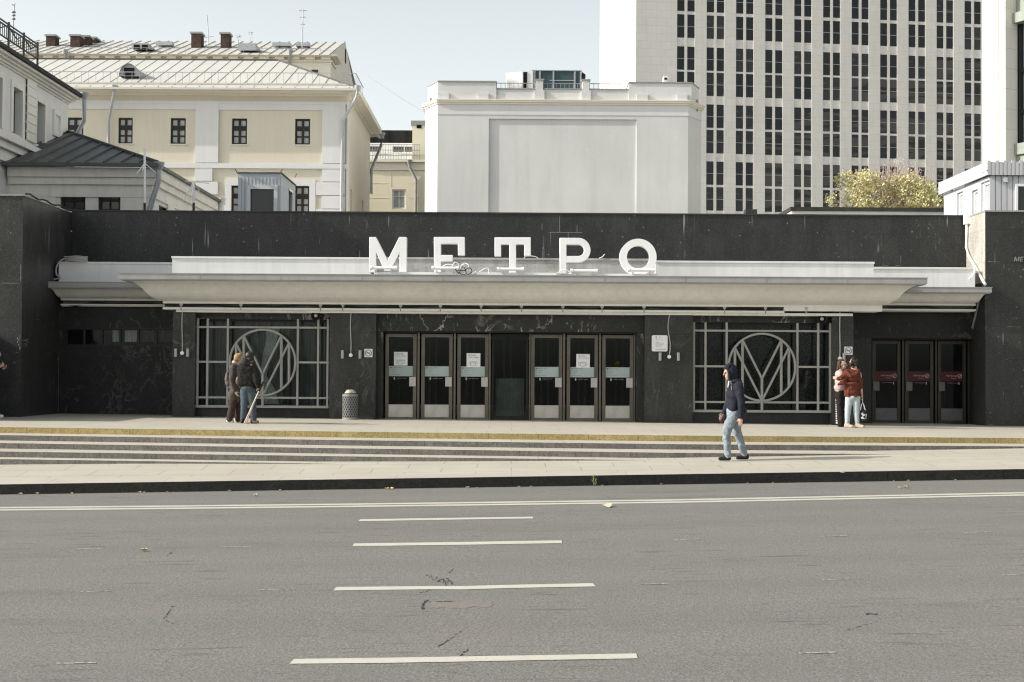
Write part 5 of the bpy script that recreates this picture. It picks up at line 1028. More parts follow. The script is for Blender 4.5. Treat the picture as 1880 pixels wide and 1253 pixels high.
po, _ = person('figure in dark clothes and white shoes cut off by the left edge of the picture', J(-30, 1080), (s, SK[0]), [('hair', hr_, plain('fair_brown_hair', (.2, .14, .1), .6, .3, var=.3, scale=30), .008, .008), ('coat', ct, cloth('charcoal_coat', (.03, .03, .031)), .010, .014), ('trousers', tr_, cloth('black_trousers_plain', (.015, .015, .016)), .010, .01), ('shoes', sh, MT['white'], .009, 0)])
eyes(po, Lh)
# ------------------------------------------------------------------ buildings behind
def seams(mb, a, b, c, d, n, r=.035):     # standing seams across a roof plane: lower edge a-b, upper edge d-c
    for i in range(n + 1):
        t_ = i / n; mb.bar(a + (b - a) * t_ + V((0, 0, .03)), d + (c - d) * t_ + V((0, 0, .03)), r, r * 1.6, (0, 0, 1))
def window(par, x0, x1, z0, z1, T, fr, pane, rows=((0, .48), (.48, .60), (.60, 1)), style='six', name='window', loc=None):
    """frame mesh with a pane child; T(u, v, w) maps wall coordinates to the world"""
    m = MB(); B = lambda a, b, c, d, e, f: m.hexa(T(a, c, e), T(b, c, e), T(b, d, e), T(a, d, e), T(a, c, f), T(b, c, f), T(b, d, f), T(a, d, f))
    w, h = x1 - x0, z1 - z0; f = w * .12; e0, e1 = .1, .17
    B(x0, x0 + f, z0, z1, e0, e1); B(x1 - f, x1, z0, z1, e0, e1); B(x0 + f, x1 - f, z0, z0 + f, e0, e1); B(x0 + f, x1 - f, z1 - f, z1, e0, e1)
    if style == 'six':
        B(x0 + w * .42, x0 + w * .58, z0 + f, z1 - f, e0 - .01, e1 - .01)
        for a, b in ((.29, .345), (.54, .72)): B(x0 + f, x1 - f, z0 + h * a, z0 + h * b, e0 - .005, e1 - .02)
    elif style == 'plain2': B(x0 + w * .46, x0 + w * .54, z0 + f, z1 - f, e0 - .01, e1 - .01); B(x0 + f, x1 - f, z0 + h * .62, z0 + h * .66, e0 - .005, e1 - .02)
    elif style == 'grid': 
        B(x0 + w * .47, x0 + w * .53, z0 + f, z1 - f, e0 - .01, e1 - .01); B(x0 + f, x1 - f, z0 + h * .45, z0 + h * .55, e0 - .005, e1 - .02)
    o = add(name, m, MT[fr] if isinstance(fr, str) else fr, par, loc or T((x0 + x1) / 2, z0, 0))
    m = MB(); m.hexa(T(x0, z0, .14), T(x1, z0, .14), T(x1, z1, .14), T(x0, z1, .14), T(x0, z0, .16), T(x1, z0, .16), T(x1, z1, .16), T(x0, z1, .16)); add('pane', m, MT[pane], o); return o
def downpipe(par, pts, r=.06, mat='zinc'):
    m = MB(); m.tube(pts, r, 8); p = V(pts[0]); m.lathe(p + V((0, 0, -.05)), [(r, -.05), (r * 2, .12), (r * 2.1, .2)], 10); return add('downpipe', m, MT[mat], par)
# --- grey corner building on the left, its flank turned to us
GX = -15.7; pg = lambda x, y: PP(x, y, (GX, 0, 0), (1, 0, 0)); TG = lambda u, v, w: V((GX - w, u, v))
gb = root('corner_building', (GX - 4, 45, 0), 'pale grey stucco corner building with a heavy cornice and roof railing', 'building')
yE = pg(124, 300).y
h = []
for a, b, c0, c1 in ((21.7, 38.3, 163, 247), (65.4, 80, 189, 267), (-14, 1, 140, 232)):
    p, q = pg(a, c1), pg(b, c1); h.append((p.y, q.y, pg((a + b) / 2, c1).z, pg((a + b) / 2, c0).z))
zw = pg(124, 191.5).z + .2
m = MB(); m.wall(34, yE, 0, zw, h, TG, .3); m.box(GX - 8, GX - .31, 34, yE - .002, 0, zw - .05); m.poly((GX, yE, 0), (GX, yE, zw), (GX - 8, yE, zw), (GX - 8, yE, 0)); add('wall', m, MT['grey_stucco'], gb)
for q in h: window(gb, q[0], q[1], q[2], q[3], lambda u, v, w: TG(u, v, w + .1), 'brown_frame', 'pane_dark', style='grid')
for q in h:
    m = MB()
    for a, b, c, d in ((q[0] - .18, q[0], q[2], q[3]), (q[1], q[1] + .18, q[2], q[3]), (q[0] - .18, q[1] + .18, q[3] + .002, q[3] + .2)): m.box(GX, GX + .05, a, b, c, d)
    add('window_surround', m, MT['grey_stucco_trim'], gb)
m = MB()
p, q = pg(96, 250), pg(110, 250); zb0, zb1 = pg(103, 252).z, pg(103, 204).z
for a, b, c, d in ((p.y, p.y + .15, zb0, zb1), (q.y - .15, q.y, zb0, zb1), (p.y + .15, q.y - .15, zb1 - .15, zb1), (p.y + .15, q.y - .15, zb0, zb0 + .15)): m.box(GX, GX + .07, a, b, c, d)
add('blind_window', m, MT['grey_stucco_trim'], gb)
m = MB(); a, b = pg(47.5, 150).y, pg(64, 150).y; z0 = pg(56, 262).z; z1 = pg(56, 160).z + .25; n = 7
for i in range(n): m.box(GX, GX + .07, a, b, z0 + (z1 - z0) * i / n + .02, z0 + (z1 - z0) * (i + 1) / n - .02)
m.box(GX, GX + .04, a, b, z0, z1); add('pilaster', m, MT['grey_stucco_trim'], gb)
OV = .45; HC = PP(150, 172, (GX + OV, 0, 0), (1, 0, 0)).z - .13 - (zw - .2); zt = PP(150, 172, (GX + OV, 0, 0), (1, 0, 0)).z
m = MB()
for z0, z1, o in [(zw - .2 + HC * f0 + .001, zw - .2 + HC * f1, o) for f0, f1, o in ((0, .2, .06), (.2, .45, .14), (.45, .7, .24), (.7, 1, .36))]: m.box(GX - .2, GX + o, 34, yE + o * .4, z0, z1)
add('cornice', m, MT['grey_stucco_trim'], gb)
m = MB(); m.mi = 1; m.box(GX - 8, GX + OV, 34, yE + .2, zt - .128, zt); m.mi = 0; m.poly((GX + .4, 34, zt + .003), (GX + .4, yE + .15, zt + .003), (GX - 7, yE - 3, zt + .8), (GX - 7, 34, zt + .8)); m.poly((GX + .4, yE + .15, zt + .003), (GX - 7, yE - 3, zt + .8), (GX - 7, yE + .15, zt + .003)); add('roof', m, [MT['dark_roof'], MT['bitumen']], gb)
m = MB(); zb = pg(95, 285).z
bz = pg(60, 277).z
for z0, z1, o in ((bz - .75, bz - .4, .08), (bz - .398, bz - .18, .22), (bz - .178, bz, .38)): m.box(GX - .1, GX + o, 34, yE - 1.6 + o, z0, z1)
add('string_course', m, MT['grey_stucco_trim'], gb)
pr = lambda x, y: PP(x, y, (GX - .35, 0, 0), (1, 0, 0)); m = MB(); z0, z1 = pr(69, 118).z + .05, pr(69, 82).z; yA, yB = 36.5, pr(69, 100).y
for z in (z0 + .12, z1 - .1, z1): m.box(GX - .37, GX - .33, yA, yB, z - .02, z + .02)
n = 62
for i in range(n): y = yA + (yB - yA) * i / (n - 1); m.box(GX - .36, GX - .34, y - .012, y + .012, z0 + .122, z1 - .122)
for px in (-20, 16, 44, 69.5): y = pr(px, 60).y; m.box(GX - .38, GX - .32, y - .025, y + .025, zt, z1 + .08)
for a, b in ((16, 44), (44, 69), (-20, 16)):
    ya, yb = pr(a, 60).y, pr(b, 60).y; m.bar((GX - .33, ya, z0 + .5), (GX - .33, (ya + yb) / 2, z0 + .3), .03, .03, (1, 0, 0)); m.bar((GX - .33, (ya + yb) / 2, z0 + .3), (GX - .33, yb, z0 + .6), .03, .03, (1, 0, 0))
m.box(GX - .38, GX - .34, yB - .02, yB + .02, zt, z1); add('roof_railing', m, MT['iron'], gb)
downpipe(gb, [(GX + .5, yE + .2, zt - .1), (GX + .5, yE + .2, zt - .95), (GX + .12, yE + .12, zt - 1.75), (GX + .08, yE + .1, zt - 4)], .075)
o = P(25, 80, 46); m = MB(); m.tube([P(23, 82, 46), P(24.5, 40, 46), P(26.5, 8, 46)], .02, 6)
for y_, r_ in ((60, .05), (35, .07), (28.5, .07), (22.5, .08)): m.ell(P(25, y_, 46), (r_, r_, r_ * .5), 10, 6)
m.tube([P(26, 12, 46), P(23, 9, 46), P(26, 6, 46), P(28, 8, 46)], .018, 6); tag(add('roof_finial', m, MT['zinc']), 'thin spire with three small discs behind the left roof railing', 'spire')
# --- low annex with a dark hipped roof
ab = root('annex', (-13.4, 48, 0), 'low grey annex with a dark hipped metal roof below the corner building', 'building')
AY, AX = 44.0, -11.2; e0 = P(170, 300, 43.6).z
ha = []
for a, b in ((110.6, 156.8), (180, 221)): ha.append((X(a, AY, 365), X(b, AY, 365), Z(388, AY, 165), Z(346.5, AY, 165)))
TA = lambda u, v, w: V((u, AY + w, v)); m = MB(); m.wall(GX - .3, AX, 0, e0 - .1, ha, TA, .25); m.box(GX + .1, AX - .31, AY + .32, 53, 0, e0 - .1)
TS = lambda u, v, w: V((AX - w, u, v)); ps = lambda x, y: PP(x, y, (AX, 0, 0), (1, 0, 0)); hs_ = [(ps(292, 380).y, ps(313, 380).y, ps(300, 395).z, ps(300, 380).z)]
m.wall(AY, 53, 0, e0 - .1, hs_, TS, .25); add('wall', m, MT['grey_stucco'], ab)
window(ab, *ha[0], TA, 'brown_frame', 'pane_dark', style='grid'); window(ab, *ha[1], TA, 'brown_frame', 'pane_dark', style='grid'); window(ab, *hs_[0], TS, 'brown_frame', 'pane_dark', style='grid')
m = MB()
for z0, z1, o in ((e0 - 1.0, e0 - .86, .06), (e0 - .858, e0 - .62, .03), (e0 - .618, e0 - .4, .14), (e0 - .398, e0 - .1, .24)):
    m.box(GX + .1, AX + o, AY - o, AY + .3, z0, z1); m.box(AX - .3, AX + o - .002, AY + .301, 53, z0 + .001, z1 - .001)
add('cornice', m, MT['grey_stucco_trim'], ab)
m = MB()
for a, b in ((62, 103), (222, 281)): m.box(X(a, AY, 350), X(b, AY, 350), AY - .04, AY, 0, e0 - 1.0)
a, b = ps(306, 350).y, ps(318, 350).y; m.box(AX, AX + .06, a, b, 0, e0 - 1); add('pilaster', m, MT['grey_stucco_trim'], ab)
m = MB(); A, B, Cc = V((GX - .2, 43.5, e0)), V((-10.9, 43.5, e0)), V((-10.9, 53.6, e0)); ap = V((GX, 50, P(120, 243, 50).z))
m.poly(A, B, ap); m.poly(B, Cc, ap); m.box(GX - .1, -10.88, 43.42, 43.7, e0 - .1, e0 - .004); m.box(-11.1, -10.86, 43.702, 53.6, e0 - .1, e0 - .004)
rf = add('roof', m, MT['dark_roof'], ab)
m = MB(); seams(m, A, B, ap + V((.05, 0, 0)), ap, 1)
for i in range(1, 9):
    t_ = i / 9; b0 = A + (B - A) * t_; up = (ap - A).normalized(); # seams run up-slope parallel to the wall edge
    dirn = V((0, ap.y - A.y, ap.z - A.z)); L = 1 - (b0.x - A.x) / (B.x - A.x); m.bar(b0 + V((0, 0, .03)), b0 + dirn * L + V((0, 0, .03)), .03, .06, (0, 0, 1))
m.bar(B + V((0, 0, .04)), ap + V((0, 0, .04)), .08, .08, (0, 0, 1)); add('roof_seam', m, MT['dark_roof'], rf)
downpipe(ab, [(AX + .3, AY - .35, e0 - .1), (AX + .3, AY - .35, e0 - .5), P(274, 388, 43.7)], .085)
downpipe(ab, [V((AX + .35, 52.9, e0 - .1)), V((AX + .3, 52.9, e0 - .4)), V((AX + .1, 52.9, e0 - 1.0))], .08, 'white')
# --- cream building
CY, CR = 65.0, X(637, 65, 300); cb_ = root('cream_building', (-15, 70, 0), 'cream stucco building with white pilasters, six-pane windows and a pale seamed roof', 'building')
TC = lambda u, v, w: V((u, CY + w, v)); hw = []
for a, b in ((122, 153), (217, 243.5), (313, 341), (425.4, 453.5), (541.5, 569.3)): hw.append((X(a, CY, 240), X(b, CY, 240), Z(265.5, CY, 440), Z(217.7, CY, 440)))
for a, b in ((424.5, 452), (541.5, 568)): hw.append((X(a, CY, 370), X(b, CY, 370), Z(392, CY, 500), Z(341.5, CY, 500)))
zc1 = Z(176, CY, 350); m = MB(); m.wall(-26, CR, 0, zc1 + .6, hw, TC, .28)
YB = 75.4; TR = lambda u, v, w: V((CR - w, u, v)); pc = lambda x, y: PP(x, y, (CR, 0, 0), (1, 0, 0))
hr = [(pc(643, 370).y, pc(646.5, 370).y, pc(645, 388).z - .3, pc(645, 349).z), (pc(664.5, 370).y, pc(667, 370).y, pc(665, 388).z - .5, pc(665, 367).z)]
m.wall(CY, YB, 0, zc1 + .6, hr, TR, .28); m.box(-26, CR - .35, CY + .35, YB, 0, zc1 + .5); add('wall', m, MT['cream'], cb_)
for q in hw: window(cb_, *q, TC, 'brown_frame', 'pane_pale')
for q in hr: window(cb_, *q, TR, 'brown_frame', 'pane_dark', style='grid')
for q in hw[:5]: m = MB(); m.box(q[0] - .06, q[1] + .06, CY - .07, CY, q[2] - .045, q[2]); add('window_sill', m, MT['white_trim'], cb_)
for q in hw[5:]:
    m = MB(); m.box(q[0] - .28, q[0], CY - .06, CY - .002, q[2], q[3]); m.box(q[1], q[1] + .28, CY - .06, CY - .002, q[2], q[3]); m.box(q[0] - .28, q[1] + .28, CY - .062, CY - .002, q[3] + .001, q[3] + .28); add('window_surround', m, MT['white_trim'], cb_)
m = MB(); zb1_, zb0_ = Z(192, CY, 500), Z(203, CY, 500); zq0 = Z(310, CY, 480); pw = [(359.5, 401.5), (592, 634.5)]
for a, b in pw:
    m = MB(); m.box(X(a, CY, 240), X(b, CY, 240), CY - .09, CY, zq0 + .25, zb1_)
    z = zq0 + .0; k = 0
    while z > 0:
        e = .0 if k % 2 else -.26; z2 = z - .62
        m.box(X(a, CY, 240) + (0 if a > 500 else -.0) - (.0 if k % 2 == 0 else .0), X(b, CY, 240) + (e if a < 500 else 0), CY - .1, CY, z2 + .03, z) if a < 500 else m.box(X(a, CY, 240) - e * 1.0 - .26, X(b, CY, 240), CY - .1, CY, z2 + .03, z)
        z = z2; k += 1
    if a > 500: m.box(CR - .02, CR + .06, CY - .088, CY + .02, 0, zb1_)
    add('pilaster', m, MT['white_trim'], cb_)
m = MB(); edges = [-26, X(359.5, CY, 240), X(401.5, CY, 240), X(592, CY, 240)]
for a, b in ((edges[0], edges[1]), (edges[2], edges[3])): m.box(a, b - .002, CY - .07, CY, zb0_, zb1_)
m.box(-26, CR, CY - .12, CY, zq0 + .0, zq0 + .22); m.box(-26, CR + .05, CY - .09, CY + .002, zb1_ + .001, zb1_ + .12); add('string_course', m, MT['white_trim'], cb_)
zg = Z(161, 64.2, 350); m = MB()
for z0, z1, o in ((zc1 - .0, zc1 + .1, .08), (zc1 + .101, zc1 + .2, .17), (zc1 + .201, zc1 + .3, .27), (zc1 + .301, zc1 + .38, .4), (zc1 + .381, zg - .1, .56)):
    m.box(-26, CR + o, CY - o, CY + .4, z0, z1); m.box(CR - .3, CR + o - .002, CY + .401, YB + o, z0 + .001, z1 - .001)
add('cornice', m, MT['cream_pale'], cb_)
RX = P(655, 161, 64.2).x; A, B = V((-27, 64.2, zg)), V((RX, 64.2, zg)); RE = P(511, 112, 71.5); L0 = V((-27, 71.5, RE.z)); Bk = V((RX, 77.5, zg))
m = MB(); m.poly(A, B, RE, L0); m.poly(B, Bk, RE); m.poly(L0, RE, V((RE.x, 79, zg)), V((-27, 79, zg))); m.poly(RE, Bk, V((RE.x, 79, zg)))
m.box(-27, RX + .04, 64.14, 64.4, zg - .098, zg - .003); m.box(RX - .25, RX + .041, 64.401, 77.5, zg - .098, zg - .003); rf = add('roof', m, MT['pale_roof'], cb_)
m = MB(); D_ = V((0, RE.y - 64.2, RE.z - zg)); n = 30
for i in range(n):
    b0 = V((RX - .35 - i * .62, 64.3, zg)); L = min(1, (RX - b0.x) / (RX - RE.x)); m.bar(b0 + V((0, 0, .02)), b0 + D_ * L * .99 + V((.0, 0, .02)), .022, .06, (0, 0, 1))
m.bar(B + V((0, 0, .03)), RE + V((0, 0, .03)), .07, .07, (0, 0, 1)); m.bar(L0 + V((0, 0, .03)), RE + V((0, 0, .03)), .08, .08, (0, 0, 1)); add('roof_seam', m, MT['seam'], rf)
m = MB(); m.box(-27, RX - .1, 64.7, 64.73, zg + .78, zg + .81); m.box(-27, RX - .1, 64.7, 64.73, zg + .24, zg + .265)
for i in range(64): x = RX - .1 - i * .33; m.box(x - .008, x + .008, 64.71, 64.72, zg + .1, zg + .79)
m.box(RX - .12, RX - .09, 64.731, 68, zg + .78, zg + .81); m.box(RX - .12, RX - .09, 64.731, 68, zg + .3, zg + .32)
for i in range(8): y = 64.8 + i * .42; m.box(RX - .11, RX - .1, y, y + .03, zg + .05, zg + .79)
add('snow_guard', m, MT['zinc'], cb_)
# dormer with an arched front
dz0 = Z(141, 66.2, 238); cx = X(238, 66.2, 130); m = MB(); R_ = .44; n = 14; arcp = [(cx + R_ * math.cos(PI * i / n), dz0 + .58 * math.sin(PI * i / n)) for i in range(n + 1)]
m.smooth = True
for i in range(n):
    (a, b), (c, d) = arcp[i], arcp[i + 1]; m.poly((a, 66.0, b), (c, 66.0, d), (c, 67.8, d), (a, 67.8, b))
m.smooth = False; m.add([(x, 66.12, z) for x, z in arcp], [list(range(n + 1))]); dm = add('dormer', m, MT['zinc'], cb_)
m = MB(); m.box(cx - .23, cx + .23, 66.04, 66.119, dz0 + .04, dz0 + .38); add('dormer_opening', m, MT['dark'], dm)
downpipe(cb_, [P(209, 163, 64.3), P(209, 172, 64.3), P(199, 222, 64.8), P(199, 275, 64.85)], .075); downpipe(cb_, [P(657, 164, 64.2), P(655, 178, 64.2), P(630, 222, 64.85), P(628, 300, 64.85), P(627, 392, 64.85)], .075)
downpipe(cb_, [V((RX + .05, 76.2, zg - .15)), V((RX + .0, 76.2, zg - .7)), V((CR + .1, 75.3, zg - 2.1)), V((CR + .1, 75.3, zg - 3.4))], .085)
# --- taller pale building behind it
UY = 92.0; UR = X(607, UY, 150); ub = root('rear_building', (-24, 100, 0), 'pale cream upper storey of a gabled building with brick chimneys, behind the cream building', 'building')
zu1 = Z(113, UY, 350); m = MB(); m.box(-38, UR, UY, 108, 0, zu1 + .5); pk = PP(634, 77, (UR, 0, 0), (1, 0, 0)); m.poly((UR + .002, UY, zu1), (UR + .002, 2 * pk.y - UY, zu1), (UR + .002, pk.y, pk.z), (UR + .002, UY, Z(96, UY - .8, 350) + .1)); add('wall', m, MT['cream_pale'], ub)
zu2 = Z(96, UY - .8, 350); m = MB()
for z0, z1, o in ((zu1, zu1 + .12, .12), (zu1 + .28, zu1 + .38, .3), (zu1 + .381, zu2 - .1, .5)): m.box(-38, UR + o * .9, UY - o, UY + .3, z0, z1); m.box(UR - .2, UR + o * .9 - .002, UY + .301, UY + 2.2, z0 + .001, z1 - .001)
for i in range(26): x = UR - .3 - i * 1.0; m.box(x - .3, x + .3, UY - .26, UY, zu1 + .121, zu1 + .279)
add('cornice', m, MT['cream_pale'], ub)
RB = pk.y; m = MB(); A, B = V((-38, UY - .55, zu2 - .09)), V((UR - .6, UY - .55, zu2 - .09)); zz_t = P(600, 82, RB - 3).z; Cc, Dd = V((UR - .05, RB, pk.z - .1)), V((-38, RB, pk.z - .1))
zr_ = P(500, 81.5, UY + 3).z; Cc = V((UR - .03, RB, pk.z - .04)); Dd = V((-38, RB, pk.z - .04)); B = B + V((.57, 0, 0)); m.poly(A, B, Cc, Dd); m.poly(Dd, Cc, V((UR - .03, 108, zr_ - .5)), V((-38, 108, zr_ - .5)))
m.bar(V((UR - .03, UY - .1, zu2 - .3)), pk + V((-.03, 0, .03)), .05, .08, (0, 0, 1)); rf = add('roof', m, MT['pale_roof'], ub)
m = MB(); seams(m, A, B, Cc, Dd, 40, .02); add('roof_seam', m, MT['seam'], rf)
m = MB(); p = UR - 1; m.box(-37, UR - .6, UY - .42, UY - .4, zu2 + .34, zu2 + .36)
for i in range(20): x = UR - .6 - i * 1.25; m.box(x - .012, x + .012, UY - .42, UY - .4, zu2 - .05, zu2 + .35)
add('snow_guard', m, MT['zinc'], ub)
def chimney(x0, x1, y0, D, skew=0):
    m = MB(); a, b = X(x0, D, 70), X(x1, D, 70); zt_ = Z(y0, D, (x0 + x1) / 2); m.box(a, b, D, D + .9, zr_ - .8, zt_ - .12); ch = add('chimney', m, MT['brick_red'], rf)
    m = MB(); m.box(a - .08, b + .08, D - .08, D + .98, zt_ - .118, zt_); add('chimney_cap', m, MT['fascia'], ch)
for x0, x1, y0, D in ((84.5, 101, 63.5, 96), (129, 146, 63.5, 95.4), (147, 163, 65, 96.6), (163, 176, 68, 98), (351, 369, 59, 95.4), (405, 420.5, 59.5, 95.4)): chimney(x0, x1, y0, D)
m = MB()
for x0, x1, y0, y1 in ((243, 273, 80.5, 91), (438, 470, 80, 93)): a, b = X(x0, 92.6, 85), X(x1, 92.6, 85); z0, z1 = Z(y1, 92.6, 260), Z(y0, 92.6, 260); m.hexa((a, 92.4, z0), (b, 92.4, z0), (b, 92.4, z1), (a, 92.4, z1), (a, 95.5, z1 - .1), (b + 1, 95.5, z1 - .1), (b, 95.4, z1), (a, 95.4, z1))
for x0, x1 in ((286, 316), (500, 533), (543, 568)): m.box(X(x0, 95, 77), X(x1, 95, 77), 95, 95.6, zr_ - .1, zr_ + .14)
addsplit('roof_hatch', m, MT['zinc'], rf)
m = MB(); a, b = X(245, 92.3, 85), X(271, 92.3, 85); m.box(a, (a + b) / 2 - .08, 92.34, 92.38, Z(89.5, 92.3, 260), Z(82, 92.3, 260)); m.box((a + b) / 2 + .08, b, 92.34, 92.38, Z(89.5, 92.3, 260), Z(82, 92.3, 260)); addsplit('hatch_opening', m, MT['dark'], rf)
downpipe(ub, [P(120, 96, UY - .6), P(121, 116, UY - .1)], .1); downpipe(ub, [P(533, 96, UY - .6), P(531, 116, UY - .1)], .1)
TU = lambda u, v, w: V((u, UY + w - .2, v)); 
m = MB(); m.box(X(572, UY, 130), X(584, UY, 130), UY - .03, UY - .01, Z(136, UY, 578), Z(128.5, UY, 578)); add('window', m, MT['pane_dark'], ub)
m = MB(); c = PP(634.5, 104, (UR + .02, 0, 0), (1, 0, 0)); m.box(UR + .01, UR + .03, c.y - .25, c.y + .25, c.z - .5, c.z + .5); add('vent_slit', m, MT['dark'], ub)
def antenna(pts, D, label, arms=(), r=.03):
    m = MB(); m.tube([P(x, y, D) for x, y in pts], r, 6)
    for (x0, y0), (x1, y1) in arms: m.tube([P(x0, y0, D), P(x1, y1, D)], r * .7, 5)
    tag(add('antenna', m, MT['zinc']), label, 'antenna', 'antennas on the rear roof')
antenna([(381, 85), (383, 66), (380, 28)], 95, 'thin tilted aerial mast right of the first red chimney', [((374, 70), (392, 67))])
antenna([(555, 88), (556, 17)], 94, 'tallest aerial mast near the gable, hung with thin wires', [((549, 20), (563, 20)), ((551, 32), (561, 32)), ((552, 45), (560, 45))], .04)
antenna([(437, 81), (439, 64)], 95, 'small aerial with crossed arms right of the second chimney', [((433, 66), (443, 69)), ((434, 70), (443, 65))])
antenna([(460, 81), (460.5, 58)], 95, 'small T-shaped aerial between the mast and the chimneys', [((456, 59.5), (465, 60.5)), ((457, 63), (464, 63))])
cable('overhead_wire', [P(670, 136, 75), P(720, 170, 70), P(781, 208, 62)], .012, 'zinc', 'thin wire strung across the sky to the white building', 'wire')
# --- small cream building in the gap
SY = 82.0; sb = root('courtyard_building', (-6, 86, 0), 'small cream building with a white window glimpsed in the gap', 'building')
x0, x1 = X(660, SY, 330), X(800, SY, 330); TB = lambda u, v, w: V((u, SY + w, v)); hb = [(X(720, SY, 365), X(745, SY, 365), Z(384, SY, 730), Z(348, SY, 730))]; zt_ = Z(297, SY, 720)
m = MB(); m.wall(x0, x1, 0, zt_, hb, TB, .2); m.box(x0, x1, SY + .3, SY + 6, 0, zt_ - .1); m.box(X(757, SY, 250), x1, SY + .0, SY + 3, zt_, Z(230, SY, 770)); add('wall', m, plain('butter_stucco', (.85, .79, .63), .85, .15, var=.05, scale=.5), sb)
window(sb, *hb[0], TB, 'white_trim', 'pane_pale', style='plain2')
m = MB(); m.box(x0, x1, SY - .08, SY, Z(313, SY, 720), zt_ - .05); m.box(x0, x1, SY - .25, SY + .1, zt_ - .048, zt_ + .08)
for px in (718,): m.box(X(px, SY, 340) - .02, X(px, SY, 340) + .02, SY - .01, SY, Z(345, SY, 720), Z(314, SY, 720))
for py in (337, 364): m.box(x0, hb[0][0] - .2, SY - .012, SY, Z(py, SY, 720) - .015, Z(py, SY, 720) + .015); m.box(hb[0][1] + .2, x1, SY - .012, SY, Z(py, SY, 720) - .015, Z(py, SY, 720) + .015)
add('string_course', m, MT['cream_pale'], sb)
m = MB(); xr_ = X(771, SY, 270); m.poly((x0, SY, zt_ + .1), (xr_, SY, zt_ + .1), (xr_, SY + 2.2, Z(263, SY + 2.2, 720)), (x0, SY + 2.2, Z(263, SY + 2.2, 720))); rf = add('roof', m, MT['pale_roof'], sb)
m = MB()
for a, b in ((677, 697), (721, 741), (743, 760)): m.box(X(a, SY + .6, 275), X(b, SY + .6, 275), SY + .55, SY + .62, Z(279, SY + .6, 720), Z(269.5, SY + .6, 720))
addsplit('skylight', m, MT['seam'], rf)
m = MB()
for i in range(24): x = x0 + (xr_ - x0) * i / 23; m.box(x - .012, x + .012, SY - .2, SY - .18, zt_ + .1, zt_ + .95)
for z in (.3, .62, .94): m.box(x0, xr_, SY - .21, SY - .17, zt_ + z, zt_ + z + .03)
add('roof_railing', m, MT['zinc'], sb)
m = MB(); m.box(x0, X(758, SY + 2.5, 250), SY + 2.4, SY + 5, Z(263, SY + 2.4, 720), Z(239.5, SY + 2.4, 720))
for px in (683, 712, 745): m.box(X(px, SY + 2.3, 250) - .02, X(px, SY + 2.3, 250) + .02, SY + 2.34, SY + 2.39, Z(268, SY + 2.3, 720), Z(239, SY + 2.3, 720))
add('attic_glazing', m, MT['black'], sb)
m = MB(); m.box(X(756, SY, 225) - .05, x1, SY - .05, SY + 3.05, Z(230, SY, 770) + .001, Z(222, SY, 770)); add('chimney_cap', m, MT['fascia'], sb)
m = MB(); m.box(X(765, SY, 230), X(774, SY, 230), SY - .02, SY - .001, Z(236, SY, 770), Z(226, SY, 770)); add('vent', m, MT['dark'], sb)
downpipe(sb, [P(751, 299, SY - .2), P(752, 308, SY - .2), P(764, 330, SY - .1), P(763, 395, SY - .1)], .08, 'fascia')
# --- white blind building
WY = 60.0; wb = root('white_building', (3.5, 65, 0), 'big blind white building with chamfered corners and a rooftop machine', 'building')
xa, xb = X(803, WY, 300), X(1263, WY, 300); ca, cbx = X(780.5, WY + 1.2, 300), X(1287, WY + 1.2, 300); zk = Z(193, WY, 1030); zl = Z(212, WY, 1030)
def octo(o): return [(ca - o, 74), (ca - o, WY + 1.2 - o * .6), (xa - o * .4, WY - o), (xb + o * .4, WY - o), (cbx + o, WY + 1.2 - o * .6), (cbx + o, 74)]
def prism(mb, pl, z0, z1):
    n = len(pl); mb.add([(x, y, z0) for x, y in pl] + [(x, y, z1) for x, y in pl], [(i, (i + 1) % n, n + (i + 1) % n, n + i) for i in range(n)] + [list(range(n)), list(range(2 * n - 1, n - 1, -1))])
r0, r1, rz = X(897, WY, 300), X(1168.5, WY, 300), Z(219, WY, 1030)
m = MB(); m.wall(xa, xb, 0, zl, [(r0, r1, 0.01, rz)], lambda u, v, w: V((u, WY + w, v)), .08); m.poly((r0, WY + .08, 0), (r1, WY + .08, 0), (r1, WY + .08, rz), (r0, WY + .08, rz))
pl = octo(0)
for i in (0, 1, 3, 4): (a, b), (c, d) = pl[i], pl[i + 1]; m.poly((a, b, 0), (c, d, 0), (c, d, zl), (a, b, zl))
add('wall', m, MT['white_wall'], wb)
m = MB(); prism(m, octo(.02), zl + .001, zk); add('frieze', m, MT['white_trim'], wb)
zs_ = Z(184.5, WY, 1030); m = MB(); prism(m, octo(.07), zk + .001, zk + .08); prism(m, octo(.13), zk + .081, zs_ - .04); prism(m, octo(.16), zs_ - .039, zs_); add('cornice', m, MT['cream_pale'], wb)
zp, zpl = Z(149.5, WY, 1030), Z(164, WY, 1030); m = MB(); c0, c1 = X(911, WY, 165), X(1155, WY, 165)
def corner(mb, sgn):
    if sgn < 0: q = [(ca + .1, 66), (ca + .1, WY + 1.2), (xa, WY + .05), (c0, WY + .05), (c0, 66)]
    else: q = [(c1, 66), (c1, WY + .05), (xb + .15, WY + .05), (cbx - .1, WY + 1.2), (cbx - .1, 66)]
    prism(mb, q, zs_ + .001, zp - .05); qq = [(x + (x - sum(a for a, b in q) / 5) * .012, y - (.05 if y < 65 else 0)) for x, y in q]; return qq
q1 = corner(m, -1); q2 = corner(m, 1); m.box(c0 + .002, c1 - .002, WY + .12, WY + .5, zs_ + .001, zpl)
for a, b in ((984, 997), (1070, 1082)): m.box(X(a, WY, 165), X(b, WY, 165), WY + .06, WY + .6, zs_ + .002, Z(147.5, WY, 1030)); m.box(X(a, WY, 165) - .06, X(b, WY, 165) + .06, WY + .02, WY + .64, zs_ + .003, zs_ + .42)
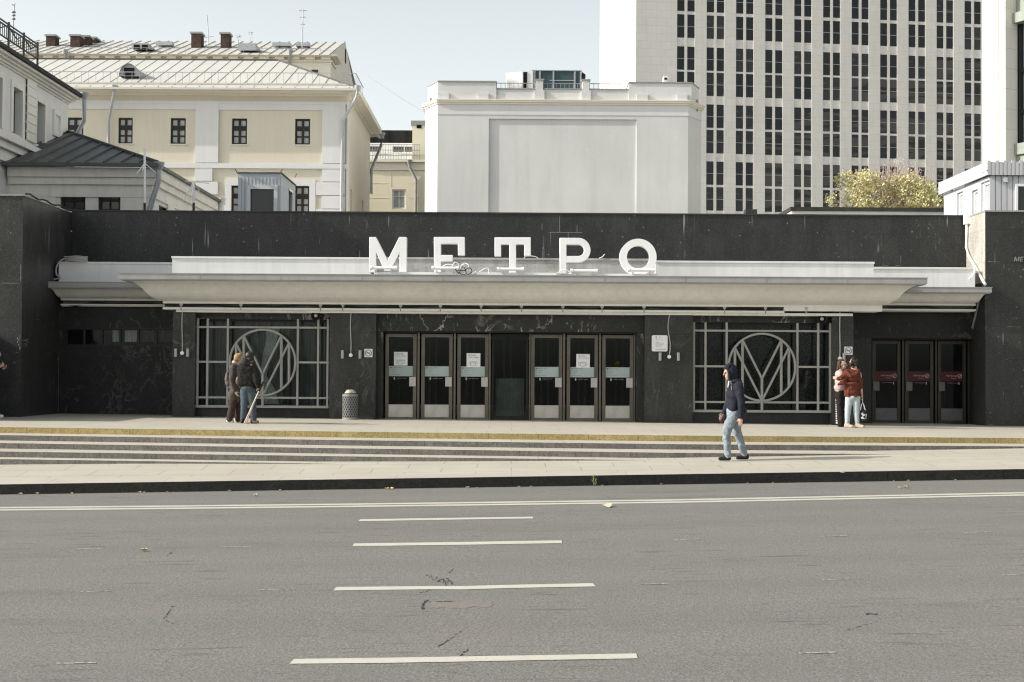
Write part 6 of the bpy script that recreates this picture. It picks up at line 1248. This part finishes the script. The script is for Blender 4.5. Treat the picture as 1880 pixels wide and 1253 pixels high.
for a, b in ((804.5, 824), (878, 897), (1169, 1189), (1243, 1262)): m.box(X(a, WY, 175), X(b, WY, 175), WY - .03, WY + .04, zs_ + .002, zs_ + .28)
add('parapet', m, MT['white_wall'], wb)
m = MB(); prism(m, q1, zp - .049, zp); prism(m, q2, zp - .049, zp)
m.box(c0, X(983.5, WY, 165), WY + .08, WY + .54, zpl + .001, zpl + .05); m.box(X(997.5, WY, 165), X(1069.5, WY, 165), WY + .08, WY + .54, zpl + .001, zpl + .05); m.box(X(1082.5, WY, 165), c1, WY + .08, WY + .54, zpl + .001, zpl + .05)
for a, b in ((984, 997), (1070, 1082)): m.box(X(a, WY, 165) - .05, X(b, WY, 165) + .05, WY + .03, WY + .64, Z(147.5, WY, 1030) + .001, Z(147.5, WY, 1030) + .06)
addsplit('coping', m, MT['fascia'], wb)
m = MB(); zrl = Z(150.5, WY, 1030)
for a, b in ((911.5, 983), (998, 1069), (1083, 1154)):
    x0, x1 = X(a, WY, 165), X(b, WY, 165); m.box(x0, x1, WY + .28, WY + .31, zrl - .03, zrl)
    n = int((x1 - x0) / .17)
    for i in range(n + 1): x = x0 + (x1 - x0) * i / n; m.box(x - .01, x + .01, WY + .285, WY + .305, zpl + .05, zrl - .031)
add('roof_railing', m, MT['fascia'], wb)
m = MB(); m.box(ca + .2, cbx - .2, WY + .7, 73.8, zs_ - .3, zs_ + .2); add('roof', m, MT['fascia'], wb)
def dome(px, w, h, D, zb_):
    m = MB(); c = V((X(px, D, 150), D, zb_)); m.ell(c, (w, w * .6, h), 18, 8); add('roof_dome', m, MT['white'], wb)
dome(838, 1.2, .42, 62.5, zp - .1); dome(1115, 1.3, .35, 62.5, zp - .25); dome(1200, .9, .3, 62.5, zp - .1)
m = MB(); m.box(X(1218.5, 61.5, 145), X(1226.5, 61.5, 145), 61.5, 62, zp - .1, Z(140, 61.5, 1222)); add('vent', m, MT['white'], wb)
m = MB(); a, b = X(1220, 61.4, 145), X(1225, 61.4, 145); m.box(a, b, 61.45, 61.49, Z(146, 61.4, 1222), Z(142.5, 61.4, 1222)); add('vent_slot', m, MT['dark'], wb)
# air handling machine
HY = 63.0; hx = lambda p: X(p, HY, 150); hz = lambda y: Z(y, HY, 1020); ah = root('air_handling_unit', (hx(1020), HY + 1, zs_ + .2), 'teal panelled air handling machine on the roof of the white building', 'air handler')
m = MB(); m.box(hx(979), hx(1067), HY, HY + 2.4, zs_ + .2, hz(131)); add('casing', m, MT['ahu'], ah)
m = MB()
for p in (978.5, 981.5, 991, 1016, 1055, 1066): m.box(hx(p) - .035, hx(p) + .035, HY - .05, HY - .001, zs_ + .2, hz(131.5))
m.box(hx(976), hx(1068), HY - .06, HY + 2.45, hz(131) + .001, hz(129.5)); m.box(hx(1009), hx(1055), HY - .04, HY - .002, hz(149), hz(147.6)); add('casing_frame', m, MT['zinc'], ah)
m = MB(); m.box(hx(959), hx(978), HY - .1, HY + 2.2, zs_ + .2, hz(131.5)); add('inlet_box', m, MT['white'], ah)
m = MB(); m.box(hx(960.5), hx(967.5), HY - .13, HY - .101, zs_ + .3, hz(134)); add('louvre', m, MT['dark'], ah)
m = MB(); m.tube([(hx(930), HY + .8, hz(144)), (hx(958), HY + .8, hz(141.5))], .38, 18); add('duct', m, MT['white'], ah)
m = MB(); m.hexa((hx(1068.5), HY, hz(146)), (hx(1075), HY, hz(142)), (hx(1075), HY, hz(137)), (hx(1068.5), HY, hz(132)), (hx(1068.5), HY + 1, hz(146)), (hx(1075), HY + 1, hz(142)), (hx(1075), HY + 1, hz(137)), (hx(1068.5), HY + 1, hz(132))); add('outlet_hood', m, MT['black'], ah)
# --- tower block
t0 = V((X(1167, 180, 200), 180, 0)); ps_ = math.radians(8.5); tu = V((math.cos(ps_), math.sin(ps_), 0)); tn = V((-math.sin(ps_), math.cos(ps_), 0))
def TT(u, v, w): return t0 + tu * u + tn * w + V((0, 0, v))
def uv(px, py): p = PP(px, py, t0, tn) - t0; return p.dot(tu), p.z
tw = root('tower_block', TT(25, 0, 10), 'tall pale stone tower block with a dense grid of dark paired windows', 'tower')
cols = [uv(x, 200)[0] for x in (1242.7, 1297.9, 1352, 1405.8, 1458.9, 1511.7, 1565.1, 1617.2, 1668.6, 1720.3, 1771)]; u0, dv = cols[0], (cols[-1] - cols[0]) / 10
pwid = uv(1275.3, 200)[0] - u0; pane_w = pwid * .425
rows = [(uv(1300, b)[1], uv(1300, a)[1]) for a, b in ((-20.5, 22.8), (28.9, 70.8), (86.8, 130.4), (133.8, 176), (191.7, 234.9), (238.3, 281.9), (296.2, 339.7), (343.1, 387.4))]
hh = sum(b - a for a, b in rows) / len(rows); rows = [((a + b) / 2 - hh / 2, (a + b) / 2 + hh / 2) for a, b in rows]
lo = rows[-1][0] - 1.1 - 2 * hh - .3; rows += [(lo, lo + hh)]
U1 = 52.0; ZT = 75
bayh = [(u0 + i * dv, u0 + i * dv + pwid, 0.5, ZT - 2) for i in range(12)]
m = MB(); m.wall(0, U1, 0, ZT, bayh, TT, .14); m.poly(TT(0, 0, 0), TT(0, 0, 22), TT(0, ZT, 22), TT(0, ZT, 0)); m.poly(TT(0, ZT, 0), TT(U1, ZT, 0), TT(U1, ZT, 22), TT(0, ZT, 22)); m.poly(TT(-.0, 0, 22), TT(U1, 0, 22), TT(U1, ZT, 22), TT(0, ZT, 22)); add('wall', m, MT['limestone'], tw)
zs = sorted(rows); bands = []; prev = .5
for a, b in zs: bands.append((prev, a)); prev = b
bands.append((prev, ZT - 2)); 
for i in range(12):
    a = u0 + i * dv; T8 = lambda x0, x1, z0, z1, w0, w1: m.hexa(TT(x0, z0, w0), TT(x1, z0, w0), TT(x1, z1, w0), TT(x0, z1, w0), TT(x0, z0, w1), TT(x1, z0, w1), TT(x1, z1, w1), TT(x0, z1, w1))
    m = MB(); T8(a + pane_w, a + pwid - pane_w, .5, ZT - 2, .02, .139); add('mullion', m, MT['limestone'], tw)
for z0, z1 in bands: m = MB(); T8(u0 - .3, u0 + 11 * dv + pwid + .3, z0, z1, .2, .35) if 0 else m.hexa(*[TT(*q) for q in ((u0, z0, .1), (u0 + 11 * dv + pwid, z0, .1), (u0 + 11 * dv + pwid, z1, .1), (u0, z1, .1), (u0, z0, .5), (u0 + 11 * dv + pwid, z0, .5), (u0 + 11 * dv + pwid, z1, .5), (u0, z1, .5))]); add('spandrel', m, MT['spandrel'], tw)
fr = MB(); pn = MB(); B8 = lambda mm, x0, x1, z0, z1, w0, w1: mm.hexa(*[TT(*q) for q in ((x0, z0, w0), (x1, z0, w0), (x1, z1, w0), (x0, z1, w0), (x0, z0, w1), (x1, z0, w1), (x1, z1, w1), (x0, z1, w1))])
a, z0 = u0, rows[0][0]
for s in (0, pwid - pane_w): B8(pn, a + s + .002, a + s + pane_w - .002, z0, z0 + hh, .145, .16)
x_ = (a + .003, a + pwid / 2 - .08, a + pwid / 2 + .08, a + pwid - .003); zz_ = (z0, z0 + .05, z0 + hh * .475, z0 + hh * .505)
pl = [(x_[0], zz_[0]), (x_[3], zz_[0]), (x_[3], zz_[1]), (x_[2], zz_[1]), (x_[2], zz_[2]), (x_[3], zz_[2]), (x_[3], zz_[3]), (x_[0], zz_[3]), (x_[0], zz_[2]), (x_[1], zz_[2]), (x_[1], zz_[1]), (x_[0], zz_[1])]; n = 12
fr.add([TT(u, v, .141) for u, v in pl] + [TT(u, v, .165) for u, v in pl], [list(range(n)), list(range(2 * n - 1, n - 1, -1))] + [(i, (i + 1) % n, n + (i + 1) % n, n + i) for i in range(n)])
bw = add('window', fr, MT['fascia'], tw, TT(a, z0, 0)); reflection_pane = add('pane', pn, MT['tower_glass'], bw).data.copy(); reflection_pane.materials[0] = MT['tower_glass_reflections']
for r, (zA, zB) in enumerate(rows):
    for i in range(11):
        if i or r:
            w2 = dup(bw, TT(u0 + i * dv, zA, 0), tw)
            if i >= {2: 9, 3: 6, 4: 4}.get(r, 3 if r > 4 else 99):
                for ch in [k for k in WORLD if k.parent == w2]: ch.data = reflection_pane
# --- second tower at the right edge
g0 = P(1846, 300, 70); ga = math.radians(61); gu = V((math.cos(ga), -math.sin(ga), 0)); gn = V((math.sin(ga), math.cos(ga), 0))
def TQ(u, v, w): return g0 + gu * u + gn * w + V((0, 0, v - g0.z))
def qv(px, py, w=0): p = PP(px, py, g0 + gn * w, gn) - g0; return p.dot(gu), p.z + g0.z
eb = root('bay_window_tower', TQ(3, 0, 4), 'sunlit white stone tower with a green bronze bay window at the right edge', 'tower')
uL = qv(1804, 200)[0]; m = MB(); B9 = lambda mm, x0, x1, z0, z1, w0, w1: mm.hexa(*[TQ(*q) for q in ((x0, z0, w0), (x1, z0, w0), (x1, z1, w0), (x0, z1, w0), (x0, z0, w1), (x1, z0, w1), (x1, z1, w1), (x0, z1, w1))])
B9(m, uL, 0, 0, 70, 0, 9); B9(m, 0.001, 14, 0, 70, 1.3, 9); add('wall', m, MT['limestone'], eb)
m = MB(); us_ = qv(1826, 200)[0]; B9(m, us_ - .12, us_ + .28, 0, 70, -.05, -.001); add('pilaster', m, MT['cream_pale'], eb)
zA, zB, zC = qv(1858, 48, .9)[1], qv(1856, 268, .9)[1], qv(1858, 0, .9)[1]
m = MB(); ub0 = qv(1850, 150, .9)[0]; B9(m, ub0, 14, zA + .55, zC + 6, .75, 1.2); B9(m, ub0 - .15, 14, zA, zA + .5, .5, 1.2); B9(m, ub0 - .1, 14, zB - .55, zB, .6, 1.2); B9(m, ub0, 14, 0, zB - .56, .75, 1.2)
bp = add('bay_panel', m, MT['panel_green'], eb)
m = MB()
for u_, z_ in ((ub0 + 2.1, zA + 1.7), (ub0 + 2.0, zB - 1.6)):
    for k in range(14): an = k * 2 * PI / 14; m.ell(TQ(u_ + .55 * math.cos(an), z_ + .55 * math.sin(an), .74), .14, 8, 5)
    m.ell(TQ(u_, z_, .74), .22, 10, 6)
add('relief', m, MT['panel_green'], bp)
m = MB(); zz1, zz0 = zA - .01, zB + .01; uf = qv(1863.5, 150, 1.0)[0]
for u_, w_ in ((ub0 + .12, .07), (ub0 + .75, .06)): B9(m, u_ - w_, u_ + w_, zz0, zz1, .9, 1.2)
B9(m, uf, uf + .3, zz0, zz1, .85, 1.2)
for y in (132, 207): z_ = qv(1866, y, 1)[1]; B9(m, uf + .3, 14, z_ - .1, z_ + .1, .95, 1.2)
for u_ in (uf + 2.4, uf + 4.6): B9(m, u_ - .1, u_ + .1, zz0, zz1, .96, 1.19)
wn = add('bay_window', m, MT['iron'], eb); m = MB(); B9(m, ub0 + .2, 14, zz0, zz1, 1.1, 1.15); add('pane', m, plain('sky_grey_window_glass', (.3, .33, .34), .12, .6, var=.35, scale=.8), wn)
# --- white cabin on the right roof
KD = 39.0; kx = X(1820, KD, 340); kz = Z(297, KD, 1820); kf = Z(322, KD, 1820); kb = root('rooftop_cabin', (kx + 2, 41, 5.5), 'pale corrugated metal cabin standing on the right roof', 'cabin')
TK = lambda u, v, w: V((kx + w, u, v)); pk_ = lambda x, y: PP(x, y, (kx, 0, 0), (1, 0, 0)); hk = []
yf = pk_(1733, 350).y
for a, b, y0, y1 in ((1757, 1767.5, 353, 400), (1784, 1795, 349, 400), (1801, 1817, 333, 392)): p, q = pk_(b, 370), pk_(a, 370); hk.append((p.y, q.y, pk_((a + b) / 2, y1).z if y1 < 395 else 6.0, pk_((a + b) / 2, y0).z))
m = MB(); m.wall(KD + .12, yf, 5.5, kf, hk, TK, .1); m.box(kx + .12, kx + 5, KD + .15, yf, 5.5, kf - .01)
n = 30
for i in range(n): x = kx + i * .16; m.box(x + .0, x + .135, KD + .1, KD + .15, 5.5, kf)
add('wall', m, MT['cabin_metal'], kb)
for q in hk: window(kb, *q, lambda u, v, w: TK(u, v, w - .03), 'white', 'pane_pale', style='none')
m = MB(); zq = (Z(342, KD, 1870), Z(392, KD, 1870)); xq = X(1866, KD, 360); m.box(xq, xq + .06, KD + .04, KD + .099, 5.6, zq[0]); m.box(xq, xq + .9, KD + .04, KD + .099, zq[0] + .001, zq[0] + .07); wn = add('window', m, MT['white'], kb, (xq, KD, 5.8)); m = MB(); m.box(xq + .062, xq + .9, KD + .06, KD + .098, 5.6, zq[0]); add('pane', m, MT['pane_dark'], wn)
m = MB(); m.box(kx - .12, kx + 5, KD - .0, KD + .06, kf + .01, kz) ; m.box(kx - .12, kx - .06, KD + .061, yf + .15, kf + .01, kz); m.box(kx - .1, kx + 5, KD + .061, yf + .1, kz - .08, kz - .02)
for i in range(44): x = kx - .11 + i * .11; m.box(x, x + .085, KD - .03, KD - .001, kf - .0, kz + .05 * (i % 2 == 0) - .02)
add('roof', m, MT['cabin_metal'], kb)
m = MB()
for a, b in ((1805, 316), (1812, 313)): p = PP(a, b, (kx - .1, 0, 0), (1, 0, 0)); m.tube([p + V((0, 0, .12)), p, p + V((-.04, -.1, -.02))], .015, 5)
add('hook', m, MT['iron'], kb)
m = MB(); p = P(1847, 330, KD); m.box(p.x - .05, p.x + .05, KD + .02, KD + .099, p.z - .06, p.z + .06); add('lamp', m, MT['white'], kb)
# --- flat shed roof, hut and masts on the station roof
SX = X(1453, 45, 385); zs1 = Z(380.5, 45, 1453); sh = root('roof_shed', (SX + 2.5, 46, 5.5), 'low flat roofed shed with a dark coping in front of the yellow tree', 'shed')
m = MB(); m.box(SX, SX + 5.2, 45, 47.2, 5.0, zs1 - .12); add('wall', m, MT['grey_stucco_trim'], sh); m = MB(); m.box(SX - .04, SX + 5.24, 44.95, 47.25, zs1 - .118, zs1); add('roof', m, MT['bitumen'], sh)
m = MB(); a, b = X(1369, 44, 385), X(1390, 44, 385); m.box(a, b, 44, 44.4, 5.3, Z(384.5, 44, 1380)); tag(add('roof_vent', m, MT['bitumen']), 'small dark vent box on the roof in front of the tower', 'vent')
UX0, UX1, UD = X(437, 42, 350), X(515, 42, 350), 42.0; uz = Z(318.5, UD, 475); hut = root('roof_hut', ((UX0 + UX1) / 2, 43.3, 5.5), 'grey corrugated metal hut with a dark window on the station roof', 'hut')
hq = [(X(460, UD, 370), X(503, UD, 370), 6.0, Z(348, UD, 480))]; m = MB(); m.wall(UX0, UX1, 5.4, uz, hq, lambda u, v, w: V((u, UD + w, v)), .12)
yb = UD + 2.8; TH_ = lambda u, v, w: V((UX1 - w, u, v)); ph = lambda x, y: PP(x, y, (UX1, 0, 0), (1, 0, 0)); hq2 = [(ph(530, 360).y, ph(537, 360).y, 6.0, ph(533, 352).z)]
m.wall(UD, yb, 5.4, uz, hq2, TH_, .12); m.box(UX0, UX1 - .13, UD + .14, yb, 5.4, uz - .01)
for i in range(12):
    x = UX0 + .03 + i * (UX1 - UX0) / 12
    if not (hq[0][0] - .15 < x < hq[0][1] + .1): m.box(x, x + .06, UD - .018, UD - .001, 5.4, uz - .12)
    else: m.box(x, x + .06, UD - .018, UD - .001, hq[0][3] + .12, uz - .12)
add('wall', m, MT['hut_metal'], hut)
m = MB(); m.box(UX0 - .04, UX1 + .04, UD - .04, yb + .04, uz, uz + .03); add('roof', m, plain('rusty_sheet', (.2, .17, .15), .8, .2, var=.4, scale=5), hut)
q = hq[0]; m = MB(); m.box(q[0] - .11, q[0], UD - .05, UD - .019, 5.8, q[3]); m.box(q[1], q[1] + .11, UD - .05, UD - .019, 5.8, q[3]); m.box(q[0] - .11, q[1] + .11, UD - .05, UD - .019, q[3] + .001, q[3] + .12); wn = add('window', m, MT['white_trim'], hut, (q[0], UD, 5.8)); m = MB(); m.box(q[0], q[1], UD + .06, UD + .08, 5.8, q[3]); add('pane', m, MT['pane_dark'], wn)
q = hq2[0]; m = MB(); m.box(UX1 - .08, UX1 - .06, q[0], q[1], 5.9, q[3]); m.box(UX1 - .06, UX1 + .02, q[0], q[1], q[3] + .001, q[3] + .06); add('side_window', m, MT['pane_dark'], hut)
m = MB()
for px, s in ((436, -1), (514, 1), (541, 1)):
    D = UD if px < 530 else yb; p = P(px, 318 if px < 530 else 326, D); m.tube([p, p + V((s * .03, 0, .05)), p + V((s * .07, 0, .12))], .012, 5)
add('hook', m, MT['iron'], hut)
def mast(px, ytop, yb_, D, stays, label, hub):
    m = MB(); m.tube([P(px, yb_, D), P(px, ytop, D)], .03, 8); o = tag(add('roof_mast', m, MT['white']), label, 'mast', 'white masts on the station roof'); m = MB()
    for dx, dy, dd in stays: m.tube([P(px, hub, D), P(px + dx, hub + dy, D + dd)], .014, 5)
    add('stay', m, MT['white'], o); m = MB(); m.tube([P(px - .2, yb_ - 19, D), P(px - .2, yb_, D)], .034, 8); add('mast_base', m, MT['iron'], o)
mast(265.7, 272, 392, 39, ((-14, 19, -.2), (20, 18, .2), (-4, 14, -.4)), 'tall white mast with short stays at the corner of the annex', 300)
mast(355.8, 333, 392, 39, ((-21, 38, -.1), (-13, 40, -.3), (-5, 42, -.4), (13, 22, .3), (-16, -1, 0), (28, 3, 0)), 'short white mast with spread stays right of the annex', 334)
# --- autumn tree
random.seed(21)
tr = root('autumn_tree', (P(1632, 380, 62).x, 62, 0), 'yellowing autumn tree with bare pinkish top twigs in front of the tower', 'tree')
base = V((P(1632, 380, 62).x, 62, 0)); top = P(1632, 350, 62).z; m = MB(); m.tube([base, base + V((.05, 0, 3)), base + V((-.05, 0, top - 1.2))], .2, 10, .12); trunk = add('trunk', m, plain('grey_bark', (.12, .1, .09), .9, .1, var=.4, scale=8), tr)
tips = []; m = MB(); tw_ = MB()
for i in range(46):
    a = random.uniform(0, 2 * PI); r = random.uniform(.5, 2.4); px = 1632 + random.gauss(0, 42); zt_ = None
    hgt = random.uniform(-.6, 1.25) * (1 - .12 * r)
    s0 = base + V((0, 0, top - 1.2 + random.uniform(-1.2, .4))); e = base + V((r * math.cos(a), r * math.sin(a) * .7, top + hgt)); mid = (s0 + e) / 2 + V((random.uniform(-.2, .2), random.uniform(-.2, .2), .25)); tw_.tube([s0, mid, e], .045, 5, .012); tips.append((mid, e))
for i in range(150):   # bare top twigs
    px = random.gauss(1655, 30); y0 = random.uniform(318, 345); y1 = y0 - random.uniform(8, 30) * (1 if px < 1715 else .5); D = 62 + random.uniform(-1, 1); p, q = P(px, y0, D), P(px + random.uniform(-6, 6), max(y1, 288), D); tw_.tube([p, (p + q) / 2 + V((random.uniform(-.05, .05), 0, 0)), q], .012, 4, .004)
add('branches', tw_, plain('pinkish_twig', (.5, .4, .36), .9, .1, var=.2), trunk)
lm = MB(); mats = [plain('yellow_green_leaf', (.66, .63, .33), .7, .2, var=.2), plain('ochre_leaf', (.7, .62, .34), .7, .2, var=.2), plain('olive_leaf', (.42, .41, .22), .7, .2, var=.2), plain('pinkish_dry_leaf', (.6, .48, .42), .7, .2, var=.2)]  # leaf tones mixed at random through the crown
def lf(p, s):
    n = V((random.gauss(0, 1), random.gauss(0, 1), random.gauss(0, 1))).normalized(); u = n.orthogonal().normalized(); w = n.cross(u); lm.poly(p - u * s, p - w * s * .6, p + u * s, p + w * s * .6)
clumps = []
for i in range(330):
    t_ = random.random(); px = random.choice((random.gauss(1585, 28), random.gauss(1650, 38), random.gauss(1690, 26)))
    ymin = 318 + .0045 * (px - 1580) ** 2 if px < 1620 else 322 + .010 * (px - 1660) ** 2 * (1 if px < 1660 else .9)
    y = random.uniform(ymin, 400); 
    if 1520 < px < 1742 and y < 402: clumps.append((P(px, y, 62 + random.uniform(-1.5, 1.5)), random.uniform(.16, .36)))
for c, r in clumps:
    for k in range(60):
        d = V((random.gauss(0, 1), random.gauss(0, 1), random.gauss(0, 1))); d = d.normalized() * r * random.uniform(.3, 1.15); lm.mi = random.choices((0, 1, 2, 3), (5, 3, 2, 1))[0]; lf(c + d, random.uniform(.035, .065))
for i in range(500):
    lm.mi = 3; px = random.gauss(1655, 34); y = random.uniform(290, 345) + .004 * (px - 1655) ** 2; lf(P(px, y, 62 + random.uniform(-1, 1)), random.uniform(.02, .04))
add('crown', lm, mats, tr, recalc=False)
# ------------------------------------------------------------------ light, world, camera
SUN_EL, SUN_AZ = math.radians(29), math.radians(10)     # sun from the left, slightly in front of the facade
sd = V((-math.cos(SUN_EL) * math.cos(SUN_AZ), -math.cos(SUN_EL) * math.sin(SUN_AZ), math.sin(SUN_EL)))
l = bpy.data.lights.new('sun', 'SUN'); l.energy = 5.0; l.angle = math.radians(0.5); l.color = (1.0, 0.94, 0.85)
lo = bpy.data.objects.new('sun', l); COL.objects.link(lo); lo.rotation_euler = sd.to_track_quat('Z', 'Y').to_euler(); lo.location = (-30, 0, 40)
w = bpy.data.worlds.new('World'); S.world = w; w.use_nodes = True; nt = w.node_tree; bg = nt.nodes['Background']
sky = nt.nodes.new('ShaderNodeTexSky'); sky.sky_type = 'NISHITA'; sky.sun_disc = False; sky.sun_elevation = SUN_EL
sky.sun_rotation = math.atan2(sd.x, sd.y); sky.air_density = 1.0; sky.dust_density = 2.5; sky.ozone_density = 1.0; sky.altitude = 150
hs = nt.nodes.new('ShaderNodeHueSaturation'); hs.inputs['Saturation'].default_value = 0.27; hs.inputs["Value"].default_value = 1.5
nt.links.new(sky.outputs[0], hs.inputs['Color']); tc = nt.nodes.new('ShaderNodeTexCoord'); sx = nt.nodes.new('ShaderNodeSeparateXYZ'); nt.links.new(tc.outputs['Generated'], sx.inputs[0])
mr = nt.nodes.new('ShaderNodeMapRange'); nt.links.new(sx.outputs[2], mr.inputs[0]); mr.inputs[1].default_value = 0; mr.inputs[2].default_value = 0.8; mr.inputs[3].default_value = 1.25; mr.inputs[4].default_value = 0.6
vm = nt.nodes.new('ShaderNodeVectorMath'); vm.operation = 'SCALE'; nt.links.new(hs.outputs[0], vm.inputs[0]); nt.links.new(mr.outputs[0], vm.inputs['Scale']); vt = nt.nodes.new('ShaderNodeVectorMath'); vt.operation = 'MULTIPLY'; vt.inputs[1].default_value = (0.985, 1.0, 0.955); nt.links.new(vm.outputs[0], vt.inputs[0]); nt.links.new(vt.outputs[0], bg.inputs['Color']); bg.inputs["Strength"].default_value = 0.15
cam = bpy.data.cameras.new('camera'); cam.lens = 50; cam.sensor_width = 36; cam.clip_end = 5000; cam.clip_start = 0.1
co = bpy.data.objects.new('camera', cam); COL.objects.link(co); co.matrix_world = Matrix.Translation(CAM) @ M3.to_4x4(); S.camera = co
S.view_settings.view_transform = 'Standard'; S.view_settings.look = 'None'; S.view_settings.exposure = 0; S.view_settings.gamma = 1
S.cycles.use_denoising = True; S.cycles.filter_width = 1.2; S.cycles.max_bounces = 6; S.cycles.transparent_max_bounces = 12; S.cycles.sample_clamp_indirect = 4
S.render.film_transparent = False
